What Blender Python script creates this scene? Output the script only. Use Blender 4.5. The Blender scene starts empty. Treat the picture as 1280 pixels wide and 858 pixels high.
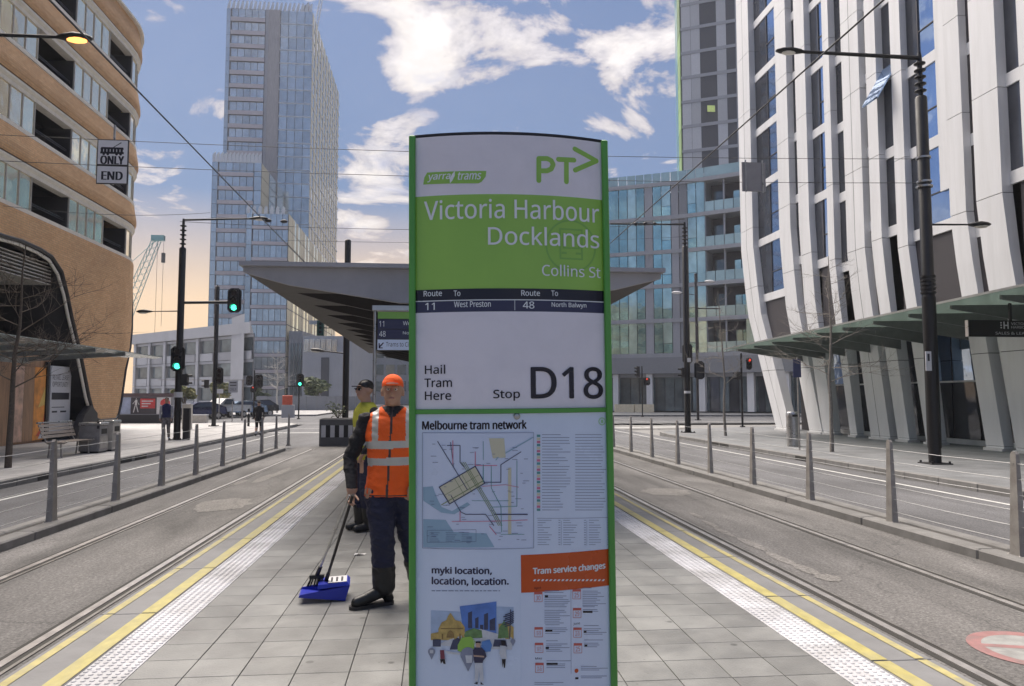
import bpy, math, random
from math import sin, cos, pi, radians, sqrt, atan2
random.seed(7)
S = bpy.context.scene
COL = S.collection

# ------------------------------------------------------------------ camera
FPX, CX, CY, EYE = 950.0, 640.0, 429.0, 1.6
YAW = math.atan(94 / 950.0)
PITCH = math.atan(68 * cos(YAW) / 950.0)
cam = bpy.data.cameras.new('camera')
cam.sensor_width = 36; cam.lens = FPX / 1280 * 36
cam.clip_start = 0.05; cam.clip_end = 6000
cob = bpy.data.objects.new('camera', cam); COL.objects.link(cob)
cob.location = (0, 0, EYE); cob.rotation_euler = (pi / 2 + PITCH, 0, -YAW)
S.camera = cob

# ------------------------------------------------------------------ light
SUN_EL, SUN_AZ = radians(60), radians(-34)          # azimuth measured from +Y towards +X
sl = bpy.data.lights.new('sun', 'SUN'); sl.energy = 4.0; sl.angle = radians(62); sl.color = (1.0, 0.90, 0.78)
so = bpy.data.objects.new('sun', sl); COL.objects.link(so)
so.rotation_euler = (pi / 2 - SUN_EL, 0, pi - SUN_AZ)
so.location = (0, 0, 60)
S.view_settings.view_transform = 'Standard'; S.view_settings.look = 'None'
S.view_settings.exposure = 0.93; S.view_settings.gamma = 1.0
S.render.engine = 'CYCLES'

W = bpy.data.worlds.new('World'); S.world = W; W.use_nodes = True
nt = W.node_tree; nt.nodes.clear()
def N(t, typ, **k):
    n = t.nodes.new(typ)
    for a, b in k.items(): setattr(n, a, b)
    return n
def math_n(t, op, a, b=None, c=None, clamp=False):
    n = N(t, 'ShaderNodeMath', operation=op); n.use_clamp = clamp
    for i, v in enumerate((a, b, c)):
        if v is None: continue
        if isinstance(v, (int, float)): n.inputs[i].default_value = v
        else: t.links.new(v, n.inputs[i])
    return n.outputs[0]
def mixc(t, fac, a, b, bt='MIX'):
    n = N(t, 'ShaderNodeMix', data_type='RGBA', blend_type=bt)
    for s, v in ((n.inputs[0], fac), (n.inputs[6], a), (n.inputs[7], b)):
        if isinstance(v, (int, float)): s.default_value = v
        elif isinstance(v, tuple): s.default_value = v if len(v) == 4 else (*v, 1)
        else: t.links.new(v, s)
    return n.outputs[2]
def ramp(t, fac, stops):
    n = N(t, 'ShaderNodeValToRGB'); e = n.color_ramp.elements
    while len(e) < len(stops): e.new(0.5)
    for i, (p, c) in enumerate(stops):
        e[i].position = p; e[i].color = (c, c, c, 1) if isinstance(c, (int, float)) else (*c, 1)
    t.links.new(fac, n.inputs[0]); return n.outputs[0]

sky = N(nt, 'ShaderNodeTexSky', sky_type='NISHITA', sun_disc=False)
sky.sun_elevation = SUN_EL; sky.sun_rotation = SUN_AZ
sky.air_density = 1.4; sky.dust_density = 1.2; sky.ozone_density = 2.0
tc = N(nt, 'ShaderNodeTexCoord')
sp = N(nt, 'ShaderNodeSeparateXYZ'); nt.links.new(tc.outputs['Generated'], sp.inputs[0])
X, Y, Z = sp.outputs
zc = math_n(nt, 'MAXIMUM', Z, 0.0)
den = math_n(nt, 'ADD', zc, 0.16)
u = math_n(nt, 'DIVIDE', X, den); v = math_n(nt, 'DIVIDE', Y, den)
cb = N(nt, 'ShaderNodeCombineXYZ'); nt.links.new(u, cb.inputs[0]); nt.links.new(v, cb.inputs[1])
def noise(t, vec, sc, det=6, rough=.6, dist=0, w=None):
    n = N(t, 'ShaderNodeTexNoise'); n.inputs['Scale'].default_value = sc; n.inputs['Detail'].default_value = det
    n.inputs['Roughness'].default_value = rough; n.inputs['Distortion'].default_value = dist
    if w is not None: n.noise_dimensions = '4D'; n.inputs['W'].default_value = w
    t.links.new(vec, n.inputs['Vector']); return n.outputs[0]
n1 = noise(nt, cb.outputs[0], 3.1, 11, .60, .5, 3.1)
n2 = noise(nt, cb.outputs[0], .55, 3, .5, .2, 1.7)
def blob(dx, dy, dz, size, amp):
    l = sqrt(dx * dx + dy * dy + dz * dz)
    d = N(nt, 'ShaderNodeVectorMath', operation='DISTANCE'); nt.links.new(tc.outputs['Generated'], d.inputs[0])
    d.inputs[1].default_value = (dx / l, dy / l, dz / l)
    q = math_n(nt, 'DIVIDE', d.outputs['Value'], size); q = math_n(nt, 'SUBTRACT', 1.0, q, clamp=True)
    return math_n(nt, 'MULTIPLY', q, amp * .72)
dens = math_n(nt, 'ADD', math_n(nt, 'MULTIPLY', n1, 1.35), math_n(nt, 'MULTIPLY', n2, .12))
for b in [(.60, .76, .30, .26, .36), (0.240, 0.862, 0.446, 0.16, 0.24), (0.088, 0.886, 0.456, 0.11, 0.15), (-0.013, 0.918, 0.396, 0.09, 0.26), (-0.066, 0.884, 0.462, 0.12, 0.12), (0.241, 0.912, 0.332, 0.13, 0.26), (-0.078, 0.951, 0.298, 0.08, 0.16), (-0.326, 0.851, 0.411, 0.05, 0.22), (-0.118, 0.961, 0.249, 0.07, 0.14), (-0.079, 0.973, 0.216, 0.06, 0.12), (-0.293, 0.890, 0.348, 0.25, -0.10), (0.132, 0.923, 0.362, 0.11, -0.28), (-0.082, 0.929, 0.362, 0.06, -0.30), (0.012, 0.937, 0.348, 0.05, -0.20), (-0.009, 0.893, 0.450, 0.06, 0.10), (-0.198, 0.905, 0.377, 0.12, -0.05), (0.255, 0.927, 0.275, 0.07, -0.10), (-0.321, 0.943, 0.092, 0.12, -0.20), (-0.285, 0.858, 0.427, 0.06, 0.14), (0.012, 0.934, 0.357, 0.06, 0.00)]:
    dens = math_n(nt, 'ADD', dens, blob(*b))
cov = ramp(nt, dens, [(.805, 0.0), (.865, .6), (.96, 1.0)])
cov = math_n(nt, 'MULTIPLY', cov, .96)
core = ramp(nt, noise(nt, cb.outputs[0], 4.2, 7, .6, .5, 6.3), [(.36, (.66, .68, .80)), (.50, (1.0, .95, .88)), (.62, (1.08, 1.04, 1.0))])
skyc = N(nt, 'ShaderNodeHueSaturation'); skyc.inputs['Saturation'].default_value = 1.0; skyc.inputs['Value'].default_value = .035
nt.links.new(sky.outputs[0], skyc.inputs['Color'])
# warm glow low in the sky ahead, where the photograph's horizon is peach
el = ramp(nt, Z, [(0.0, 1.0), (.12, .9), (.25, .0)])
lft = math_n(nt, 'MULTIPLY_ADD', Y, .8, .2, clamp=True)
glow = math_n(nt, 'MULTIPLY', math_n(nt, 'MULTIPLY', el, lft), .85)
base = mixc(nt, .45, skyc.outputs[0], (.070, .130, .31))
base = mixc(nt, glow, base, (.68, .47, .27))
warm = ramp(nt, dens, [(.81, (1.0, .86, .74)), (.90, (1.0, .96, .92)), (1.0, (1.0, 1.0, 1.0))])
clc = mixc(nt, 1.0, mixc(nt, 1.0, core, (.54, .535, .555), 'MULTIPLY'), warm, 'MULTIPLY')
fin = mixc(nt, cov, base, clc)
bg = N(nt, 'ShaderNodeBackground'); nt.links.new(fin, bg.inputs[0]); bg.inputs[1].default_value = 1.0
wo = N(nt, 'ShaderNodeOutputWorld'); nt.links.new(bg.outputs[0], wo.inputs[0])

# ------------------------------------------------------------------ pixel helpers (reference pixels 1280x858 -> points of the place)
Fv = (sin(YAW) * cos(PITCH), cos(YAW) * cos(PITCH), sin(PITCH))
Rv = (cos(YAW), -sin(YAW), 0)
Uv = (Rv[1] * Fv[2] - Rv[2] * Fv[1], Rv[2] * Fv[0] - Rv[0] * Fv[2], Rv[0] * Fv[1] - Rv[1] * Fv[0])
def ray(px, py):
    a = (px - CX) / FPX; b = -(py - CY) / FPX
    return [Fv[i] + a * Rv[i] + b * Uv[i] for i in range(3)]
def gnd(px, py, z=0.0):
    d = ray(px, py); t = (z - EYE) / d[2]; return (d[0] * t, d[1] * t, z)
def aty(px, py, y):
    d = ray(px, py); t = y / d[1]; return (d[0] * t, y, EYE + d[2] * t)
def atx(px, py, x):
    d = ray(px, py); t = x / d[0]; return (x, d[1] * t, EYE + d[2] * t)

# ------------------------------------------------------------------ mesh helpers
def vadd(a, b): return (a[0] + b[0], a[1] + b[1], a[2] + b[2])
def vsub(a, b): return (a[0] - b[0], a[1] - b[1], a[2] - b[2])
def vmul(a, s): return (a[0] * s, a[1] * s, a[2] * s)
def vlen(a): return sqrt(a[0] ** 2 + a[1] ** 2 + a[2] ** 2)
def vnorm(a):
    l = vlen(a) or 1; return (a[0] / l, a[1] / l, a[2] / l)
def vcross(a, b): return (a[1] * b[2] - a[2] * b[1], a[2] * b[0] - a[0] * b[2], a[0] * b[1] - a[1] * b[0])
def frame(d):
    d = vnorm(d); r = (0, 0, 1) if abs(d[2]) < .9 else (1, 0, 0)
    a = vnorm(vcross(r, d)); return a, vcross(d, a)

class MB:
    def __init__(s): s.v = []; s.f = []; s.m = []; s.sm = []; s.uv = []
    def face(s, pts, mi=0, smooth=False, uv=None):
        n = len(s.v); s.v += [tuple(p) for p in pts]; s.f.append(list(range(n, n + len(pts))))
        s.m.append(mi); s.sm.append(smooth); s.uv.append(uv)
    def box(s, x0, x1, y0, y1, z0, z1, mi=0):
        if x0 > x1: x0, x1 = x1, x0
        if y0 > y1: y0, y1 = y1, y0
        if z0 > z1: z0, z1 = z1, z0
        s.hexa([(x0, y0, z0), (x1, y0, z0), (x1, y1, z0), (x0, y1, z0), (x0, y0, z1), (x1, y0, z1), (x1, y1, z1), (x0, y1, z1)], mi)
        return s
    def hexa(s, p, mi=0):
        n = len(s.v); s.v += [tuple(q) for q in p]
        for f in ((0, 3, 2, 1), (4, 5, 6, 7), (0, 1, 5, 4), (1, 2, 6, 5), (2, 3, 7, 6), (3, 0, 4, 7)):
            s.f.append([n + i for i in f]); s.m.append(mi); s.sm.append(False); s.uv.append(None)
        return s
    def bbox(s, x0, x1, y0, y1, z0, z1, b=.01, mi=0):
        """box with chamfered vertical and top edges"""
        r1 = [(x0 + b, y0), (x1 - b, y0), (x1, y0 + b), (x1, y1 - b), (x1 - b, y1), (x0 + b, y1), (x0, y1 - b), (x0, y0 + b)]
        r2 = [(x0 + 2 * b, y0 + b), (x1 - 2 * b, y0 + b), (x1 - b, y0 + 2 * b), (x1 - b, y1 - 2 * b), (x1 - 2 * b, y1 - b), (x0 + 2 * b, y1 - b), (x0 + b, y1 - 2 * b), (x0 + b, y0 + 2 * b)]
        s.loft([[(x, y, z0) for x, y in r1], [(x, y, z1 - b) for x, y in r1], [(x, y, z1) for x, y in r2]], mi); return s
    def obox(s, c, ax, ay, az, mi=0):
        """box from centre and three half-vectors"""
        p = []
        for k in (-1, 1):
            for i, j in ((-1, -1), (1, -1), (1, 1), (-1, 1)):
                p.append(tuple(c[q] + i * ax[q] + j * ay[q] + k * az[q] for q in range(3)))
        return s.hexa(p, mi)
    def bar(s, a, b, w, h, mi=0):
        d = vsub(b, a); L = vlen(d) / 2; dn = vnorm(d); x, y = frame(dn)
        return s.obox(vmul(vadd(a, b), .5), vmul(x, w / 2), vmul(y, h / 2), vmul(dn, L), mi)
    def loft(s, rings, mi=0, smooth=False, cap=True):
        n = len(rings[0]); o = len(s.v)
        for r in rings: s.v += [tuple(p) for p in r]
        for i in range(len(rings) - 1):
            for j in range(n):
                k = (j + 1) % n
                s.f.append([o + i * n + j, o + i * n + k, o + (i + 1) * n + k, o + (i + 1) * n + j]); s.m.append(mi); s.sm.append(smooth); s.uv.append(None)
        if cap:
            s.face(list(reversed(rings[0])), mi); s.face(rings[-1], mi)
        return s
    def tube(s, pts, r, n=8, mi=0, cap=True, smooth=True):
        pts = [tuple(p) for p in pts]
        if not isinstance(r, (list, tuple)): r = [r] * len(pts)
        rings = []; a = None
        for i, p in enumerate(pts):
            d = vsub(pts[min(i + 1, len(pts) - 1)], pts[max(i - 1, 0)]); d = vnorm(d)
            if a is None: a, b = frame(d)
            else:
                a = vsub(a, vmul(d, sum(a[q] * d[q] for q in range(3)))); a = vnorm(a); b = vcross(d, a)
            rings.append([vadd(p, vadd(vmul(a, r[i] * cos(t * 2 * pi / n)), vmul(b, r[i] * sin(t * 2 * pi / n)))) for t in range(n)])
        return s.loft(rings, mi, smooth, cap)
    def lathe(s, prof, c=(0, 0, 0), n=16, mi=0, smooth=True, axis=2):
        rings = []
        for r, z in prof:
            ring = []
            for t in range(n):
                a = t * 2 * pi / n; q = [r * cos(a), r * sin(a)]
                if axis == 2: p = (q[0], q[1], z)
                elif axis == 1: p = (q[0], z, -q[1])
                else: p = (z, q[0], q[1])
                ring.append(vadd(p, c))
            rings.append(ring)
        return s.loft(rings, mi, smooth, True)
    def ball(s, c, rx, ry, rz, n=10, m=6, mi=0):
        rings = []
        for i in range(m + 1):
            t = -pi / 2 + pi * (i + (.15 if i == 0 else -.15 if i == m else 0)) / m
            rings.append([(c[0] + rx * cos(t) * cos(a * 2 * pi / n), c[1] + ry * cos(t) * sin(a * 2 * pi / n), c[2] + rz * sin(t)) for a in range(n)])
        return s.loft(rings, mi, True, True)
    def prism(s, poly, h0, h1, plane='xz', mi=0, mi_side=None):
        """extrude a 2-d outline: plane 'xz' along y, 'yz' along x, 'xy' along z"""
        f = {'xz': lambda a, b, h: (a, h, b), 'yz': lambda a, b, h: (h, a, b), 'xy': lambda a, b, h: (a, b, h)}[plane]
        A = [f(a, b, h0) for a, b in poly]; B = [f(a, b, h1) for a, b in poly]
        ms = mi if mi_side is None else mi_side
        s.face(list(reversed(A)), mi); s.face(B, mi)
        for i in range(len(poly)):
            j = (i + 1) % len(poly); s.face([A[i], A[j], B[j], B[i]], ms)
        return s
    def mesh(s, name, mats, off=(0, 0, 0)):
        me = bpy.data.meshes.new(name)
        me.from_pydata([vsub(p, off) for p in s.v], [], s.f)
        if not isinstance(mats, (list, tuple)): mats = [mats]
        for m in mats: me.materials.append(m)
        me.polygons.foreach_set('material_index', s.m); me.polygons.foreach_set('use_smooth', s.sm)
        if any(q is not None for q in s.uv):
            ul = me.uv_layers.new(name='UVMap'); k = 0; d = ul.data
            for q, f in zip(s.uv, s.f):
                for i in range(len(f)):
                    if q: d[k].uv = q[i]
                    k += 1
        me.validate(); me.update(); return me
    def build(s, name, mats, parent=None, origin=None, **tags):
        off = worldloc(parent) if parent else (0, 0, 0)
        o = origin or (0, 0, 0)
        if parent: o = vadd(off, o) if origin is None else origin
        me = s.mesh(name, mats, o if (origin or parent) else (0, 0, 0))
        return link(name, me, parent, vsub(o, off) if parent else o, **tags)
def worldloc(p):
    t = (0, 0, 0)
    while p: t = vadd(t, tuple(p.location)); p = p.parent
    return t
def link(name, data, parent=None, loc=(0, 0, 0), rotz=0, label=None, cat=None, group=None, kind=None):
    o = bpy.data.objects.new(name, data); COL.objects.link(o); o.location = loc
    if rotz: o.rotation_euler = (0, 0, rotz)
    if parent: o.parent = parent
    if label: o['label'] = label
    if cat: o['category'] = cat
    if group: o['group'] = group
    if kind: o['kind'] = kind
    return o
def thing(name, label, cat, loc=(0, 0, 0), rotz=0, group=None): return link(name, None, None, loc, rotz, label, cat, group)
def struct(mb, name, mats, **k): return mb.build(name, mats, kind='structure', **k)
def children(o): return [c for c in bpy.data.objects if c.parent == o]
KIDS = {}
def copy_tree(o, parent=None, loc=None, rotz=None, label=None):
    c = o.copy(); COL.objects.link(c); c.parent = parent
    if loc is not None: c.location = loc
    if rotz is not None: c.rotation_euler = (0, 0, rotz)
    if label: c['label'] = label
    if o.name not in KIDS: KIDS[o.name] = children(o)
    for ch in KIDS[o.name]: copy_tree(ch, c)
    return c

# ------------------------------------------------------------------ materials
def M(name, col, rough=.6, metal=0.0, var=.12, sc=4.0, det=5, bump=0.0, bsc=60.0, emit=None, es=1.0, rnd=0.0, spec=None, dirt=0.0, dsc=.6, dcol=None, stretch=None, alpha=None, trans=0.0, world=False, gum=0.0):
    m = bpy.data.materials.new(name); m.use_nodes = True; t = m.node_tree; b = t.nodes['Principled BSDF']
    b.inputs['Roughness'].default_value = rough; b.inputs['Metallic'].default_value = metal
    if spec is not None: b.inputs['Specular IOR Level'].default_value = spec
    if trans: b.inputs['Transmission Weight'].default_value = trans
    c4 = (*col, 1)
    vec = N(t, 'ShaderNodeNewGeometry').outputs['Position'] if world else N(t, 'ShaderNodeTexCoord').outputs['Object']
    if stretch:
        mp = N(t, 'ShaderNodeMapping'); mp.inputs['Scale'].default_value = stretch; t.links.new(vec, mp.inputs[0]); svec = mp.outputs[0]
    else: svec = vec
    out = None
    if var:
        n = noise(t, svec, sc, det, .6)
        r = ramp(t, n, [(.3, 1 - var), (.7, 1 + var)]); out = mixc(t, 1.0, c4, r, 'MULTIPLY')
        rr = ramp(t, n, [(.3, max(0, rough - .06)), (.7, min(1, rough + .06))]); t.links.new(rr, b.inputs['Roughness'])
    if dirt:
        n = noise(t, svec, dsc, 7, .65, .4); r = ramp(t, n, [(.45, 0.0), (.70, dirt)])
        out = mixc(t, r, out if out else c4, dcol or tuple(x * .45 for x in col))
    if gum:
        vo = N(t, 'ShaderNodeTexVoronoi'); vo.inputs['Scale'].default_value = 2.6; t.links.new(vec, vo.inputs['Vector'])
        r = ramp(t, vo.outputs['Distance'], [(.055, gum), (.075, 0.0)]); out = mixc(t, r, out if out else c4, tuple(x * .35 for x in col))
        vo = N(t, 'ShaderNodeTexVoronoi'); vo.inputs['Scale'].default_value = 9; t.links.new(vec, vo.inputs['Vector'])
        r = ramp(t, vo.outputs['Distance'], [(.05, gum * .7), (.08, 0.0)]); out = mixc(t, r, out, tuple(x * .45 for x in col))
    if rnd:
        oi = N(t, 'ShaderNodeObjectInfo'); r = math_n(t, 'MULTIPLY_ADD', oi.outputs['Random'], 2 * rnd, 1 - rnd)
        cbn = N(t, 'ShaderNodeCombineXYZ')
        for i in range(3): t.links.new(r, cbn.inputs[i])
        out = mixc(t, 1.0, out if out else c4, cbn.outputs[0], 'MULTIPLY')
    if out: t.links.new(out, b.inputs['Base Color'])
    else: b.inputs['Base Color'].default_value = c4
    if bump:
        n = noise(t, vec, bsc, 4, .6); bn = N(t, 'ShaderNodeBump'); bn.inputs['Strength'].default_value = bump; bn.inputs['Distance'].default_value = .02
        t.links.new(n, bn.inputs['Height']); t.links.new(bn.outputs[0], b.inputs['Normal'])
    if emit:
        b.inputs['Emission Color'].default_value = (*emit, 1); b.inputs['Emission Strength'].default_value = es
    return m
def brickmat(name, col, col2, mortar, w=.29, h=.086):
    m = bpy.data.materials.new(name); m.use_nodes = True; t = m.node_tree; b = t.nodes['Principled BSDF']
    tcn = N(t, 'ShaderNodeTexCoord'); br = N(t, 'ShaderNodeTexBrick')
    t.links.new(tcn.outputs['UV'], br.inputs['Vector'])
    br.inputs['Color1'].default_value = (*col, 1); br.inputs['Color2'].default_value = (*col2, 1); br.inputs['Mortar'].default_value = (*mortar, 1)
    br.inputs['Scale'].default_value = 1; br.inputs['Brick Width'].default_value = w; br.inputs['Row Height'].default_value = h
    br.inputs['Mortar Size'].default_value = .009; br.inputs['Mortar Smooth'].default_value = .3; br.inputs['Bias'].default_value = -.1
    n = noise(t, tcn.outputs['UV'], .5, 5, .6); r = ramp(t, n, [(.3, .88), (.7, 1.1)])
    c = mixc(t, 1.0, br.outputs[0], r, 'MULTIPLY')
    n2_ = noise(t, tcn.outputs['UV'], 9, 3, .5); r2 = ramp(t, n2_, [(.3, .9), (.7, 1.1)]); c = mixc(t, 1.0, c, r2, 'MULTIPLY')
    t.links.new(c, b.inputs['Base Color']); b.inputs['Roughness'].default_value = .75
    bn = N(t, 'ShaderNodeBump'); bn.inputs['Strength'].default_value = .5; bn.inputs['Distance'].default_value = .01; bn.invert = True
    t.links.new(br.outputs[1], bn.inputs['Height']); t.links.new(bn.outputs[0], b.inputs['Normal'])
    return m
def asphalt(name, col, stain=.5, streak=True):
    m = bpy.data.materials.new(name); m.use_nodes = True; t = m.node_tree; b = t.nodes['Principled BSDF']
    vec = N(t, 'ShaderNodeTexCoord').outputs['Object']
    a = noise(t, vec, 34, 6, .8); r = ramp(t, a, [(.32, .35), (.5, 1.0), (.68, 1.9)])
    c = mixc(t, 1.0, (*col, 1), r, 'MULTIPLY')
    vo = N(t, 'ShaderNodeTexVoronoi'); vo.feature = 'DISTANCE_TO_EDGE'; vo.inputs['Scale'].default_value = .33; dn = N(t, 'ShaderNodeTexNoise'); dn.inputs['Scale'].default_value = 1.2; dn.inputs['Detail'].default_value = 8; t.links.new(vec, dn.inputs['Vector']); vm_ = N(t, 'ShaderNodeVectorMath', operation='ADD'); t.links.new(vec, vm_.inputs[0]); t.links.new(dn.outputs['Color'], vm_.inputs[1]); t.links.new(vm_.outputs[0], vo.inputs['Vector'])
    cr = ramp(t, vo.outputs['Distance'], [(.0, .62), (.006, 1.0)]); c = mixc(t, 1.0, c, cr, 'MULTIPLY')
    mp = N(t, 'ShaderNodeMapping'); mp.inputs['Scale'].default_value = (1.0, .16 if streak else 1, 1); t.links.new(vec, mp.inputs[0])
    n_ = noise(t, mp.outputs[0], .9, 8, .68, .6); r = ramp(t, n_, [(.35, 1 - stain * .5), (.5, 1.0), (.66, 1 + stain * .45)])
    c = mixc(t, 1.0, c, r, 'MULTIPLY')
    n_ = noise(t, vec, .35, 5, .6); r = ramp(t, n_, [(.35, .85), (.65, 1.15)]); c = mixc(t, 1.0, c, r, 'MULTIPLY')
    t.links.new(c, b.inputs['Base Color']); b.inputs['Roughness'].default_value = .78
    bn = N(t, 'ShaderNodeBump'); bn.inputs['Strength'].default_value = .35; bn.inputs['Distance'].default_value = .008
    t.links.new(a, bn.inputs['Height']); t.links.new(bn.outputs[0], b.inputs['Normal'])
    return m
def paved(name, col, w, h, var=.12, ang=0.0):
    """concrete paving too far away to tell its joints apart"""
    m = bpy.data.materials.new(name); m.use_nodes = True; t = m.node_tree; b = t.nodes['Principled BSDF']
    vec = N(t, 'ShaderNodeTexCoord').outputs['Object']
    mp = N(t, 'ShaderNodeMapping'); mp.inputs['Rotation'].default_value = (0, 0, ang); t.links.new(vec, mp.inputs[0])
    br = N(t, 'ShaderNodeTexBrick'); br.offset = 0; t.links.new(mp.outputs[0], br.inputs['Vector'])
    br.inputs['Color1'].default_value = (*[x * (1 - var) for x in col], 1); br.inputs['Color2'].default_value = (*[x * (1 + var) for x in col], 1)
    br.inputs['Mortar'].default_value = (*[x * .55 for x in col], 1); br.inputs['Scale'].default_value = 1
    br.inputs['Brick Width'].default_value = w; br.inputs['Row Height'].default_value = h; br.inputs['Mortar Size'].default_value = .008
    n_ = noise(t, vec, 1.2, 7, .65, .4); r = ramp(t, n_, [(.35, .82), (.65, 1.15)]); c = mixc(t, 1.0, br.outputs[0], r, 'MULTIPLY')
    n_ = noise(t, vec, 40, 3, .6); r = ramp(t, n_, [(.35, .88), (.65, 1.1)]); c = mixc(t, 1.0, c, r, 'MULTIPLY')
    t.links.new(c, b.inputs['Base Color']); b.inputs['Roughness'].default_value = .6
    return m
def glassm(name, col, rough=.06, rnd=.15, metal=.55, var=.25):
    """mirror-like facade glass, slightly wavy"""
    m = bpy.data.materials.new(name); m.use_nodes = True; t = m.node_tree; b = t.nodes['Principled BSDF']
    vec = N(t, 'ShaderNodeTexCoord').outputs['Object']
    oi = N(t, 'ShaderNodeObjectInfo'); r = math_n(t, 'MULTIPLY_ADD', oi.outputs['Random'], 2 * rnd, 1 - rnd)
    cbn = N(t, 'ShaderNodeCombineXYZ')
    for i in range(3): t.links.new(r, cbn.inputs[i])
    n_ = noise(t, vec, .8, 4, .6); rr = ramp(t, n_, [(.3, 1 - var), (.7, 1 + var)])
    c = mixc(t, 1.0, (*col, 1), cbn.outputs[0], 'MULTIPLY'); c = mixc(t, 1.0, c, rr, 'MULTIPLY')
    t.links.new(c, b.inputs['Base Color']); b.inputs['Roughness'].default_value = rough; b.inputs['Metallic'].default_value = metal
    n_ = noise(t, vec, 1.1, 2, .5); bn = N(t, 'ShaderNodeBump'); bn.inputs['Strength'].default_value = .12; bn.inputs['Distance'].default_value = .05
    t.links.new(n_, bn.inputs['Height']); t.links.new(bn.outputs[0], b.inputs['Normal'])
    return m

def clearglass(name, tint, refl=.12, rough=.08):
    m = bpy.data.materials.new(name); m.use_nodes = True; t = m.node_tree; t.nodes.clear()
    tr = N(t, 'ShaderNodeBsdfTransparent'); tr.inputs[0].default_value = (*tint, 1); gl = N(t, 'ShaderNodeBsdfGlossy'); gl.inputs['Roughness'].default_value = rough
    di = N(t, 'ShaderNodeBsdfTranslucent'); di.inputs[0].default_value = (*[x * .6 for x in tint], 1)
    m1 = N(t, 'ShaderNodeMixShader'); m1.inputs[0].default_value = .45; t.links.new(tr.outputs[0], m1.inputs[1]); t.links.new(di.outputs[0], m1.inputs[2])
    m2 = N(t, 'ShaderNodeMixShader'); m2.inputs[0].default_value = refl; t.links.new(m1.outputs[0], m2.inputs[1]); t.links.new(gl.outputs[0], m2.inputs[2])
    o = N(t, 'ShaderNodeOutputMaterial'); t.links.new(m2.outputs[0], o.inputs[0]); return m
m_asph = asphalt('road_asphalt', (.105, .105, .112), .5)
m_track = asphalt('track_asphalt', (.122, .117, .114), 1.0)
m_tile = M('platform_granite', (.225, .226, .220), .42, var=.16, sc=4, bump=.2, bsc=70, rnd=.15, dirt=.6, dsc=1.1, dcol=(.095, .092, .09), world=True, gum=.8)
m_grout = M('grout', (.06, .06, .06), .9)
m_tact = M('tactile_stone', (.58, .58, .61), .5, var=.12, sc=14, rnd=.09, dirt=.65, dsc=1.6, dcol=(.27, .26, .25), world=True)
m_edge = M('edge_concrete', (.21, .21, .215), .6, var=.12, sc=6, bump=.15, dirt=.5, dsc=1.5, world=True, rnd=.06)
m_yel = M('yellow_line_paint', (.46, .40, .14), .5, var=.2, sc=9, dirt=.75, dsc=2.5, dcol=(.36, .33, .20), stretch=(1.6, .8, 1))
m_yelthin = M('worn_yellow_paint', (.45, .39, .16), .55, var=.2, sc=9, dirt=.9, dsc=4, dcol=(.28, .27, .21))
m_rail = M('rail_steel', (.42, .40, .39), .35, .5, var=.15, sc=6)
m_groove = M('rail_groove', (.035, .033, .03), .8)
m_railside = M('rail_flange', (.20, .19, .18), .45, .5, var=.2, sc=6)
m_kerb = M('kerb_concrete', (.21, .205, .20), .75, var=.14, sc=5, bump=.2, dirt=.7, dsc=1.1, dcol=(.12, .115, .11), world=True, rnd=.1)
m_strip = M('median_gravel', (.085, .08, .075), .95, var=.5, sc=60, bump=.6, bsc=80)
m_walk = paved('pavement_bluestone', (.18, .185, .195), .9, .6)
m_plaza = paved('plaza_concrete', (.40, .39, .385), 1.2, 1.2, .08)  # concrete made paler: sunlight on the plaza is put into its colour
m_ground = M('far_ground', (.22, .215, .21), .85, var=.2, sc=.3)
m_white = M('road_white_paint', (.62, .62, .60), .6, var=.12, sc=10, dirt=.5, dsc=3, dcol=(.35, .35, .34))
m_patch = asphalt('asphalt_patch', (.19, .18, .17), .4)
m_red = M('red_road_paint', (.34, .17, .165), .6, var=.2, sc=10, dirt=.9, dsc=4, dcol=(.19, .16, .155))
m_black = M('black_powdercoat', (.007, .0065, .008), .42, var=.1, bump=.03)
m_dark = M('dark_metal', (.035, .033, .036), .45, .3)
m_galv = M('galvanised_steel', (.38, .36, .34), .5, .45, var=.2, sc=5, dirt=.4, dsc=4, dcol=(.17, .14, .12))
m_steel = M('stainless_steel', (.45, .45, .45), .3, .85, var=.15, sc=7)
m_cable = M('wire_cable', (.50, .50, .50), .4, .6, var=.1)
m_wire = M('overhead_wire', (.02, .02, .022), .5)
m_bark = M('bark', (.115, .09, .07), .85, var=.3, sc=20, bump=.4, bsc=40)
m_bark2 = M('pale_bark', (.22, .20, .18), .85, var=.3, sc=20, bump=.4, bsc=40)
m_lens_g = M('green_lens', (.02, .5, .3), .3, emit=(.05, .95, .55), es=2.2)
m_lens_r = M('red_lens', (.5, .03, .02), .3, emit=(1, .08, .04), es=.6)
m_lens_off = M('dark_lens', (.03, .02, .02), .25)
m_lamp = M('lamp_glass', (.75, .72, .65), .3)
m_lampon = M('lit_lamp_glass', (1, .7, .35), .3, emit=(1, .36, .08), es=1.5)
m_bark3 = m_bark
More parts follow.
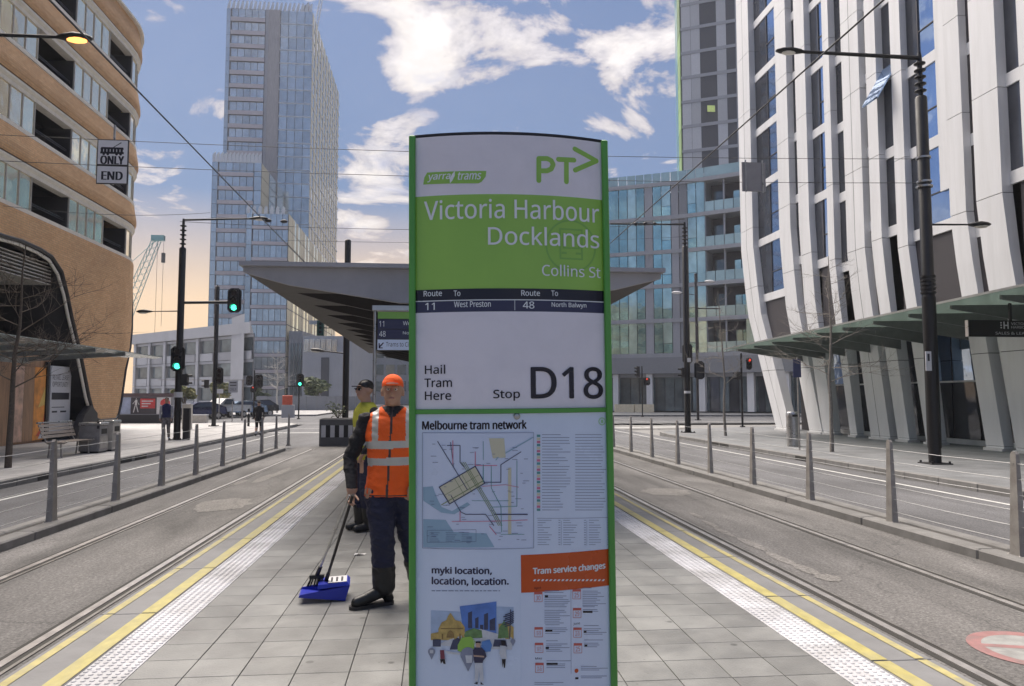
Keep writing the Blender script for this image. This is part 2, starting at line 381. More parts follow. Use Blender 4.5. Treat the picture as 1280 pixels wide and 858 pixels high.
# ================================================================== SETTING: ground, road, tracks, platform
def sheet(name, x0, x1, y0, y1, z, m, **k):
    b = MB(); b.face([(x0, y0, z), (x1, y0, z), (x1, y1, z), (x0, y1, z)]); return struct(b, name, m, **k)
sheet('ground', -3000, 3000, -200, 3000, -.42, m_ground)
sheet('road', -9.1, 10.95, -30, 54, -.300, m_asph)
sheet('cross_street', -160, 160, 54, 78, -.300, m_asph)
sheet('far_road', -12, 14, 78, 420, -.300, m_asph)
b = MB(); b.face([(-5.28, -30, -.29), (-2.46, -30, -.29), (-2.46, 29.8, -.29), (-5.28, 29.8, -.29)])
b.face([(3.04, -30, -.29), (6.42, -30, -.29), (6.35, 54, -.29), (3.04, 54, -.29)])
b.face([(-2.46, 33.5, -.29), (3.04, 33.5, -.29), (3.04, 54, -.29), (-2.46, 54, -.29)])
struct(b, 'track_bed', m_track)
# pavements with real kerbs
def pavement(name, pts, z0, z1, m, kerb_edges=()):
    b = MB(); b.prism(pts, z0, z1, 'xy'); return struct(b, name, m)
pl = [(-9.12, -30), (-9.12, 30), (-9.1, 50.6), (-9.6, 52.6), (-11.2, 53.6), (-160, 54), (-160, -30)]
pavement('left_pavement', pl, -.35, -.14, m_plaza)
prr = [(11.0, -30), (160, -30), (160, 54), (70, 54), (22, 45), (15.5, 42), (12.4, 39.5), (11.3, 37.5), (11.0, 35)]
pavement('right_pavement', prr, -.35, -.14, m_walk)
pavement('far_left_pavement', [(-160, 78), (-12, 78), (-12, 400), (-160, 400)], -.35, -.14, m_plaza)
pavement('far_right_pavement', [(14, 74), (160, 60), (160, 400), (14, 400)], -.35, -.14, m_walk)
def kerbline(name, pts, w, z0, z1, m, parent=None, seg=1.2):
    """kerb stones, each a piece with a thin joint"""
    root = link(name, None, kind='structure') if parent is None else parent
    for (a, c) in zip(pts[:-1], pts[1:]):
        L = sqrt((c[0] - a[0]) ** 2 + (c[1] - a[1]) ** 2); n = max(1, round(L / seg)); dx, dy = (c[0] - a[0]) / L, (c[1] - a[1]) / L
        mb = MB(); l = L / n; mb.bbox(-w / 2, w / 2, .006, l - .006, z0, z1, .012); me = mb.mesh('kerb_stone', m)
        for i in range(n): link('kerb_stone', me, root, (a[0] + dx * l * i, a[1] + dy * l * i, 0), rotz=atan2(-dx, dy))
    return root
kerbline('left_kerb', [(-9.04, 8), (-9.04, 50.6), (-9.6, 52.6), (-11.2, 53.65)], .16, -.34, -.137, m_kerb)
kerbline('right_kerb', [(10.92, 6), (10.92, 35), (11.25, 37.5), (12.35, 39.5), (15.5, 42.05)], .16, -.34, -.137, m_kerb)
# side-entry drains in the kerbs
for i, (px, py, s, lab) in enumerate([(176, 569, -1, 'dark drain slot in the left kerb beside the twin bins'), (157, 574, -1, 'nearer dark drain slot in the left kerb in front of the bins'), (60, 590, -1, 'dark drain slot in the left kerb below the bench'),
        (905, 553, 1, 'dark drain slot in the right kerb by the far bare tree'), (893, 551, 1, 'farther dark drain slot in the right kerb near the far bare tree'), (1003, 571, 1, 'dark drain slot in the right kerb in front of the steel bin')]):
    x = -9.04 if s < 0 else 10.92; y = atx(px, py, x - s * .08)[1]
    mb = MB(); mb.box(x - .087, x + .087, y - .45, y + .45, -.285, -.165)
    mb.build('drain_slot', m_groove, origin=(x, y, -.285), label=lab, cat='drain')

# ---- median kerbs and gravel strip under the cable fences
def median(name, x0, x1, yend, side):
    root = link(name, None, kind='structure')
    for a, w in ((x0 + side * .12, .24), (x1 - side * .09, .18)):
        mb = MB(); mb.bbox(-w / 2, w / 2, .004, 2.396, -.33, -.17, .02); me = mb.mesh('kerb_stone', m_kerb)
        y = -6
        while y + 2.4 <= yend + .1: link('kerb_stone', me, root, (a, y, 0)); y += 2.4
    mb = MB(); xa, xb = sorted((x0 + side * .24, x1 - side * .18)); mb.box(xa + .001, xb - .001, -6, y, -.33, -.195); mb.build('gravel_strip', m_strip, root)
    xa, xb = sorted((x0, x1)); mb = MB()
    mb.prism([(xa, y), (xb, y), ((xa + xb) / 2, y + 1.3)], -.33, -.175, 'xy'); mb.build('kerb_nose', m_kerb, root)
    return root
median('left_median', -5.28, -5.82, 28.8, -1)
rm = median('right_median', 6.28, 6.86, 30, 1); rm.rotation_euler = (0, 0, .010); rm.location = (.11, 0, 0)

# ---- rails
def rails(name, x, y1):
    root = link(name, None, kind='structure')
    for s, nm in ((0, 'rail'),):
        mb = MB(); mb.box(x - .035, x + .035, -8, y1, -.33, -.279); mb.build('rail', m_rail, root)
        mb = MB(); mb.box(x + .0352, x + .085, -8, y1, -.33, -.2865); mb.build('groove', m_groove, root)
        mb = MB(); mb.box(x + .0852, x + .115, -8, y1, -.33, -.281); mb.build('keeper_rail', m_railside, root)
        mb = MB(); mb.box(x - .085, x - .0352, -8, y1, -.33, -.2868); mb.build('rail_seal', m_groove, root)
for x, y1 in ((-3.05, 28.3), (-4.5, 28.3), (3.70, 120), (5.24, 120)): rails('tram_rail', x, y1)

# ---- platform
PL0, PL1, PY0, PY1 = -2.46, 3.04, -6, 30.0
root = link('platform', None, kind='structure')
mb = MB(); mb.box(PL0 + .03, PL1 - .03, PY0, PY1, -.33, -.012); mb.build('platform_base', m_grout, root)
mb = MB(); mb.prism([(PY1, -.012), (PY1 + 3.4, -.285), (PY1 + 3.4, -.33), (PY1, -.33)], PL0 + .05, PL1 - .05, 'yz'); mb.build('ramp', m_tile, root)
# edge coping: concrete blocks with painted lines
for side, xa, xb, thick, thin in ((-1, -2.46, -2.05, (-2.168, -2.062), (-2.42, -2.36)), (1, 2.63, 3.04, (2.642, 2.748), (2.925, 2.985))):
    mb = MB(); mb.bbox(0, xb - xa - .002, .003, 1.497, -.10, 0, .008); me = mb.mesh('edge_block', m_edge)
    y = PY0
    while y < PY1: link('edge_block', me, root, (xa, y, 0)); y += 1.5
    for nm, (u0, u1), m in (('thick_yellow_line', thick, m_yel), ('thin_yellow_line', thin, m_yelthin)):
        mb = MB(); y = PY0
        while y < PY1:
            mb.face([(u0, y + .012, .004), (u1, y + .012, .004), (u1, y + 1.488, .004), (u0, y + 1.488, .004)]); y += 1.5
        mb.build(nm, m, root)
# tactile pavers with studs
TP = .30
mb = MB(); mb.bbox(.0015, TP - .0015, .0015, TP - .0015, -.03, .001, .002)
for i in range(6):
    for j in range(6):
        cx_, cy_ = .025 + .05 * i, .025 + .05 * j
        mb.loft([[(cx_ + r * cos(a * pi / 3 + .5), cy_ + r * sin(a * pi / 3 + .5), z) for a in range(6)] for r, z in ((.0165, .0), (.012, .0065))], 0, False, False)
        mb.face([(cx_ + .012 * cos(a * pi / 3 + .5), cy_ + .012 * sin(a * pi / 3 + .5), .0065) for a in range(6)])
met = mb.mesh('tactile_paver', m_tact)
mm = MB()
for x in (-2.05 + .002, 2.325):
    y, n = 3.6, 0
    while y < PY1 - .3:
        if n < 86: link('tactile_paver', met, root, (x, y, .0))
        else:
            mm.box(x + .002, x + TP - .002, y + .002, y + TP - .002, -.01, .001)
            for i in range(6):
                for j in range(6):
                    a, c_ = x + .025 + .05 * i, y + .025 + .05 * j
                    mm.hexa([(a - .015, c_ - .015, .0012), (a + .015, c_ - .015, .0012), (a + .015, c_ + .015, .0012), (a - .015, c_ + .015, .0012),
                             (a - .011, c_ - .011, .0065), (a + .011, c_ - .011, .0065), (a + .011, c_ + .011, .0065), (a - .011, c_ + .011, .0065)])
        y += TP; n += 1
    mm.box(x, x + TP, PY0, 3.59, -.01, .001)
if mm.f: mm.build('tactile_pavers_far', m_tact, root, kind='stuff')
# granite tiles
TX, TY = (2.322 + 1.748) / 13, .305
mb = MB(); mb.bbox(.0025, TX - .0025, .0025, TY - .0025, -.03, 0, .002); meT = mb.mesh('paving_tile', m_tile)
rows = int((PY1 + 2) / TY); mm = MB(); cnt = 0
y0 = 3.72
k = -30
while y0 + k * TY < PY1 - .3:
    y = y0 + k * TY
    for i in range(13):
        x = -1.748 + i * TX
        if 0 <= k < 23: link('paving_tile', meT, root, (x, y, random.uniform(-.0012, .0005)))
        elif y > -2: mm.bbox(x + .0025, x + TX - .0025, y + .0025, y + TY - .0025, -.02, random.uniform(-.001, 0), .002)
    k += 1
mm.build('paving_tiles_far', m_tile, root, kind='stuff')
# crumpled scrap of paper on the tiles
p = gnd(450, 694, 0)
mb = MB(); mb.v = []
pts = [(-.06, -.02, .004), (-.01, -.04, .02), (.05, -.015, .006), (.06, .02, .016), (0, .035, .004), (-.05, .02, .018)]
mb.face([vadd(q, p) for q in pts[:4]]); mb.face([vadd(q, p) for q in (pts[0], pts[3], pts[4], pts[5])])
mb.build('litter', M('paper', (.65, .64, .62), .7), origin=p, label='small scrap of white paper on the paving left of the worker', cat='litter')

# ---- markings and patches on the roads
def ellipse(c, rx, ry, n=40): return [(c[0] + rx * cos(t * 2 * pi / n), c[1] + ry * sin(t * 2 * pi / n), c[2]) for t in range(n)]
def patch_poly(c, rx, ry, seed, z, n=36):
    r_ = random.Random(seed); f = [1 + .12 * r_.uniform(-1, 1) for _ in range(n)]
    return [(c[0] + rx * f[t] * cos(t * 2 * pi / n), c[1] + ry * f[t] * sin(t * 2 * pi / n), z) for t in range(n)]
c = gnd(833, 615, -.286); b = MB(); b.face(patch_poly(c, .48, .62, 1, -.286)); struct(b, 'right_asphalt_patch', m_patch)
c = gnd(278, 631, -.286); b = MB(); b.face(patch_poly(c, .45, .85, 2, -.286)); struct(b, 'left_asphalt_patch', m_patch)
b = MB()
for i, (px, py, rx, ry) in enumerate([(905, 665, .06, .4), (940, 680, .08, .45), (975, 698, .08, .4), (1008, 712, .09, .3), (1035, 722, .13, .18), (888, 655, .06, .3), (870, 644, .05, .3)]):
    c = gnd(px, py, -.286); b.face(patch_poly(c, rx, ry, 5 + i, -.2862 + i * .0001, 18))
struct(b, 'trench_patch', m_patch)
b = MB()
for i, (px, py, rx, ry) in enumerate([(330, 598, .13, 1.0), (352, 590, .1, 1.2), (300, 603, .1, .5)]):
    c = gnd(px, py, -.286); b.face(patch_poly(c, rx, ry, 15 + i, -.2862 + i * .0001, 18))
struct(b, 'left_trench_patch', m_patch)
# round no-entry style marking on the right track
c = gnd(1292, 812, -.286); b = MB(); R0, R1 = .43, .33
for t in range(48):
    a, a2 = t * pi / 24, (t + 1) * pi / 24
    b.face([(c[0] + r * cos(q), c[1] + r * 1.05 * sin(q), -.2855) for r, q in ((R1, a), (R0, a), (R0, a2), (R1, a2))])
struct(b, 'red_ring_marking', m_red)
b = MB(); b.face([(p[0], p[1], -.2858) for p in ellipse(c, R1 + .01, R1 * 1.05 + .01)]); struct(b, 'white_disc_marking', M('worn_white_road_paint', (.33, .33, .32), .6, var=.2, sc=10, dirt=.8, dsc=4, dcol=(.19, .185, .18)))
b = MB(); b.face([(c[0] - .33, c[1] + .10, -.2850), (c[0] - .30, c[1] + .17, -.2850), (c[0] + .32, c[1] - .02, -.2850), (c[0] + .33, c[1] - .10, -.2850)]); struct(b, 'red_bar_marking', m_red)
b = MB()
for x, yy0, yy1, w in ((-8.05, 2, 40, .10), (-5.98, 2, 29, .07), (10.05, 2, 46, .10), (6.98, 2, 34, .07)): b.face([(x, yy0, -.296), (x + w, yy0, -.296), (x + w, yy1, -.296), (x, yy1, -.296)])
b.face([(-9.0, 41.5, -.2955), (-5.3, 41.5, -.2955), (-5.3, 41.95, -.2955), (-9.0, 41.95, -.2955)])
b.face([(-9.0, 47.5, -.2955), (-2.5, 47.5, -.2955), (-2.5, 47.7, -.2955), (-9.0, 47.7, -.2955)])
b.face([(6.6, 45, -.2955), (16, 47.5, -.2955), (16, 48.2, -.2955), (6.6, 45.5, -.2955)])
b.face([(-60, 57, -.2955), (60, 57, -.2955), (60, 57.25, -.2955), (-60, 57.25, -.2955)])
struct(b, 'lane_lines', m_white)

# ================================================================== cable fences
def make_post():
    mb = MB(); w0, w1, d = .075, .032, .022
    H = 1.18
    mb.loft([[(-.046, -w0, 0), (.046, -w0, 0), (.046, w0, 0), (-.046, w0, 0)], [(-d, -w1 - .01, H - .03), (d, -w1 - .01, H - .03), (d, w1 + .01, H - .03), (-d, w1 + .01, H - .03)],
             [(-d, -w1 + .01, H), (d, -w1 + .01, H), (d, w1 - .01, H), (-d, w1 - .01, H)]])
    mb.box(-.07, .07, -.11, .11, -.02, .012)
    for sx in (-.05, .05):
        for sy in (-.085, .085): mb.lathe([(.014, .012), (.014, .03), (.006, .034)], (sx, sy, 0), 6)
    for k in range(6): mb.lathe([(.012, -d - .006), (.012, d + .006)], (0, 0, .17 + .175 * k), 8, axis=0)
    return mb
def fence(lab, x, ys, zbase, y0, y1):
    r = thing('cable_fence', lab, 'fence', (x, ys[0], zbase))
    me = make_post_mesh; r.rotation_euler = (0, 0, .012 if x > 0 else 0)
    for i, y in enumerate(ys): 
        o = link('post', me, r, (0, y - ys[0], 0)); o.rotation_euler = (random.uniform(-.02, .02), random.uniform(-.012, .012), 0)
    for k in range(6):
        z = .17 + .175 * k
        mb = MB(); pts = []
        yy = [y0] + [y for y in ys if y0 < y < y1] + [y1]
        for a, c in zip(yy[:-1], yy[1:]): pts += [(x, a, zbase + z), (x, (a + c) / 2, zbase + z - .008)]
        pts.append((x, yy[-1], zbase + z)); mb.tube(pts, .0045, 5); mb.build('cable', m_cable, r)
make_post_mesh = make_post().mesh('post', m_galv)
fence('steel cable fence on tapered posts between the left track and the left road', -5.5, [11.68 + 2.2 * i for i in range(-4, 9)], -.195, 2.88, 29.28)
fence('steel cable fence on tapered posts between the right track and the right road', 6.60, [10.42 + 2.34 * i for i in range(-4, 10)], -.195, 1.34, 30.85)

# ================================================================== LEFT TAN BRICK BUILDING
m_brick = brickmat('tan_brick', (.60, .345, .165), (.68, .42, .215), (.44, .28, .16))
m_cream = M('cream_trim', (.74, .69, .60), .55, var=.08)
m_trimdk = M('black_trim', (.02, .018, .02), .4)
m_goldrefl = glassm('gold_reflection_glass', (1.0, .90, .68), .05, .10, .8, .1)  # golden sky reflection is put into the glass colour as a warm tint
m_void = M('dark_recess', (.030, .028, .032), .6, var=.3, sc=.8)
m_mull = M('pale_mullion', (.45, .42, .38), .5)
FXL, YC, RC = -14.8, 37.1, 6.0
def lpath(s, off=0.0):
    """point on the left facade line: s = distance along it measured so that s == Y on the straight"""
    if s <= YC: return (FXL + off, s)
    a = (s - YC) / RC
    if a <= pi / 2: return (FXL - RC + (RC + off) * cos(a), YC + (RC + off) * sin(a))
    e = s - YC - RC * pi / 2; return (FXL - RC - e, YC + RC + off)
def srange(s0, s1, st=.8):
    out = [s0]; s = s0
    while s < s1 - 1e-6:
        nx = s1 if s < YC - .01 and s1 <= YC else (YC if s < YC - .01 else min(s1, s + st)); out.append(nx); s = nx
    return out
def sweep(mb, prof, s0, s1, mi=0, brick=False, caps=True, st=.8):
    """profile [(offset outward, z)] swept along the facade line"""
    ss = srange(s0, s1, st); n = len(prof)
    for a, c in zip(ss[:-1], ss[1:]):
        for i in range(n):
            j = (i + 1) % n; (o1, z1), (o2, z2) = prof[i], prof[j]
            P = [(*lpath(a, o1), z1), (*lpath(c, o1), z1), (*lpath(c, o2), z2), (*lpath(a, o2), z2)]
            d = abs(z2 - z1) + abs(o2 - o1)
            uv = [(a, z1), (c, z1), (c, z1 + (z2 - z1 or (o2 - o1))), (a, z1 + (z2 - z1 or (o2 - o1)))]
            mb.face(P, mi, False, uv)
    if caps:
        mb.face([(*lpath(ss[0], o), z) for o, z in reversed(prof)], mi); mb.face([(*lpath(ss[-1], o), z) for o, z in prof], mi)
LB = thing('brick_building', 'curved tan brick building with ribbon windows filling the left of the street', 'building', (-20, 30, -.14))
S0, S1 = -12, YC + RC * pi / 2 + 22
base_z = [8.35, 11.17, 14.02, 16.86]
for z in base_z:
    t = 9.65 + (z - 8.35)
    mb = MB(); sweep(mb, [(.0, z - .17), (.05, z - .15), (.05, z), (-.1, z), (-.3, z - .1)][::-1], S0, S1); mb.build('window_sill', m_cream, LB)
    mb = MB(); sweep(mb, [(-.35, t), (.0, t), (.0, t + .14), (.10, t + .22), (.10, t + .30), (-.35, t + .30)][::-1], S0, S1); mb.build('window_head', m_cream, LB)
    mb = MB(); sweep(mb, [(-.35, t + .302), (.05, t + .302), (.05, t + .36), (-.35, t + .36)][::-1], S0, S1); mb.build('shadow_gap', m_trimdk, LB)
    top = z + 2.82 - .17 if z < 16 else 19.75
    mb = MB(); sweep(mb, [(-.35, t + .362), (.10, t + .362), (.16, t + .55), (.16, t + .75), (.05, top), (-.35, top)][::-1], S0, S1); mb.build('brick_band', m_brick, LB)
mb = MB(); sweep(mb, [(-.5, 19.752), (.22, 19.752), (.22, 19.86), (-.5, 19.86)][::-1], S0, S1); mb.build('parapet_capping', m_cream, LB)
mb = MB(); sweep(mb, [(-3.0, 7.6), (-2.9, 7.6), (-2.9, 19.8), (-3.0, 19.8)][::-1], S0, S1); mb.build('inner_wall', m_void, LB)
# floors behind the openings
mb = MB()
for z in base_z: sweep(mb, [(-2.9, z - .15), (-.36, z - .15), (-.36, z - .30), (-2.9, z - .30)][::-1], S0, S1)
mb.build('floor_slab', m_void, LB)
mb = MB(); mb.prism([lpath(s, -.4) for s in [S0] + srange(YC, S1)] + [(-55, S0)], 19.5, 19.7, 'xy'); mb.build('roof', m_void, LB)
# window panes in groups; each dark opening is a loggia with its own rail
groups = []
s = -8.0
pat = [('g', 3.1), ('d', 2.86)]
edges = [29.0, 31.86, 35.02, 37.5]
bays = [(29.0, 31.86, 'd'), (31.86, 35.02, 'g'), (35.02, 37.6, 'd'), (37.6, 41.2, 'g'), (41.2, 43.9, 'd'), (43.9, 47.2, 'g')]
q = 29.0
for i in range(6): bays.append((q - 3.3, q, 'g')); bays.append((q - 6.1, q - 3.3, 'd')); q -= 6.1
for z in base_z:
    for a, c_, kd in bays:
        if kd == 'g':
            n = 4; w = (c_ - a) / n
            for i in range(n):
                p, p2 = lpath(a + i * w, -.06), lpath(a + (i + 1) * w, -.06)
                d = vnorm((p2[0] - p[0], p2[1] - p[1], 0)); L = sqrt((p2[0] - p[0]) ** 2 + (p2[1] - p[1]) ** 2)
                mb = MB(); g0 = (p[0] + d[0] * .02, p[1] + d[1] * .02); g1 = (p2[0] - d[0] * .02, p2[1] - d[1] * .02); nx, ny = d[1], -d[0]
                mb.hexa([(g0[0] - nx * .03, g0[1] - ny * .03, z + .02), (g1[0] - nx * .03, g1[1] - ny * .03, z + .02), (g1[0], g1[1], z + .02), (g0[0], g0[1], z + .02),
                         (g0[0] - nx * .03, g0[1] - ny * .03, z + 1.29), (g1[0] - nx * .03, g1[1] - ny * .03, z + 1.29), (g1[0], g1[1], z + 1.29), (g0[0], g0[1], z + 1.29)])
                mb.build('window_pane', m_goldrefl, LB)
            for i in range(n + 1):
                mb = MB(); p = lpath(a + i * w, -.07); mb.box(p[0] - .025, p[0] + .045, p[1] - .019, p[1] + .019, z, z + 1.3)
                mb.build('mullion', m_mull, LB)
        else:
            for e in (a, c_):
                mb = MB(); p, p2 = lpath(e, -.08), lpath(e, -2.9); mb.bar((p[0], p[1], z + .65), (p2[0], p2[1], z + .65), .06, 1.3); mb.build('loggia_wall', m_void, LB)
            mb = MB()
            for hh in (.95, 1.02): 
                for e0, e1 in zip(srange(a, c_, .5)[:-1], srange(a, c_, .5)[1:]): mb.bar((*lpath(e0, -.2), z + hh - .6), (*lpath(e1, -.2), z + hh - .6), .03, .03)
            mb.build('loggia_rail', m_trimdk, LB)
# lower brick skin: one sheet with the swooping opening cut out of it
lb = [(7.13, -12), (7.07, 27.1), (7.13, 28.2), (7.08, 29.5), (6.95, 30.4), (6.52, 31.2), (5.67, 31.74), (4.79, 32.2), (3.76, 32.85), (2.82, 33.36), (1.62, 33.98), (.95, 34.45), (.66, 34.8), (.58, 35.1)]
rb = [(.58, 36.75), (.8, 37.05), (1.36, 37.3), (2.87, 37.75), (3.99, 38.6), (5.0, 39.3), (6.0, 39.8), (7.07, 40.2)]
def interp(tab, z):
    for (z0, s0_), (z1, s1_) in zip(tab[:-1], tab[1:]):
        if min(z0, z1) <= z <= max(z0, z1) and z0 != z1: return s0_ + (s1_ - s0_) * (z - z0) / (z1 - z0)
    return None
zs = [.58, .66, .8, .95, 1.36, 1.62, 2.2, 2.87, 3.4, 3.99, 4.79, 5.2, 5.67, 6.0, 6.3, 6.52, 6.8, 6.95, 7.07]
ltab = [(z, s) for z, s in lb if s >= 30.4][::-1]
mb = MB()
def cell(z0, a0, b0, z1, a1, b1):
    n = 14
    for i in range(n):
        t0, t1 = i / n, (i + 1) / n
        sa0, sb0, sa1, sb1 = a0 + (b0 - a0) * t0, a0 + (b0 - a0) * t1, a1 + (b1 - a1) * t0, a1 + (b1 - a1) * t1
        mb.face([(*lpath(sa0, .1), z0), (*lpath(sb0, .1), z0), (*lpath(sb1, .1), z1), (*lpath(sa1, .1), z1)], 0, False, [(sa0, z0), (sb0, z0), (sb1, z1), (sa1, z1)])
        mb.face([(*lpath(sa0, -.25), z0), (*lpath(sa1, -.25), z1), (*lpath(sb1, -.25), z1), (*lpath(sb0, -.25), z0)], 0, False, [(sa0, z0), (sa1, z1), (sb1, z1), (sb0, z0)])
def LL(z): return interp(ltab, z) if z < 6.95 else 30.4
def RR(z): return interp(rb, z)
for z0, z1 in zip(zs[:-1], zs[1:]): cell(z0, LL(z0), RR(z0), z1, LL(z1), RR(z1))
sweep(mb, [(-.25, 7.072), (.1, 7.072), (.1, 8.18), (-.25, 8.18)][::-1], S0, S1)
mb.build('brick_skirt', m_brick, LB)
# dark and cream edge trims following the opening
def edge(pts, off0, off1, w, m, nm):
    mb = MB(); P = [(*lpath(s, off1), z) for s, z in pts]; rings = []
    mb.tube(P, w, 6); mb.build(nm, m, LB)
le = [(s, z) for z, s in lb if s > -5]; re_ = [(s, z) for z, s in rb]
le = [(-12, 7.07)] + le
edge(le + re_, 0, .10, .075, m_trimdk, 'opening_trim')
edge([(s - .17 * (1 if z < 6.9 else .5), z - (.13 if z > 6.4 else 0)) for s, z in le], 0, .03, .065, m_cream, 'opening_inner_trim')
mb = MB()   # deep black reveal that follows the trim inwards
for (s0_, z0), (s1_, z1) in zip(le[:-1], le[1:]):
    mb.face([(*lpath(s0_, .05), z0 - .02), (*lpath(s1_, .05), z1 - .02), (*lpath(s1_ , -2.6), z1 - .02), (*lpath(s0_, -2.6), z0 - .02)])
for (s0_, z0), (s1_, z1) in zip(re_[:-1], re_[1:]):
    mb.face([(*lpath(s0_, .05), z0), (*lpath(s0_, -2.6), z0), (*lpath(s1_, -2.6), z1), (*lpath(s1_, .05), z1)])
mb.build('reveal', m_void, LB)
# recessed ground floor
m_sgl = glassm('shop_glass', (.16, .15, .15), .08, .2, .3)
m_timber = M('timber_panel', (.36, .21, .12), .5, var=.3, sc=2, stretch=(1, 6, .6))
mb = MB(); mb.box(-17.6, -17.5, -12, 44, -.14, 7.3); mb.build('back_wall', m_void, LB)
mb = MB()
for y in [2 + 1.35 * i for i in range(22)]: mb.box(-17.49, -17.44, y, y + .07, -.14, 7.2)
for z in (2.6, 4.4, 5.8): mb.box(-17.49, -17.445, 1, 31.5, z, z + .07)
mb.build('shopfront_frame', m_mull, LB)
for i in range(16):
    for z0, z1 in ((2.68, 4.38), (4.48, 5.78)):
        y = 8.2 + 1.35 * i
        if y > 30: continue
        mb = MB(); mb.box(-17.495, -17.48, y - .05 + .03, y + 1.2, z0, z1); mb.build('shop_window', m_goldrefl if i in (12, 13, 14, 11) else m_sgl, LB)
mb = MB()
for i in range(7): mb.box(-17.3, -15.0, 14, 31.0, 5.95 + i * .13, 5.99 + i * .13)
mb.build('soffit_louvre', m_mull, LB)
# collage panels and white leasing board along the shopfront
m_ora = M('orange_graphic', (.75, .30, .06), .5, var=.35, sc=2.2); m_pink = M('skin_tone_graphic', (.55, .36, .27), .5, var=.45, sc=2.5)
m_redg = M('red_graphic', (.62, .10, .05), .5); m_wht = M('white_panel', (.62, .62, .64), .45, var=.05); m_txt = M('dark_print', (.02, .02, .03), .5, var=0)
def sidepanel(name, y0, y1, z0, z1, m, x=-15.3): 
    mb = MB(); mb.box(x - .08, x, y0, y1, z0, z1); return mb.build(name, m, LB)
def sy(px, x=-15.3): return atx(px, 550, x)[1]
mb = MB(); mb.box(-15.46, -15.381, sy(-60), sy(62), -.14, 3.2); mb.build('shopfront_wall', m_timber, LB)
sidepanel('collage_panel', sy(16), sy(27), -.05, 2.75, m_pink); sidepanel('collage_panel', sy(27.3), sy(40), -.05, 2.75, m_timber)
o = sidepanel('collage_panel', sy(40.3), sy(54), -.05, 2.75, m_ora)
mb = MB(); a, c_ = sy(44), sy(53.8)
mb.face([(-15.295, a, .1), (-15.295, c_, .1), (-15.295, c_, 1.0), (-15.295, a + .5, .55)]); mb.build('red_wedge', m_redg, LB)
mb = MB(); mb.face([(-15.292, sy(47), -.0), (-15.292, c_, -.0), (-15.292, c_, .55)]); mb.build('white_wedge', m_wht, LB)
mb = MB(); mb.face([(-15.293, a + .1, 1.2), (-15.293, c_, 1.3), (-15.293, c_, 2.0)]); mb.build('yellow_wedge', M('yellow_graphic', (.8, .55, .15), .5), LB)
mb = MB(); mb.box(-15.35, -15.25, sy(54.3), sy(57), -.14, 3.0); mb.build('door_jamb', m_trimdk, LB)
BY0, BY1 = sy(58.5), sy(84)
mb = MB(); mb.box(-15.32, -15.24, BY0, BY1, .25, 2.85); board = mb.build('leasing_board', m_wht, LB)
# ground-level tan foot behind the bins
mb = MB(); sweep(mb, [(-.6, -.14), (-.3, -.14), (-.3, .62), (-.6, .62)][::-1], 34.6, 38.5); mb.build('brick_plinth', m_brick, LB)
# slatted glass awning over the pavement
m_awn = M('awning_glass_slat', (.36, .41, .39), .25, .1, var=.15); m_awnm = M('awning_steel', (.33, .34, .33), .4, .5)
AW = thing('slatted_awning', 'slatted grey-green glass awning projecting over the left pavement', 'awning', (-13, 24, -.14))
xo = -11.2; ye = atx(203, 450, xo)[1]; za = 3.22
for k in range(11):
    x = xo - .36 * k; yend = ye - (.0 if k == 0 else .5 * k ** .75)
    mb = MB(); mb.hexa([(x - .28, 6, za - .07), (x, 6, za), (x, yend, za), (x - .28, yend - .2, za - .07), (x - .28, 6, za - .045), (x, 6, za + .03), (x, yend, za + .03), (x - .28, yend - .2, za - .045)])
    mb.build('slat', m_awn, AW)
for y in [7 + 2.4 * i for i in range(10)]:
    mb = MB(); mb.bar((xo + .02, y, za - .06), (FXL - .1, y, za - .30), .06, .16); mb.build('bracket', m_awnm, AW)
mb = MB(); mb.box(FXL + .12, FXL + .22, 6, ye - 3.5, za - .42, za - .22); mb.build('wall_rail', m_awnm, AW)

# ================================================================== RIGHT BUILDING WITH WHITE FINS
m_fin = M('white_precast_panel', (.72, .725, .74), .5, var=.05, sc=.7, bump=.05, dirt=.30, dsc=1.3, dcol=(.47, .47, .46), world=True, stretch=(1.5, 1.5, .16))
m_foot = M('pale_footing', (.6, .6, .6), .6)
m_joint = M('panel_joint', (.05, .05, .055), .8)
m_rglass = glassm('dark_facade_glass', (.07, .075, .09), .05, .25, .35)
m_bglass = glassm('sky_reflecting_glass', (.34, .48, .72), .04, .1, .9, .08)
m_rdark = M('dark_frame', (.05, .045, .05), .5)
RBX = 18.15
RB = thing('finned_building', 'white finned office building with leaning columns along the right pavement', 'building', (24, 22, -.14))
def ry(px, py=121): return atx(px, py, RBX)[1]
fins = [(928, 943, .75), (976, 990, .7), (1000, 1013, .55), (1036, 1044, .6), (1059, 1081, .5), (1090, 1103, .55), (1123, 1136, .7), (1190, 1210, .6), (1224, 1257, .7)]
fy = [(ry(a), ry(b_), d) for a, b_, d in fins]
y = fy[-1][1]
seqw = [1.9, .9, 1.3, 1.6, .9, 1.4, 1.2, 1.7]
for i in range(10):
    w = seqw[i % 8] * .8; gp = 1.25 if i % 2 else .9
    fy.append((y - gp, y - gp - w, .6)); y = y - gp - w
TOP = 28
def finshift(z, i):
    """the columns kink below the second floor and lean towards the viewer"""
    amt = 3.6 if i == 0 else (2.2 if i == 1 else 1.3 if i == 2 else .95)
    if z > (10.2 if i < 3 else 7.6): return 0
    if i > 2: return -amt * (7.6 - z) / 7.74
    if z > 6.2: return -amt * .22 * (10.2 - z) / 4.0
    return -amt * (.22 + .78 * (6.2 - z) / 6.34)
def finout(z): return 0.0 if z > 7 else -.25 * (7 - z) / 7
JT = 3.45
random.seed(11)
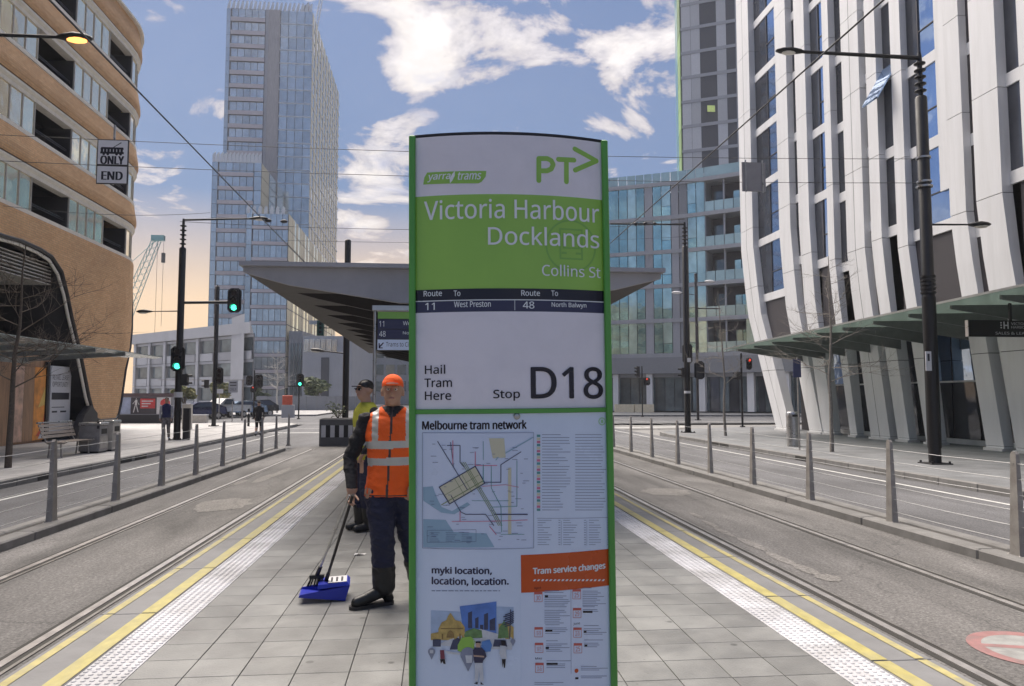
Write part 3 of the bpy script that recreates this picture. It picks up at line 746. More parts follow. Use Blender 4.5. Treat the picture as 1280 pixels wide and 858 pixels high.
for i, (yf, yn, d) in enumerate(fy):
    mb = MB(); jb = MB(); z = -.14; off = random.uniform(0, 1.6)
    lev = [-.14, .02, 3.05]; zz = 3.05 + .6 + off
    while zz < TOP: lev.append(zz); zz += JT
    lev.append(TOP)
    extra = sorted(set(lev + [6.2, 10.2]))
    for z0, z1 in zip(extra[:-1], extra[1:]):
        if z1 - z0 < .1 and z0 > 0: continue
        g0 = .012 if z0 in lev and z0 > .5 else 0; g1 = .012 if z1 in lev and z1 < TOP else 0
        a, c_ = z0 + g0, z1 - g1
        q = []
        for zz in (a, c_):
            sh = finshift(zz, i); x0 = RBX - d * .35 + finout(zz) * -1; x1 = RBX + .34
            x0 = RBX - (.12 + d * .22) - finout(zz)
            q += [(x0, yn + sh, zz), (x1, yn + sh, zz), (x1, yf + sh, zz), (x0, yf + sh, zz)]
        mb.hexa(q)
        if g1:
            sh = finshift(z1, i); jb.box(x0 + .03, x1, yn + sh + .03, yf + sh - .03, z1 - .0125, z1 + .0125)
    if yf - yn > 1.35:     # wide panels carry an upright joint
        ym = yn + (yf - yn) * .52
        for z0, z1 in zip(extra[:-1], extra[1:]):
            s0_, s1_ = finshift(z0, i), finshift(z1, i); x0 = RBX - (.12 + d * .22)
            xa, xb = x0 - finout(z0) - .004, x0 - finout(z1) - .004
            jb.hexa([(xa, ym + s0_ - .01, z0), (xa + .03, ym + s0_ - .01, z0), (xa + .03, ym + s0_ + .01, z0), (xa, ym + s0_ + .01, z0),
                     (xb, ym + s1_ - .01, z1), (xb + .03, ym + s1_ - .01, z1), (xb + .03, ym + s1_ + .01, z1), (xb, ym + s1_ + .01, z1)])
    f = mb.build('fin_column', m_fin, RB); jb.build('panel_joint', m_joint, f)
# glazing and spandrels between the fins
FL = 3.2
for i in range(len(fy) - 1):
    yn, yf = fy[i + 1][0], fy[i][1]
    if i + 1 < len(fy): yn, yf = fy[i + 1][0], fy[i][1]
    if yf - yn < .05: continue
    off = (i * 1.37) % 1.9
    blue = i in (0, 2, 6)
    gx = RBX + (.0 if i in (6,) else .07)
    nz = 0; z = 7.0 + off
    z = 6.9 + off
    while z < TOP - 1:
        mb = MB(); mb.box(gx - .06, gx + .1, yn - .02, yf + .02, z, z + .42); mb.build('spandrel', m_fin, RB)
        split = yn + (yf - yn) * (.5 if i == 0 else .70 if i == 6 else .52)
        if True:
            if blue:
                mb = MB(); mb.box(gx, gx + .03, yn, split - .02, z + .42, z + FL); mb.build('window_pane', m_bglass if i != 6 else m_bglass, RB)
                mb = MB(); mb.box(gx, gx + .03, split + .02, yf, z + .42, z + FL); mb.build('window_pane', m_rglass, RB)
                mb = MB(); mb.box(gx - .05, gx + .05, split - .02, split + .02, z + .42, z + FL); mb.box(gx - .04, gx + .035, yn, split, z + 1.5, z + 1.54); mb.build('window_frame', m_rdark, RB)
            else:
                mb = MB(); mb.box(gx, gx + .03, yn, yf, z + .42, z + FL); mb.build('window_pane', m_rglass, RB)
        z += FL
    mb = MB(); mb.box(gx + .032, gx + .08, yn - 1.5, yf + .3, 4.5, TOP); mb.build('backing', m_rdark, RB)
# white blind panel beside the blue window band and the open vent above
yv0, yv1 = ry(1176), ry(1190)
mb = MB(); mb.box(RBX - .10, RBX - .02, fy[7][0], fy[7][0] + (fy[6][1] - fy[7][0]) * .28, 9.0, TOP); mb.build('blank_panel', m_fin, RB)
yv = (fy[5][1] + fy[6][0]) / 2; zv = EYE + (496 - 30) / 950 * (yv / 1.0) * 1.0
mb = MB(); w = (fy[5][1] - fy[6][0]) / 2
mb.hexa([(RBX - .9, yv - w, zv - 2.0), (RBX + .3, yv - w, zv), (RBX + .3, yv + w, zv), (RBX - .9, yv + w, zv - 2.0), (RBX - .86, yv - w, zv - 2.05), (RBX + .34, yv - w, zv - .05), (RBX + .34, yv + w, zv - .05), (RBX - .86, yv + w, zv - 2.05)])
mb.build('open_window', m_bglass, RB, label='window sash tilted open')
# ground floor glass wall, plinths, soffit
mb = MB(); mb.box(RBX + 1.30, RBX + 1.4, -12, ry(1000) + 1.5, -.14, 4.6); mb.build('ground_floor_wall', m_rdark, RB)
y = -9
k = 0
while y < ry(1013):
    mb = MB(); mb.box(RBX + 1.26, RBX + 1.295, y + .04, y + 1.4, .06, 2.15); mb.build('shop_window', m_rglass, RB)
    mb = MB(); mb.box(RBX + 1.26, RBX + 1.295, y + .04, y + 1.4, 2.22, 4.2); mb.build('shop_window', m_bglass if k % 3 in (0, 1) else m_rglass, RB)
    y += 1.44; k += 1
mb = MB(); mb.box(RBX + 1.22, RBX + 1.30, -9, ry(1013) + 1, -.14, .05); mb.box(RBX + 1.24, RBX + 1.30, -9, ry(1013) + 1, 2.152, 2.218); mb.build('window_sill', m_fin, RB)
for (yf, yn, d) in fy:
    mb = MB(); i = fy.index((yf, yn, d)); sh = finshift(0, i); mb.box(RBX - .12 - d * .22 + .16, RBX + .42, yn + sh - .03, yf + sh + .03, -.14, -.055); mb.build('column_foot', m_foot, RB)
mb = MB(); mb.box(RBX + .1, 60, -14, fy[0][0] - .2, TOP - .2, TOP + .3); mb.box(RBX + .6, 60, fy[0][0] - .9, fy[0][0] - .1, 10.2, TOP - .2); mb.build('far_wall', m_fin, RB)
mb = MB(); mb.box(RBX + 1.42, 60, -14, fy[0][0] - 3.5, -.14, 10.2); mb.box(RBX + .6, 60, -14, -13.5, 0, TOP); mb.build('core_wall', m_rdark, RB)
# glass fin canopy
m_cang = clearglass('canopy_glass', (.42, .49, .46)); m_canb = M('canopy_beam', (.15, .16, .155), .4, .3)
CN = thing('glass_canopy', 'long glass canopy on dark tapering beams below the white fins', 'canopy', (15.5, 25, -.14))
p0 = aty(1330, 348, 17.0); xe = 14.2
yA = atx(905, 437, xe)[1]
zA = atx(905, 437, xe)[2]; yB = 8.0; zB = atx(1280, 357, xe)[2]; yBm = atx(1280, 357, xe)[1]
def cz(y): return zA + (zB - zA) * (yA - y) / (yA - yBm)
mb = MB(); mb.hexa([(xe, yB, cz(yB)), (RBX + 1.2, yB, cz(yB) + .12), (RBX + 1.2, yA, cz(yA) + .12), (xe, yA, cz(yA)), (xe, yB, cz(yB) + .035), (RBX + 1.2, yB, cz(yB) + .155), (RBX + 1.2, yA, cz(yA) + .155), (xe, yA, cz(yA) + .035)])
mb.build('glass_roof', m_cang, CN)
mb = MB(); mb.bar((xe - .02, yB, cz(yB) + .01), (xe - .02, yA, cz(yA) + .01), .03, .06); mb.build('edge_trim', m_awnm, CN)
y = yA - .5
while y > 9:
    mb = MB(); z = cz(y) - .02
    mb.hexa([(xe + .5, y - .04, z - .10), (RBX, y - .04, z - .62), (RBX, y + .04, z - .62), (xe + .5, y + .04, z - .10), (xe + .5, y - .04, z - .0), (RBX, y - .04, z + .08), (RBX, y + .04, z + .08), (xe + .5, y + .04, z)])
    mb.build('beam', m_canb, CN); y -= 1.95
# ================================================================== facade builder for the buildings farther off
def facade(root, A, B, z0, nf, fh, cols, nrm, limit=300, base=0):
    """cols: (t0, t1, kind, material, zlo, zhi, out) along A->B; every window of the nearest floors is a part of its own"""
    L = sqrt((B[0] - A[0]) ** 2 + (B[1] - A[1]) ** 2); ux, uy = (B[0] - A[0]) / L, (B[1] - A[1]) / L
    O = worldloc(root); count = 0; far = {}
    for (t0, t1, nm, m, zl, zh, out) in cols:
        mb = MB(); th = .12
        P = [(A[0] + ux * L * t + nrm[0] * o - O[0], A[1] + uy * L * t + nrm[1] * o - O[1]) for t, o in ((t0, out), (t1, out), (t1, out - th), (t0, out - th))]
        mb.hexa([(*p, zl) for p in P] + [(*p, zh) for p in P]); me = None
        for k in range(nf):
            if count < limit:
                if me is None: me = mb.mesh(nm, m)
                link(nm, me, root, (0, 0, z0 + k * fh - O[2])); count += 1
            else:
                key = (nm, m.name); far.setdefault(key, (MB(), m))[0].hexa([(p[0] + O[0], p[1] + O[1], zl + z0 + k * fh) for p in P] + [(p[0] + O[0], p[1] + O[1], zh + z0 + k * fh) for p in P])
    for (nm, _), (b_, m) in far.items(): b_.build(nm + '_rest', m, root, kind='stuff')
def quadprism(root, name, pts, z0, z1, m):
    mb = MB(); mb.prism(pts, z0, z1, 'xy'); return mb.build(name, m, root)
def xy(px, Y, py=430): p = aty(px, py, Y); return (p[0], p[1])
def zpx(px, py, Y): return aty(px, py, Y)[2]

g_blue = glassm('tower_blue_glass', (.50, .57, .60), .12, .14, .75, .15); g_teal = glassm('teal_glass', (.38, .62, .62), .07, .14, .8, .2)
g_teal2 = glassm('pale_teal_glass', (.52, .72, .70), .10, .14, .7, .2); g_dk = glassm('dull_dark_glass', (.16, .20, .22), .10, .25, .5, .3)
g_green = glassm('green_tinted_glass', (.25, .55, .42), .15, .2, .5, .2)
m_slabp = M('pinkish_concrete', (.46, .43, .46), .7, var=.08, sc=.3); m_frostw = M('frosted_white_frame', (.55, .58, .62), .5, var=.05)
m_tan = M('tan_screen', (.33, .32, .33), .7, var=.2, sc=2, stretch=(3, 3, .3)); m_gpan = M('grey_panel', (.31, .32, .35), .5, var=.05, rnd=.12)
m_gpan2 = M('mid_grey_panel', (.22, .23, .25), .5, var=.05); m_slabg = M('grey_slab_edge', (.31, .32, .35), .6, var=.06); m_lime = M('lime_panel', (.22, .36, .12), .5, rnd=.4)
m_sunface = M('sun_tinted_panel', (.55, .50, .35), .45, var=.06, rnd=.05); m_core = M('shadowy_core', (.06, .065, .08), .7); m_dpan = M('pale_tower_panel', (.47, .48, .50), .5, var=.05, rnd=.12); g_dgreen = glassm('dull_green_glass', (.40, .58, .52), .12, .3, .5, .3); m_mix = M('balcony_recess', (.07, .065, .075), .7)  # yellow glow of the lit tower side is put into its panel colour
m_bgrey = M('pale_grey_render', (.38, .39, .42), .7, var=.08, sc=.4)
m_bal = glassm('balustrade_glass', (.42, .56, .56), .12, .1, .4, .1)

# ---- curved glass building at the end of the right pavement
CBn = thing('curved_glass_building', 'curved teal glass apartment building with open balconies beyond the cross street', 'building', (*xy(800, 90), -.14))
YS = lambda px: 95 - (px - 600) * .0415 - max(0, px - 860) * .012
zf = 6.2; FH = 4.02
kinds = []
px = 560
seq = []
while px < 766: seq.append((px, px + 12.5, 'g')); px += 12.5
seq += [(766, 775, 'g'), (775, 786, 'g'), (786, 797, 'g'), (797, 807.5, 'g'), (807.5, 818, 'p'), (818, 829, 'g'), (829, 841, 'h'), (841, 851, 'p'), (851, 862, 'q'), (862, 873, 'h'), (873, 884, 'g'), (884, 933, 'b'), (933, 945, 'g'), (945, 975, 'b'), (975, 990, 'p'), (990, 1010, 'g')]
O = worldloc(CBn)
for px0, px1, kd in seq:
    A, B = xy(px0, YS(px0)), xy(px1, YS(px1)); L = sqrt((B[0] - A[0]) ** 2 + (B[1] - A[1]) ** 2); n = ((B[1] - A[1]) / L, -(B[0] - A[0]) / L)
    def elem(nm, m, zl, zh, out, th=.12, t0=0.0, t1=1.0, ks=range(5), sink=0):
        mb = MB()
        P = [(A[0] + (B[0] - A[0]) * t + n[0] * o - O[0], A[1] + (B[1] - A[1]) * t + n[1] * o - O[1]) for t, o in ((t0, out), (t1, out), (t1, out - th), (t0, out - th))]
        mb.hexa([(*p, zl) for p in P] + [(*p, zh) for p in P]); me = mb.mesh(nm, m)
        for k in ks: link(nm, me, CBn, (0, 0, zf + k * FH - O[2]))
    e = .04 / L
    if kd == 'g': elem('window', g_teal if (int(px0) % 3) else g_teal2, .45, FH - .02, 0, t0=e, t1=1 - e)
    elif kd == 'h':
        elem('window', g_teal2, 1.6, FH - .02, 0, t0=e, t1=1 - e); elem('window', g_teal, .45, 1.55, 0, t0=e, t1=1 - e)
    elif kd == 'p': elem('wall_panel', m_gpan, .45, FH - .02, .02, t0=e, t1=1 - e)
    elif kd == 'q': elem('wall_panel', m_gpan2, .45, FH - .02, .01, t0=e, t1=1 - e)
    else:
        w_ = 1 / 4
        for q in range(4): elem('balustrade', m_bal, .45, 1.6, .0, .06, q * w_ + e, (q + 1) * w_ - e)
        elem('balcony_wall', m_mix, 0, FH, -2.4); elem('dividing_wall', m_gpan2, .4, FH, -.1, 2.3, -.01, .02); elem('column', m_gpan, .4, FH, -.2, .3, .47, .51)
        elem('window', g_teal2, .5, 3.0, -2.2, t0=.62, t1=.78); elem('window', g_teal, .5, 3.0, -2.2, t0=.80, t1=.96); elem('window', g_dk, .5, 3.2, -2.2, t0=.10, t1=.40)
    # slab edges
    for k in range(6): elem('slab_edge', m_slabg, -.02, .43, .18, 3.0, 0, 1, ks=[k])
    elem('roof_balustrade', m_bal, .45, 1.55, .1, .06, e, 1 - e, ks=[5])
    # street floor: soffit band, shop glass, column
    elem('fascia', m_gpan2, -1.9, -.03, .5, .9, ks=[0]); 
    if kd != 'b': elem('shop_window', g_dk, -6.2, -2.3, -.8, ks=[0], t0=e, t1=1 - e)
    else:
        for q in range(4): elem('shop_window', g_dk if q % 2 else m_rglass, -6.2, -2.3, -.8, ks=[0], t0=q / 4 + e, t1=(q + 1) / 4 - e)
    elem('shop_head', m_gpan, -2.3, -1.92, -.4, .4, ks=[0])
    if int(px0) in (766, 807, 873, 933, 975, 735, 685): elem('street_column', m_fin, -6.2, -1.92, .1, .8, ks=[0], t0=0, t1=min(.7, .9 / L))
pts = [xy(p, YS(p) + 1.0) for p in range(560, 1011, 30)]; pts += [(pts[-1][0] + 4, pts[-1][1] + 22), (pts[0][0] + 2, pts[0][1] + 18)]
mb = MB(); pp = [xy(p, YS(p) + 2.9) for p in range(560, 1011, 30)]; pp += [(pp[-1][0] + 4, pp[-1][1] + 18), (pp[0][0] + 2, pp[0][1] + 14)]
mb.prism(pp, -.14, 26.2, 'xy'); mb.build('core', m_core, CBn)
mb = MB(); a_, b_ = xy(768, YS(768) - 1.6), xy(817, YS(817) - 1.6)
for i in range(2):
    mb = MB(); pA = (a_[0] + (b_[0] - a_[0]) * i / 2 + .05, a_[1] + (b_[1] - a_[1]) * i / 2); pB = (a_[0] + (b_[0] - a_[0]) * (i + 1) / 2 - .05, a_[1] + (b_[1] - a_[1]) * (i + 1) / 2)
    mb.bar((*pA, .35), (*pB, .35), 1.1, .5) if False else mb.hexa([(pA[0], pA[1], -.14), (pB[0], pB[1], -.14), (pB[0], pB[1] + .5, -.14), (pA[0], pA[1] + .5, -.14), (pA[0], pA[1], .78), (pB[0], pB[1], .78), (pB[0], pB[1] + .5, .78), (pA[0], pA[1] + .5, .78)])
    mb.build('planter_box', M('cream_planter', (.62, .56, .42), .6), origin=(pA[0], pA[1], -.14), label=('left' if i == 0 else 'right') + ' one of two cream planter boxes outside the far shopfront', cat='planter', group='cream planter boxes')

# ---- dark tower rising behind it
DT = thing('dark_tower', 'tall grey panelled tower with lime green corner rising behind the curved glass building', 'building', (*xy(890, 112), -.14))
A, B = xy(857, 114), xy(990, 107); L = sqrt((B[0] - A[0]) ** 2 + (B[1] - A[1]) ** 2)
n = ((B[1] - A[1]) / L, -(B[0] - A[0]) / L)
def tt(px): return (px - 857) / 133.0
cols = [(tt(858), tt(870), 'wall_panel', m_dpan, .5, 3.95, 0), (tt(870.4), tt(882.5), 'wall_panel', m_dpan, .5, 3.95, .03), (tt(883), tt(893), 'window', g_dgreen, .5, 3.95, -.05), (tt(893.3), tt(904), 'window', g_green, .5, 3.95, -.05),
        (tt(904.5), tt(917), 'wall_panel', m_dpan, .5, 3.95, .03), (tt(917.5), tt(928), 'window', g_dgreen, .5, 3.95, -.05), (tt(929), tt(945), 'wall_panel', m_gpan, .5, 3.95, 0), (tt(945.5), tt(965), 'window', g_dk, .5, 3.95, -.05), (tt(966), tt(989), 'wall_panel', m_gpan, .5, 3.95, 0),
        (tt(857), tt(990), 'floor_band', m_slabg, .0, .5, .08)]
facade(DT, A, B, 20, 14, 3.97, cols, n)
A2 = xy(850.5, 122)
l2_ = sqrt((A[0] - A2[0]) ** 2 + (A[1] - A2[1]) ** 2); n2_ = ((A[1] - A2[1]) / l2_, -(A[0] - A2[0]) / l2_)
facade(DT, A2, A, 20, 14, 3.97, [(.02, .48, 'window', g_green, .1, 3.9, .12), (.52, .98, 'lime_panel', m_lime, .1, 3.9, .14)], n2_)
quadprism(DT, 'core', [A2, (A[0], A[1] + .02), (B[0], B[1] + .02), (B[0], B[1] + 25), xy(853, 142)], -.14, 75.4, m_core)
cc = aty(888, 137, 111.3)
o = MB().box(cc[0] - .6, cc[0] + .6, cc[1] - .35, cc[1] - .3, cc[2] - .5, cc[2] + .5).build('lit_window', M('lit_room', (.5, .6, .2), .5, emit=(.7, .85, .25), es=.12), DT)

# ---- glass tower with stepped front blocks
TW = thing('glass_tower', 'tall pale blue glass apartment tower with stepped lower blocks left of the centre', 'building', (*xy(330, 175), -.14))
NF = (0, -1)
Y1 = 178.0; a, b_ = xy(272, Y1), xy(383, Y1); zt = zpx(320, 12, Y1)
nfl = 29; fh = zt / nfl
def t1(px): return (px - 272) / 111.0
cols = [(t1(272), t1(277), 'window', g_blue, .1, fh, 0), (t1(278), t1(322), 'balcony_front', m_slabp, 0, fh * .30, .5)]
cols += [(t1(279 + 8.6 * i), t1(279 + 8.6 * i + 8.0), 'window', g_blue, fh * .33, fh * .97, 0) for i in range(5)]
cols += [(t1(342 + 10.4 * i), t1(342 + 10.4 * i + 9.8), 'window', g_blue, .12, fh, .0) for i in range(4)]
cols += [(t1(322.5), t1(326), 'wall_panel', m_gpan, 0, fh, .1), (t1(341), t1(383), 'floor_band', m_frostw, -.08, .12, .15)]
facade(TW, a, b_, 0, nfl, fh, cols, NF, 330)
mb = MB(); c0, c1 = xy(326.5, Y1 - .3), xy(341, Y1 - .3); mb.box(c0[0], c1[0], Y1 - .3, Y1 + 1, 0, zt); mb.build('screen_wall', m_tan, TW)
Yf = 228.0; e0 = (b_[0], Y1); e1 = (b_[0] , Yf)
quadprism(TW, 'core', [(a[0], Y1 + .05), (b_[0] - .1, Y1 + .05), (b_[0] - .1, Yf), (a[0], Yf)], -.14, zt, m_core)
side = []
nb = 11
for i in range(nb):
    side.append(((i + .02) / nb, (i + .56) / nb, 'side_panel', m_sunface, .25, fh, .02)); side.append(((i + .58) / nb, (i + .98) / nb, 'side_window', g_blue, .25, fh, -.05))
side.append((0, 1, 'side_band', m_frostw, -.08, .25, .12))
facade(TW, e0, e1, 0, nfl, fh, side, (1, 0), 0)
mb = MB()
for i in range(20):
    x = a[0] + (b_[0] - a[0]) * (i / 20); z = zt
    mb.prism([(x, z + .002), (x + .75, z + .002), (x + .9, z + 1.9), (x + .55, z + 2.1)], Y1, Y1 + .25, 'xz')
mb.build('roof_fins', m_frostw, TW, kind='stuff')
mb = MB(); mb.prism([(b_[0] - 3.5, zt), (b_[0] - 1.5, zt), (b_[0] - 1.5, zt + 4), (b_[0] - 3.5, zt + 2)], Y1 + 3, Y1 + 9, 'xz'); mb.build('plant_room', m_gpan, TW)
# middle block
Y2 = 163.0; a2, b2 = xy(259, Y2), xy(322, Y2); z2 = zpx(290, 203, Y2); n2f = round(z2 / 3.1); f2 = z2 / n2f
def t2(px): return (px - 259) / 63.0
cols = [(t2(259.5), t2(266), 'window', g_blue, .1, f2, 0), (t2(267), t2(312), 'balcony_front', m_slabp, 0, f2 * .26, .4), (t2(312.5), t2(321.5), 'window', g_blue, .1, f2, 0)]
cols += [(t2(268 + 8.8 * i), t2(268 + 8.8 * i + 8.1), 'window', g_blue, f2 * .29, f2 * .97, 0) for i in range(5)]
facade(TW, a2, b2, 0, n2f, f2, cols, NF)
quadprism(TW, 'core', [(a2[0], Y2 + .05), (b2[0] - .1, Y2 + .05), (b2[0] - .1, Y1 + 5), (a2[0], Y1 + 5)], -.14, z2, m_core)
facade(TW, (b2[0], Y2), (b2[0], Y1 - .2), 0, n2f, f2, [(.02, .48, 'side_panel', m_sunface, .2, f2, 0), (.52, .98, 'side_window', g_blue, .2, f2, 0)], (1, 0), 0)
mb = MB()
for i in range(13):
    x = a2[0] + (b2[0] - a2[0]) * (i / 13); mb.prism([(x, z2 + .002), (x + .7, z2 + .002), (x + .6, z2 + 2.2), (x, z2 + 1.6)], Y2, Y2 + .25, 'xz')
mb.build('roof_fins', m_frostw, TW, kind='stuff')
# front block
Y3 = 150.0; a3, b3 = xy(304, Y3), xy(358, Y3); z3 = zpx(330, 267, Y3); n3f = round(z3 / 3.1); f3 = z3 / n3f
def t3(px): return (px - 304) / 54.0
cols = [(t3(304.5), t3(311), 'window', g_blue, .1, f3, 0), (t3(312), t3(357), 'balcony_front', m_slabp, 0, f3 * .2, .4)]
cols += [(t3(313 + 7.4 * i), t3(313 + 7.4 * i + 6.8), 'window', g_blue, f3 * .23, f3 * .97, 0) for i in range(6)]
facade(TW, a3, b3, 0, n3f, f3, cols, NF)
Y3b = 215.0
quadprism(TW, 'core', [(a3[0], Y3 + .05), (b3[0] - .1, Y3 + .05), (b3[0] - .1, Y3b), (a3[0], Y3b)], -.14, z3 - .1, m_core)
side = []
for i in range(16): side.append(((i + .03) / 16, (i + .5) / 16, 'side_panel', m_sunface, .2, f3, 0)); side.append(((i + .53) / 16, (i + .97) / 16, 'side_window', m_sunface if i % 3 == 0 else g_teal2, .2, f3, -.03))
facade(TW, (b3[0], Y3), (b3[0], Y3b), 0, n3f, f3, side, (1, 0), 0)
mb = MB()
for i in range(7):
    x = a3[0] + (b3[0] - a3[0]) * (i / 7.3); mb.prism([(x, z3 - .05), (x + .6, z3 - .05), (x + .6, z3 + 1.3), (x + .25, z3 + 1.6), (x, z3 + .8)], Y3, Y3 + .3, 'xz')
mb.build('roof_fins', m_frostw, TW, kind='stuff')

# ---- low grey apartment block at its foot
LG = thing('low_apartment_block', 'low pale grey block with white balconies at the foot of the glass tower', 'building', (*xy(240, 118), -.14))
A, B = xy(170, 128), xy(318, 104); L = sqrt((B[0] - A[0]) ** 2 + (B[1] - A[1]) ** 2); n = ((B[1] - A[1]) / L, -(B[0] - A[0]) / L)
cols = []
for i in range(7):
    u0 = i / 7.0
    cols.append((u0 + .01, u0 + .03, 'pier', m_bgrey, 0, 3.3, .5)); cols.append((u0 + .035, u0 + .135, 'balcony_front', m_gpan if i % 2 else m_bgrey, 0, 1.1, .3)); cols.append((u0 + .04, u0 + .13, 'window', g_dk, 1.2, 2.9, .06))
cols.append((0, 1, 'slab_edge', m_bgrey, 2.95, 3.28, .2))
facade(LG, A, B, 0, 3, 3.35, cols, n)
quadprism(LG, 'core', [A, (B[0], B[1] + .1), xy(317, 124), xy(190, 146)], -.14, 10.1, M('recess_grey', (.17, .175, .19), .8))
mb = MB(); u0 = vnorm((B[0] - A[0], B[1] - A[1], 0))
mb.prism([(A[0] + n[0] * .7, A[1] + n[1] * .7), (B[0] + n[0] * .7, B[1] + n[1] * .7), xy(317, 123), xy(190, 145)], 10.102, 11.6, 'xy'); mb.build('roof', m_bgrey, LG)
c0 = xy(290, 107.5)
mb = MB(); mb.hexa([(*xy(289, 107), -.14), (*xy(305, 104.5), -.14), (*xy(305, 108.5), -.14), (*xy(289, 110), -.14), (*xy(289, 107), 12.4), (*xy(305, 104.5), 12.8), (*xy(305, 108.5), 12.8), (*xy(289, 110), 12.4)]); mb.build('stair_wall', m_bgrey, LG)

# ---- buildings closing the street
def simple(nm, lab, px0, px1, Y, ytop, m, extra=None):
    r = thing(nm, lab, 'building', (*xy((px0 + px1) / 2, Y), -.14)); a_, c_ = xy(px0, Y), xy(px1, Y)
    quadprism(r, 'wall', [a_, c_, (c_[0] + 2, Y + 25), (a_[0], Y + 25)], -.14, zpx(px0, ytop, Y), m)
    if extra: extra(r)
    return r
def exA(r):
    for i in range(3):
        a_, c_ = xy(363 + i * 5, 149.4), xy(366.5 + i * 5, 149.4)
        MB().box(a_[0], c_[0], 149.8, 150.0, 2, 12).build('window', g_dk, r)
simple('grey_block', 'narrow mid grey concrete block right of the glass tower base', 361, 378, 150, 414, m_gpan2, exA)
def exB(r):
    for i in range(6):
        a_, c_ = xy(380 + i * 7, 145), xy(386.3 + i * 7, 145)
        MB().box(a_[0], c_[0], 144.8, 145.0, zpx(380, 440, 145), zpx(380, 424, 145)).build('window', g_blue, r)
    a_, c_ = xy(402, 145), xy(412, 145); MB().box(a_[0], c_[0], 144.85, 145, 1, zpx(380, 447, 145)).build('tall_window', m_core, r)
simple('white_block', 'low white rendered building with a strip of blue windows behind the round tree', 378.5, 440, 145, 420, m_bgrey, exB)
def exC(r):
    for i in range(9):
        for k in range(5):
            a_, c_ = xy(441 + i * 14, 185), xy(452 + i * 14, 185)
            MB().box(a_[0], c_[0], 184.8, 185, 3 + k * 4, 5.4 + k * 4).build('window', g_dk, r)
simple('pale_slab_block', 'long pale building seen under the tram shelter roof', 441, 566, 185, 378 + 35, m_bgrey, exC)
mb = MB(); a_, c_ = xy(322, 104), xy(470, 104)
GW = thing('concrete_wall', 'long grey concrete wall across the far side of the intersection', 'wall', (*xy(390, 104), -.14))
n_ = 12
for i in range(n_):
    x0, x1 = a_[0] + (c_[0] - a_[0]) * i / n_, a_[0] + (c_[0] - a_[0]) * (i + 1) / n_
    MB().box(x0 + .02, x1 - .02, 104, 104.3, -.14, 1.75 - .05 * (i % 2)).build('wall_panel', m_gpan2, GW)
# ---- hoarding with posters on the left plaza
YH = 53.2
HB = thing('hoarding', 'long site hoarding with posters at the back of the left plaza', 'hoarding', (*xy(170, YH), -.14))
h0, h1 = xy(100, YH)[0], xy(218, YH)[0]
MB().box(h0, h1, YH, YH + .3, -.14, .42).build('base_board', m_dark, HB)
MB().box(h0, h1, YH + .02, YH + .28, .422, 1.62).build('panel_board', m_gpan2, HB)
MB().box(h0, h1, YH - .02, YH + .3, 1.622, 1.86).build('top_rail', M('maroon_rail', (.10, .07, .08), .6), HB)
mp_blue = M('blue_poster', (.33, .38, .52), .5, var=.3, sc=1.5); mp_dk = M('dark_poster', (.05, .045, .055), .5); mp_red = M('red_poster', (.52, .06, .06), .5, var=.2); mp_wh = M('white_poster', (.60, .60, .62), .5)
def hp(px0, px1, m, nm='poster', z0=.48, z1=1.58, yo=0):
    return MB().box(xy(px0, YH)[0], xy(px1, YH)[0], YH - .012 - yo, YH + .018 - yo, z0, z1).build(nm, m, HB)
hp(110, 146, mp_red); hp(148, 166, mp_blue); hp(166.6, 198, mp_dk); hp(198.5, 216, mp_wh); hp(178, 196.5, mp_red, 'poster_print', .85, 1.5, .012)
mb = MB()   # small white striding figure printed on the dark poster
fx = xy(172.5, YH)[0]; yq = YH - .03
for q in ([(0, 1.45), (.05, 1.45), (.05, 1.52), (0, 1.52)], [(-.06, 1.05), (.08, 1.05), (.10, 1.42), (-.04, 1.42)], [(-.06, 1.04), (-.0, 1.04), (-.10, .58), (-.16, .58)], [(.02, 1.04), (.08, 1.04), (.20, .60), (.14, .60)], [(.08, 1.38), (.1, 1.33), (.24, 1.1), (.2, 1.08)], [(-.04, 1.38), (-.05, 1.3), (-.18, 1.12), (-.2, 1.17)]):
    mb.face([(fx + a_, yq, c_) for a_, c_ in q])
mb.build('poster_figure', mp_wh, HB)
mb = MB(); c0 = xy(209, YH)[0]; mb.face([(c0 + .32 * cos(t * pi / 8), yq, 1.2 + .3 * sin(t * pi / 8)) for t in range(16)]); mb.build('poster_emblem', mp_red, HB)
mb = MB()
for i in range(3): mb.box(xy(180, YH)[0], xy(194 - i * 3, YH)[0], YH - .04, YH - .025, 1.3 - i * .17, 1.37 - i * .17)
mb.build('poster_text_lines', mp_wh, HB, kind='stuff')

# ---- crane far behind the brick building
m_cr = M('teal_crane_steel', (.18, .38, .38), .5); 
CR = thing('tower_crane', 'teal lattice crane jib rising behind the brick building', 'crane', (*xy(130, 160), -.14))
def lattice(pa, pb, w, nseg, r):
    d = vsub(pb, pa); a_, c_ = frame(d); mb = MB(); C4 = [(1, 1), (-1, 1), (-1, -1), (1, -1)]
    def pt(t, k, ww): p = vadd(pa, vmul(d, t)); return vadd(p, vadd(vmul(a_, C4[k][0] * ww), vmul(c_, C4[k][1] * ww)))
    for k in range(4): mb.tube([pt(0, k, w), pt(1, k, w * .5)], r, 4)
    for i in range(nseg):
        for k in range(4):
            mb.tube([pt(i / nseg, k, w * (1 - .5 * i / nseg)), pt((i + 1) / nseg, (k + 1) % 4, w * (1 - .5 * (i + 1) / nseg))], r * .6, 3)
    return mb
ja, jb_ = aty(140, 432, 160), aty(196, 300, 160)
lattice(ja, jb_, 1.3, 16, .08).build('jib', m_cr, CR)
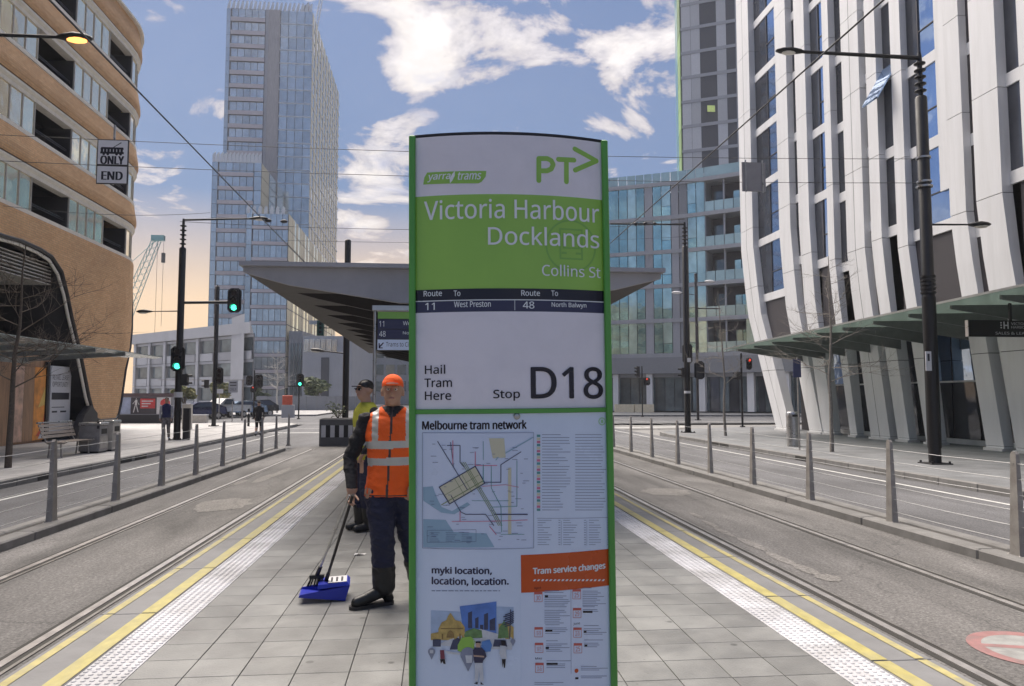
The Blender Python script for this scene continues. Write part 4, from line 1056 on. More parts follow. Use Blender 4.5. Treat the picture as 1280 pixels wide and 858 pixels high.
mb = MB(); mb.box(jb_[0] - 1.0, jb_[0] + 1.5, 159.5, 160.5, jb_[2] - .2, jb_[2] + .9); mb.build('jib_head', m_cr, CR)
mb = MB(); mb.tube([(jb_[0] + .2, 160, jb_[2]), (jb_[0] + .2, 160, 12)], .035, 4); mb.build('hoist_rope', m_wire, CR)
mb = MB(); mb.tube([(jb_[0] + 1.4, 160, jb_[2]), (jb_[0] + 1.4, 160, 16)], .035, 4); mb.build('hoist_rope', m_wire, CR)
mb = MB(); mb.box(jb_[0] + 1.1, jb_[0] + 1.7, 159.7, 160.3, 29, 31); mb.build('hook_block', m_dark, CR)
lattice((ja[0], 160, 0), ja, 1.2, 10, .16).build('mast', m_cr, CR)
mb = MB(); mb.tube([vadd(ja, (-5, 0, 9)), jb_], .06, 4); mb.tube([vadd(ja, (-5, 0, 9)), ja], .3, 4); mb.build('stay', m_cr, CR)
C2 = thing('roof_crane', 'thin white crane jib on the roof of the glass tower', 'crane', (*xy(392, 200), zt))
lattice(aty(390, 60, 200), aty(404, -14, 200), .5, 8, .08).build('jib', m_frostw, C2)

# ---- trees
def bare_tree(lab, base, H, r0, seed, spread=.9, m=m_bark, n0=14, lean=(0, 0)):
    rnd = random.Random(seed); T = thing('bare_tree', lab, 'tree', base)
    tb = MB(); pts = []; k = 8
    for i in range(k + 1):
        t = i / k; pts.append((base[0] + lean[0] * t * t + rnd.uniform(-.04, .04) * (i > 0), base[1] + lean[1] * t + rnd.uniform(-.04, .04) * (i > 0), base[2] + H * t))
    tb.tube(pts, [r0 * (1 - .85 * i / k) for i in range(k + 1)], 8); tb.build('trunk', m, T)
    bb = MB()
    def at_t(t):
        i = min(k - 1, int(t * k)); f = t * k - i; return vadd(vmul(pts[i], 1 - f), vmul(pts[i + 1], f))
    def branch(p, d, L, r, lvl):
        q = [p]; dd = d; n = 4
        for i in range(n):
            dd = vnorm((dd[0] + rnd.uniform(-.25, .25), dd[1] + rnd.uniform(-.25, .25), dd[2] + rnd.uniform(-.16, .24))); q.append(vadd(q[-1], vmul(dd, L / n)))
        bb.tube(q, [r * (1 - .8 * i / n) for i in range(n + 1)], 4 if lvl < 1 else 3, smooth=False)
        if lvl < 2:
            for i in range(1, n + 1):
                for s_ in range(2 if lvl == 0 else 1 + (rnd.random() < .6)):
                    dv = vnorm((dd[0] + rnd.uniform(-1.0, 1.0), dd[1] + rnd.uniform(-1.0, 1.0), dd[2] + rnd.uniform(-.5, .6)))
                    branch(q[i], dv, L * rnd.uniform(.35, .6), r * .5, lvl + 1)
    for i in range(n0):
        t = .35 + .62 * i / n0; a_ = i * 2.4 + rnd.uniform(-.4, .4); e_ = rnd.uniform(.05, .5)
        branch(at_t(t), vnorm((cos(a_), sin(a_), e_)), spread * H * .30 * (1.15 - t) * rnd.uniform(.8, 1.25) + .25, r0 * .26 * (1.1 - t * .6), 0)
    bb.build('branches', m, T); return T
bt = gnd(10, 585, -.14); bare_tree('bare young tree with spreading twigs beside the bench on the left pavement', bt, 5.6, .085, 3, 1.25, m_bark, 20, (.05, .2))
bt = gnd(1040, 565, -.14); bare_tree('bare slim tree in front of the leaning white columns', bt, 6.3, .07, 5, .85, m_bark2, 16, (.1, 0))
bt = gnd(907, 545, -.14); bare_tree('bare thin tree near the traffic signal at the right corner', bt, 6.6, .07, 8, .7, m_bark2, 14, (-.2, 0))
bt = (*xy(348, 88), -.14); bare_tree('pale leafless tree beyond the intersection left of the round green tree', bt, 7.2, .12, 12, 1.1, M('white_bark', (.42, .40, .37), .8), 16)
def leaf_crown(mb, c, rx, ry, rz, n, s, rnd):
    lobes = [(rnd.uniform(-.55, .55), rnd.uniform(-.55, .55), rnd.uniform(-.45, .6), rnd.uniform(.38, .62)) for _ in range(9)]
    for _ in range(n):
        l = rnd.choice(lobes); a_, e_ = rnd.uniform(0, 2 * pi), math.asin(rnd.uniform(-1, 1)); q = rnd.uniform(.6, 1.0) * l[3]
        p = (c[0] + rx * (l[0] + q * cos(e_) * cos(a_)), c[1] + ry * (l[1] + q * cos(e_) * sin(a_)), c[2] + rz * (l[2] + q * sin(e_)))
        u_ = vnorm((rnd.uniform(-1, 1), rnd.uniform(-1, 1), rnd.uniform(-1, 1))); v_, w_ = frame(u_); k = s * rnd.uniform(.6, 1.3)
        mb.face([vadd(p, vmul(v_, k)), vadd(p, vmul(w_, k * .5)), vadd(p, vmul(v_, -k)), vadd(p, vmul(w_, -k * .5))], rnd.choice((0, 0, 1)))
m_leaf = M('dull_green_leaf', (.10, .13, .07), .6, var=.3, sc=2); m_leaf2 = M('light_green_leaf', (.17, .20, .09), .6, var=.3, sc=2); m_leafy = M('yellow_green_leaf', (.24, .23, .09), .6, var=.3)
def leafy(lab, px, py0, Y, rpx, hpx, seed, ms, nm='leafy_tree', cat='tree', zb=-.14, stem=True):
    rnd = random.Random(seed); x = xy(px, Y)[0]; T = thing(nm, lab, cat, (x, Y, zb)); s_ = Y / 950.0
    zc = zpx(px, py0, Y); mb = MB(); leaf_crown(mb, (x, Y, zc), rpx * s_, rpx * s_, hpx * s_, 1400, .22 * (Y / 70), rnd); mb.build('crown', ms, T)
    if stem:
        mb = MB(); mb.tube([(x, Y, zb), (x + .1, Y, (zb + zc) / 2), (x, Y, zc)], [.16, .12, .06], 7); mb.build('trunk', m_bark, T)
        mb = MB()
        for a_ in range(5): mb.tube([(x, Y, (zb + zc) / 2), (x + cos(a_ * 1.3) * rpx * s_ * .5, Y + sin(a_ * 1.3) * rpx * s_ * .5, zc)], [.06, .02], 4)
        mb.build('limb', m_bark, T, kind='stuff')
leafy('round grey-green tree above the concrete wall', 398, 484, 112, 21, 13, 1, [m_leaf, m_leaf2])
leafy('yellowish shrubby tree between the hoarding and the second pole', 232, 492, 72, 13, 9, 2, [m_leafy, m_leaf2])
leafy('olive tree just right of the second pole beyond the cars', 279, 488, 92, 16, 10, 3, [m_leafy, m_leaf])
leafy('low dark shrub at the left end of the concrete wall', 330, 497, 106, 9, 6, 4, [m_leaf, m_leaf])
leafy('small green tree behind the parked blue car', 312, 484, 110, 14, 10, 6, [m_leaf, m_leaf2])
# ================================================================== text helper
_tc = {}
import os
try:      # the sans-serif font bundled with Blender itself
    FONT = bpy.data.fonts.load(os.path.join(bpy.utils.resource_path('LOCAL'), 'datafiles', 'fonts', 'NotoSansHebrew-Regular.woff2'))
except Exception: FONT = None
def glyphs(s, bold=0.0):
    if (s, bold) in _tc: return _tc[(s, bold)]
    cu = bpy.data.curves.new('lettering', 'FONT'); cu.body = s
    if FONT: cu.font = FONT
    cu.fill_mode = 'FRONT'; cu.offset = 0; cu.resolution_u = 4
    ob = bpy.data.objects.new('lettering', cu); me = bpy.data.meshes.new_from_object(ob)
    V = [tuple(v.co) for v in me.vertices]; F = [list(p.vertices) for p in me.polygons]
    bpy.data.objects.remove(ob); bpy.data.meshes.remove(me); bpy.data.curves.remove(cu)
    _tc[(s, bold)] = (V, F); return V, F
def put_text(mb, s, x0, x1, z0, z1, mp, mi=0, bold=0.0, skew=0.0):
    """fit the word's own outline box to x0..x1, z0..z1 and map it onto a surface"""
    V, F = glyphs(s, bold)
    ax, bx = min(v[0] for v in V), max(v[0] for v in V); ay, by = min(v[1] for v in V), max(v[1] for v in V)
    n = len(mb.v)
    for v in V:
        t = (v[1] - ay) / (by - ay); x = x0 + (x1 - x0) * (v[0] - ax) / (bx - ax) + skew * t; mb.v.append(mp(x, z0 + (z1 - z0) * t))
    for f in F: mb.f.append([n + i for i in f]); mb.m.append(mi); mb.sm.append(False); mb.uv.append(None)
# text on the leasing board of the brick building (faces the street, reads towards the viewer's right)
def bmap(u, z): return (-15.236, BY0 + u * (BY1 - BY0), z)
mb = MB()
put_text(mb, 'RETAIL LEASE', .08, .86, 2.30, 2.50, bmap, bold=.01); put_text(mb, 'OPPORTUNITY', .08, .86, 2.02, 2.22, bmap, bold=.01)
for (u, v_, z) in ((.1, .35, .98), (.5, .8, .98)): mb.face([bmap(u, z), bmap(v_, z), bmap(v_, z + .07), bmap(u, z + .07)])
mb.face([bmap(.08, 1.18), bmap(.7, 1.18), bmap(.7, 1.21), bmap(.08, 1.21)])
mb.build('lettering', m_txt, board)
mb = MB(); mb.face([bmap(.06, 1.5), bmap(.92, 1.5), bmap(.92, 1.78), bmap(.06, 1.78)]); mb.build('black_bar', m_txt, board)
mb = MB(); mb.prism([(-.0, -.14), (1.9, -.14), (1.9, .9), (1.3, 1.25), (.7, .85), (.2, .2)], -14.9, -14.6, 'yz'); 
for i, v in enumerate(mb.v): mb.v[i] = (v[0], v[1] + BY0 + .9, v[2])
mb.build('dark_screen', m_void, LB)

# ================================================================== TOTEM SIGN
TH = -.0095; TX0, TY0 = .232, 2.2; HWD = .295
def s_local(px, py):
    y = TY0
    for _ in range(3):
        p = aty(px, py, y); dx, dz = p[0] - TX0, p[2]
        x = dx * cos(TH) - dz * sin(TH); z = dx * sin(TH) + dz * cos(TH)
        y = TY0 - .05 * max(0, 1 - (x / .28) ** 2)
    return x, z
def surf(x, layer=0): return -.05 * max(0, 1 - (x / .28) ** 2) - .0007 * layer
TS = thing('tram_stop_totem', 'tall green and white tram stop sign reading D18 standing at the front of the platform', 'sign', (TX0, TY0, 0)); TS.rotation_euler = (0, TH, 0)
OT = (TX0, TY0, 0)
def smap(layer): return lambda x, z: (x + OT[0], surf(x, layer) + OT[1], z)
m_pg = M('gloss_green_print', (.29, .54, .09), .22, var=.05, sc=3); m_fg = M('green_frame_paint', (.095, .34, .065), .35, var=.08, sc=6, dirt=.2)
m_pw = M('gloss_white_print', (.78, .76, .83), .2, var=.04, sc=3, dirt=.12, dsc=8, dcol=(.38, .37, .42)); m_pb = M('pale_blue_poster', (.66, .76, .93), .24, var=.04, sc=4)
m_pk = M('near_black_print', (.012, .010, .02), .22, var=0); m_pn = M('navy_print', (.035, .035, .085), .22, var=0); m_pdg = M('deep_green_print', (.21, .44, .085), .25, var=0)
m_lt = M('light_lettering', (.76, .80, .83), .3, var=0); m_org = M('orange_print', (.58, .085, .01), .3, var=.05); m_lorg = M('light_orange_print', (.72, .28, .2), .3, var=0)
def area(mb, x0, x1, z0, z1, layer, mi=0, nx=24):
    for i in range(nx):
        a, c_ = x0 + (x1 - x0) * i / nx, x0 + (x1 - x0) * (i + 1) / nx; f = smap(layer); mb.face([f(a, z0), f(c_, z0), f(c_, z1), f(a, z1)], mi, True)
def clipx(P, x, keep):
    out = []
    for a, b_ in zip(P, P[1:] + P[:1]):
        ia, ib = (a[0] - x) * keep >= 0, (b_[0] - x) * keep >= 0
        if ia: out.append(a)
        if ia != ib: t = (x - a[0]) / (b_[0] - a[0]); out.append((x, a[1] + (b_[1] - a[1]) * t))
    return out
def poly(mb, pts, layer, mi=0):
    f = smap(layer); L = [s_local(*p) for p in pts]; xa, xb = min(p[0] for p in L), max(p[0] for p in L); n = max(1, int((xb - xa) / .02))
    for i in range(n):
        Q = L if n == 1 else clipx(clipx(L, xa + (xb - xa) * i / n, 1), xa + (xb - xa) * (i + 1) / n, -1)
        if len(Q) >= 3: mb.face([f(*p) for p in Q], mi)
def stroke(mb, pts, w, layer, mi=0, cap=True):
    f = smap(layer); L = [s_local(*p) for p in pts]; h = w / 2
    for (a, c_) in zip(L[:-1], L[1:]):
        d = (c_[0] - a[0], c_[1] - a[1]); l = sqrt(d[0] ** 2 + d[1] ** 2) or 1e-6; n_ = (-d[1] / l * h, d[0] / l * h); k = max(1, int(l / .03))
        for i in range(k):
            p, q = [(a[0] + d[0] * t, a[1] + d[1] * t) for t in (i / k, (i + 1) / k)]
            mb.face([f(p[0] - n_[0], p[1] - n_[1]), f(q[0] - n_[0], q[1] - n_[1]), f(q[0] + n_[0], q[1] + n_[1]), f(p[0] + n_[0], p[1] + n_[1])], mi)
    if cap:
        for a in L: mb.face([f(a[0] + h * cos(t * pi / 6), a[1] + h * sin(t * pi / 6)) for t in range(12)], mi)
def word(par, m, *a, **k): mb = MB(); text(mb, *a, **k); return mb.build('lettering', m, par)
def text(mb, s, px0, px1, pyb, pyt, layer, mi=0, bold=0.0, skew=0.0):
    x0, zb = s_local(px0, pyb); x1, _ = s_local(px1, pyb); _, zt_ = s_local(px0, pyt)
    h = zt_ - zb; b_ = max(0.0, .016 + bold) * h      # weight: copies nudged sideways, each a hair above the last
    offs = [(0, 0), (-b_, 0), (b_, 0), (0, b_ * .7), (0, -b_ * .7)] if b_ > 0 else [(0, 0)]
    for k, (dx, dz) in enumerate(offs): put_text(mb, s, x0 + b_ + dx, x1 - b_ + dx, zb + b_ * .7 + dz, zt_ - b_ * .7 + dz, smap(layer + k * .12), mi, 0, skew)
ZT = s_local(640, 168)[1]; ZD = s_local(646, 514)[1]; IN = .277
zg1, zg0 = s_local(640, 243)[1], s_local(640, 360.5)[1]; zk0 = s_local(640, 374.3)[1]; zn0 = s_local(640, 389.5)[1]; zo = s_local(640, 693)[1]
# body: lens-shaped core, green side posts, cap and divider
mb = MB(); prof = []
for i in range(17): x = -.28 + .56 * i / 16; prof.append((x + OT[0], OT[1] + surf(x) + .003))
for i in range(17): x = .28 - .56 * i / 16; prof.append((x + OT[0], OT[1] + .03 - surf(x)))
mb.prism(prof, .03, ZT - .001, 'xy'); mb.build('body', m_fg, TS)
for s_ in (-1, 1):
    mb = MB(); x = s_ * (.277 + .009); mb.bbox(OT[0] + x - .0095, OT[0] + x + .0095, OT[1] - .012, OT[1] + .042, 0, ZT + .004, .003); mb.build('side_post', m_fg, TS)
mb = MB(); mb.prism([(p[0], p[1] + (-.003 if i < 17 else .003)) for i, p in enumerate(prof)], ZT, ZT + .007, 'xy'); mb.build('top_cap', m_dark, TS)
mb = MB(); pd = []
for i in range(17): x = -.277 + .554 * i / 16; pd.append((x + OT[0], OT[1] + surf(x) - .007))
for i in range(17): x = .277 - .554 * i / 16; pd.append((x + OT[0], OT[1] + surf(x) + .001))
mb.prism(pd, ZD - .006, ZD + .006, 'xy'); mb.build('divider', m_fg, TS)
mb = MB(); mb.box(OT[0] - .33, OT[0] + .33, OT[1] - .09, OT[1] + .12, 0, .025); mb.build('base_plate', m_dark, TS)
mb = MB(); area(mb, -IN, IN, zg1, ZT - .002, 0); UP = mb.build('logo_panel', m_pw, TS)
mb = MB(); area(mb, -IN, IN, zg0, zg1, 0); GP = mb.build('name_panel', m_pg, TS)
mb = MB(); area(mb, -IN, IN, ZD + .007, zn0, 0); SP_ = mb.build('stop_number_panel', m_pw, TS)
mb = MB(); area(mb, -IN, IN, zk0, zg0 - .0005, 0); area(mb, -IN, IN, zn0, zk0 - .003, 0, 1); area(mb, -IN, IN, zk0 - .0028, zk0 - .0002, 0, 2); RP = mb.build('route_panel', [m_pk, m_pn, m_lt], TS)
mb = MB(); area(mb, -IN, IN, .05, ZD - .007, 0); LP = mb.build('poster_panel', m_pb, TS)
# logo panel
mb = MB(); f = smap(1)
pill = [(529, 231), (530.5, 222), (534, 216), (608, 214), (607, 221), (602, 227.5), (598, 229.5)]
poly(mb, pill, 1); mb.build('logo_pill', m_pg, UP)
mb = MB(); text(mb, 'yarra', 534, 562, 228.5, 219, 2, bold=.012, skew=.004); mb.build('lettering', m_lt, UP); mb = MB(); text(mb, 'trams', 571, 600.5, 225.5, 215.8, 2, bold=.012, skew=.004)
poly(mb, [(562.5, 229.5), (562, 224), (565, 218), (568.5, 214), (568.5, 220), (565.5, 226)], 2); mb.build('lettering', m_lt, UP)
w = .0145
mb = MB(); stroke(mb, [(673.5, 226), (673.5, 198.5), (684, 198.5), (689, 201), (691.5, 206), (689, 211.5), (684, 213.8), (674, 213.8)], w, 1); stroke(mb, [(698, 199.5), (717.5, 200.5)], w, 1); stroke(mb, [(708, 200), (708, 227.5)], w, 1)
stroke(mb, [(718.5, 186.5), (745.5, 201.5), (719, 213)], w, 1); mb.build('arrow_logo', m_pg, UP)
# name panel
mb = MB(); C0 = s_local(714, 308); R = .078
for t in range(64):
    a, a2 = t * 2 * pi / 64, (t + 1) * 2 * pi / 64; f = smap(1); mb.face([f(C0[0] + r * cos(q), C0[1] + r * sin(q)) for r, q in ((R - .005, a), (R, a), (R, a2), (R - .005, a2))])
for a, c_, e_, g_ in ((-.036, .036, .047, .052), (-.036, -.031, -.036, .047), (.031, .036, -.036, .047), (-.036, .036, -.040, -.035), (-.026, .026, .032, .036), (-.026, -.021, -.004, .032), (.021, .026, -.004, .032), (-.026, .026, -.008, -.004), (-.03, -.014, -.024, -.018), (.014, .03, -.024, -.018)): area(mb, C0[0] + a, C0[0] + c_, C0[1] + e_, C0[1] + g_, 1, 0, 3)
mb.build('tram_emblem', m_pdg, GP)
word(GP, m_lt, 'Victoria Harbour', 530, 749, 276.2, 251, 2, bold=-.006); word(GP, m_lt, 'Docklands', 610, 749, 306.5, 283, 2, bold=-.006); word(GP, m_lt, 'Collins St', 677.5, 750.5, 345, 330.5, 2, bold=-.006)
# route panel
for s, a, c_, e_, g_ in (('Route', 529.5, 552.5, 371, 364), ('To', 567, 575.5, 370.5, 363.5), ('Route', 651.5, 675, 370, 363), ('To', 689, 697.5, 370.2, 363.4)): word(RP, m_lt, s, a, c_, e_, g_, 1)
for s, a, c_, e_, g_ in (('11', 531.5, 543.5, 388, 379), ('West Preston', 567.5, 613.5, 384.5, 377.2), ('48', 653.5, 668, 386, 377), ('North Balwyn', 689.5, 733, 385.5, 377.8)): word(RP, m_lt, s, a, c_, e_, g_, 1)
mb = MB(); stroke(mb, [(643.5, 375), (643.5, 388)], .0015, 1, cap=False); mb.build('lettering', m_lt, RP)
# stop number panel
for s, a, c_, e_, g_, bo in (('Hail', 531, 556.5, 468, 456.5, .004), ('Tram', 530.5, 565, 484.5, 473.5, .004), ('Here', 531, 564, 500.5, 489.5, .004), ('Stop', 616.5, 650, 501.5, 487.5, .004), ('D', 663.5, 696, 498.5, 459, .004), ('1', 702.5, 717.5, 498.5, 459, .004), ('8', 729.5, 754, 499, 459, .004)): word(SP_, m_pk, s, a, c_, e_, g_, 3, bold=bo)
# ---- lower poster: tram map, legend, index
m_mapline = M('map_line_navy', (.05, .06, .14), .4, var=0); m_water = M('map_water', (.30, .46, .60), .3, var=0); m_mapg = M('map_olive', (.24, .30, .16), .4, var=0); m_mapr = M('map_pink', (.62, .20, .32), .4, var=0)
m_mapt = M('map_teal', (.10, .32, .34), .4, var=0); m_mapy = M('map_cream', (.62, .60, .45), .4, var=0); m_small = M('small_print', (.16, .20, .33), .5, var=0); m_mapb = M('map_blue', (.10, .25, .6), .4, var=0)
mb = MB(); text(mb, 'Melbourne tram network', 527.5, 658.5, 537.5, 526, 1, bold=.03); mb.build('lettering', m_pk, LP)
mb = MB(); a = s_local(528, 541); c_ = s_local(667, 685); area(mb, a[0], c_[0], c_[1], a[1], 1); mb.build('map_sheet', M('map_paper', (.63, .72, .90), .3, var=.03), LP)
mb = MB()
poly(mb, [(529, 609), (541, 608), (546, 622), (552, 634), (565, 639), (584, 628), (588, 631), (568, 643), (552, 641), (541, 634), (529, 626)], 2); poly(mb, [(529, 649), (557, 650), (567, 665), (608, 667), (618, 684), (529, 684)], 2)
mb.build('map_water', m_water, LP)
mb = MB(); poly(mb, [(549, 609), (594, 583), (606, 604), (561, 630)], 3); poly(mb, [(611, 548), (630, 548), (632, 572), (616, 573)], 3); poly(mb, [(635, 585), (639, 585), (639, 668), (635, 668)], 3); mb.build('map_city_block', m_mapy, LP)
W1 = .0022
mb = MB(); stroke(mb, [(594, 583), (606, 604), (562, 630), (549, 609), (594, 583)], W1 * 1.3, 4); stroke(mb, [(547, 552), (584, 612)], W1, 4); stroke(mb, [(559, 557), (575, 557), (575, 578), (580, 584)], W1, 4); stroke(mb, [(564, 620), (576, 640), (582, 643), (607, 643)], W1, 4)
stroke(mb, [(606, 603), (626, 603), (626, 581), (651, 565)], W1, 4); stroke(mb, [(618, 643), (659, 643)], W1 * 1.4, 4); stroke(mb, [(607, 643), (617, 657)], W1, 4); stroke(mb, [(563, 553), (567, 585)], W1 * .7, 4); mb.build('map_lines_navy', m_mapline, LP)
mb = MB()
for dx in (0, 2.2, 4.4): stroke(mb, [(577 + dx, 578), (614 + dx, 640), (623 + dx, 657)], W1 * .8, 4)
stroke(mb, [(552, 631), (604, 601)], W1 * 1.2, 4); stroke(mb, [(556, 619), (598, 594)], W1 * .6, 4); stroke(mb, [(577, 593), (590, 615)], W1 * .6, 4); stroke(mb, [(568, 598), (581, 620)], W1 * .6, 4); mb.build('map_lines_olive', m_mapg, LP)
mb = MB(); stroke(mb, [(566, 551), (566, 580)], W1, 4); stroke(mb, [(594, 565), (594, 582), (621, 582)], W1, 4); stroke(mb, [(565, 652), (659, 650)], W1 * .8, 4); stroke(mb, [(575, 640), (575, 652)], W1, 4); stroke(mb, [(603, 608), (632, 606), (648, 609)], W1 * .7, 4); stroke(mb, [(612, 658), (620, 668)], W1, 4); mb.build('map_lines_pink', m_mapr, LP)
mb = MB(); stroke(mb, [(604, 581), (604, 603)], W1, 4); stroke(mb, [(614, 583), (614, 610), (626, 633), (627, 665)], W1 * .8, 4); stroke(mb, [(646, 576), (646, 633), (614, 634)], W1 * .7, 4); stroke(mb, [(604, 552), (604, 575)], W1 * .6, 4); stroke(mb, [(590, 626), (636, 626)], W1 * .6, 4); stroke(mb, [(626, 668), (655, 668)], W1 * .6, 4); mb.build('map_lines_teal', m_mapt, LP)
mb = MB(); stroke(mb, [(620, 575), (622, 572), (666, 547)], W1 * 1.6, 3); mb.build('map_river', m_water, LP)
rs = random.Random(4)
mb = MB()
for _ in range(70):
    x, y = rs.uniform(533, 655), rs.uniform(548, 680); l = rs.uniform(3, 8); stroke(mb, [(x, y), (x + l, y)], .0013, 4, cap=False)
stroke(mb, [(528, 541), (667, 541), (667, 685), (528, 685), (528, 541)], .0011, 4, cap=False)
stroke(mb, [(534, 663), (595, 662), (595, 677), (534, 678), (534, 663)], .0010, 4, cap=False)
for r_ in range(5):
    for c0 in (537, 557, 577): stroke(mb, [(c0, 666 + r_ * 2.6), (c0 + rs.uniform(8, 14), 666 + r_ * 2.6)], .0011, 4, cap=False)
# legend rows
for r_ in range(27):
    y = 543.5 + r_ * 3.62
    stroke(mb, [(677.5, y), (677.5 + rs.uniform(20, 37), y)], .0014, 1, cap=False); stroke(mb, [(719, y), (719 + rs.uniform(30, 39), y)], .0014, 1, cap=False)
# index table
for r_ in range(11):
    y = 650.5 + r_ * 3.05
    for c0, c1 in ((672, 690), (704, 722), (736, 752)): stroke(mb, [(c0, y), (c0 + rs.uniform(6, c1 - c0), y)], .0012, 1, cap=False)
    for c0 in (698, 730, 759): stroke(mb, [(c0, y), (c0 + 2.4, y)], .0014, 1, cap=False)
for x in (701.5, 733.5): stroke(mb, [(x, 651), (x, 682)], .0008, 1, cap=False)
stroke(mb, [(671, 648), (764, 647)], .001, 1, cap=False); mb.build('small_print', m_small, LP, kind='stuff')
cols_ = [m_mapt, m_mapb, m_mapr, m_mapline, m_pdg, m_mapy, m_mapline, m_mapt]
bbs = {}
for r_ in range(25):
    y = 545 + r_ * 3.85; m_ = cols_[(r_ * 5 + r_ // 3) % 8]; b_ = bbs.setdefault(m_.name, (MB(), m_))[0]
    poly(b_, [(671, y + 1.5), (675.3, y + 1.5), (675.3, y - 1.5), (671, y - 1.5)], 1)
for b_, m_ in bbs.values(): b_.build('legend_swatches', m_, LP, kind='stuff')
mb = MB(); C1 = s_local(752.5, 527)
for t in range(24):
    a, a2 = t * pi / 12, (t + 1) * pi / 12; f = smap(1); mb.face([f(C1[0] + r * cos(q), C1[1] + r * sin(q)) for r, q in ((.0085, a), (.0115, a), (.0115, a2), (.0085, a2))])
area(mb, C1[0] - .004, C1[0] + .004, C1[1] - .005, C1[1] + .005, 1, 0, 2); mb.build('round_icon', M('pale_green_print', (.35, .62, .35), .4, var=0), LP)
C1 = s_local(646, 520.5); mb = MB(); mb.lathe([(.0095, surf(C1[0]) + OT[1] + .002), (.0095, surf(C1[0]) + OT[1] - .004), (.006, surf(C1[0]) + OT[1] - .006), (.001, surf(C1[0]) + OT[1] - .006)], (C1[0] + OT[0], 0, C1[1]), 14, axis=1); mb.build('screw', m_steel, TS)
# myki poster
m_photoblue = M('photo_blue_sky', (.10, .22, .60), .35, var=.2, sc=20); m_photoy = M('photo_ochre', (.50, .36, .12), .4, var=.3, sc=60); m_photodk = M('photo_dark', (.05, .06, .12), .4, var=.3, sc=60); m_photopale = M('photo_pale_sky', (.40, .52, .72), .4, var=.1, sc=30)
m_photogn = M('photo_green', (.14, .26, .10), .4, var=.3, sc=80); m_pin = M('pin_grey', (.25, .28, .38), .4, var=.1, sc=30); m_skin0 = M('print_skin', (.5, .34, .26), .4, var=0); m_tramw = M('print_white', (.6, .63, .68), .4, var=.1, sc=60)
word(LP, m_pn, 'myki location,', 539.5, 615, 719.5, 708, 1, bold=.03); word(LP, m_pn, 'location, location.', 539.5, 636, 732, 721, 1, bold=.03)
mb = MB(); x = 539.5
while x < 624: l = rs.uniform(3, 7); stroke(mb, [(x, 738.7), (min(x + l, 625), 738.7)], .0022, 1, cap=False); x += l + 1.4
mb.build('small_print', m_small, LP, kind='stuff')
PIC = []
def pic(nm, m, polys, layer):
    for q in polys: mb = MB(); poly(mb, q, layer); mb.build(nm, m, LP)
pic('photo_sky', m_photopale, [[(538.5, 763), (582, 765), (582, 802), (538.5, 800)], [(612, 758), (642, 759), (642, 800), (612, 800)]], 1)
pic('photo_centre_sky', m_photoblue, [[(574.5, 758), (620.5, 752), (620.5, 795), (580, 796)]], 2)
pic('photo_station', m_photoy, [[(548, 800), (548, 786), (552, 778), (558, 775), (560, 770), (563, 766), (566, 770), (569, 775), (576, 777), (581, 784), (581, 800)], [(538.5, 800), (538.5, 792), (548, 790), (548, 800)]], 3)
pic('photo_station_arch', M('photo_ochre_dark', (.26, .17, .06), .4, var=.3, sc=80), [[(560 + 5 * cos(t * pi / 8) + 3, 797 - 9 * sin(t * pi / 8)) for t in range(9)], [(551, 785), (579, 785), (579, 786.2), (551, 786.2)], [(552, 792), (554, 792), (554, 799), (552, 799)], [(574, 792), (576, 792), (576, 799), (574, 799)]], 4)
pic('photo_skyscrapers', m_photodk, [[(585, 785), (585, 766), (590, 764), (590, 785)], [(594, 785), (594, 773), (598, 771), (598, 785)], [(605, 787), (605, 768), (610, 766), (610, 787)], [(612, 788), (612, 775), (619, 772), (619, 788)], [(600, 787), (600, 781), (604, 781), (604, 787)]], 3)
pic('photo_trees', m_photogn, [[(580, 794), (582, 789), (592, 785), (602, 788), (603, 797), (582, 798)], [(622, 798), (624, 784), (630, 776), (634, 782), (636, 797)]], 4)
pic('photo_ground', m_tramw, [[(560, 800), (600, 786), (640, 797), (640, 812), (545, 806)]], 3)
pic('photo_right_ochre', m_photoy, [[(623, 798), (623, 780), (634, 778), (642, 784), (642, 799)]], 3)
mb = MB()
for a in range(7): stroke(mb, [(637, 775 - a * 2.4 + 6), (631 - a % 2 * 2, 778 - a * 2.4 + 5)], .003, 5, cap=False); stroke(mb, [(637, 775 - a * 2.4 + 6), (642, 777 - a * 2.2)], .003, 5, cap=False)
stroke(mb, [(638, 762), (637, 798)], .0025, 5); mb.build('photo_palm', m_photodk, LP)
pic('photo_tram_dark', m_photodk, [[(541, 799), (551, 799), (551, 808), (541, 808)], [(566, 800), (572, 797), (577, 800), (577, 811), (562, 812)], [(618, 799), (632, 800), (634, 808), (616, 808)]], 5)
pic('photo_tram_green', m_pg, [[(572, 806), (577, 797), (588, 795), (594, 801), (592, 811), (577, 815), (572, 813)]], 6)
pic('photo_tram_blue', m_mapb, [[(601, 802), (612, 799), (615, 806), (613, 814), (602, 815)]], 6)
pic('photo_tram_white', m_tramw, [[(556, 813), (578, 816), (576, 818), (560, 817)], [(592, 800), (602, 797), (602, 806), (593, 808)]], 6)
def pinpoly(cx_, cy_, r): return [(cx_ + r * cos(t * pi / 10), cy_ - r * sin(t * pi / 10)) for t in range(-2, 13)] + [(cx_, cy_ + r * 2.2)]
pic('map_pin', m_pin, [pinpoly(585, 818, 9.5)], 7); pic('map_pin', m_pin, [pinpoly(539.5, 814, 4.6)], 7); pic('map_pin', m_pin, [pinpoly(641, 801, 3)], 7)
pic('pin_window', m_tramw, [[(581.5, 818.5), (590, 818.5), (590, 828), (583, 828)], [(537.5, 812), (541.5, 812), (541.5, 816), (537.5, 816)]], 8)
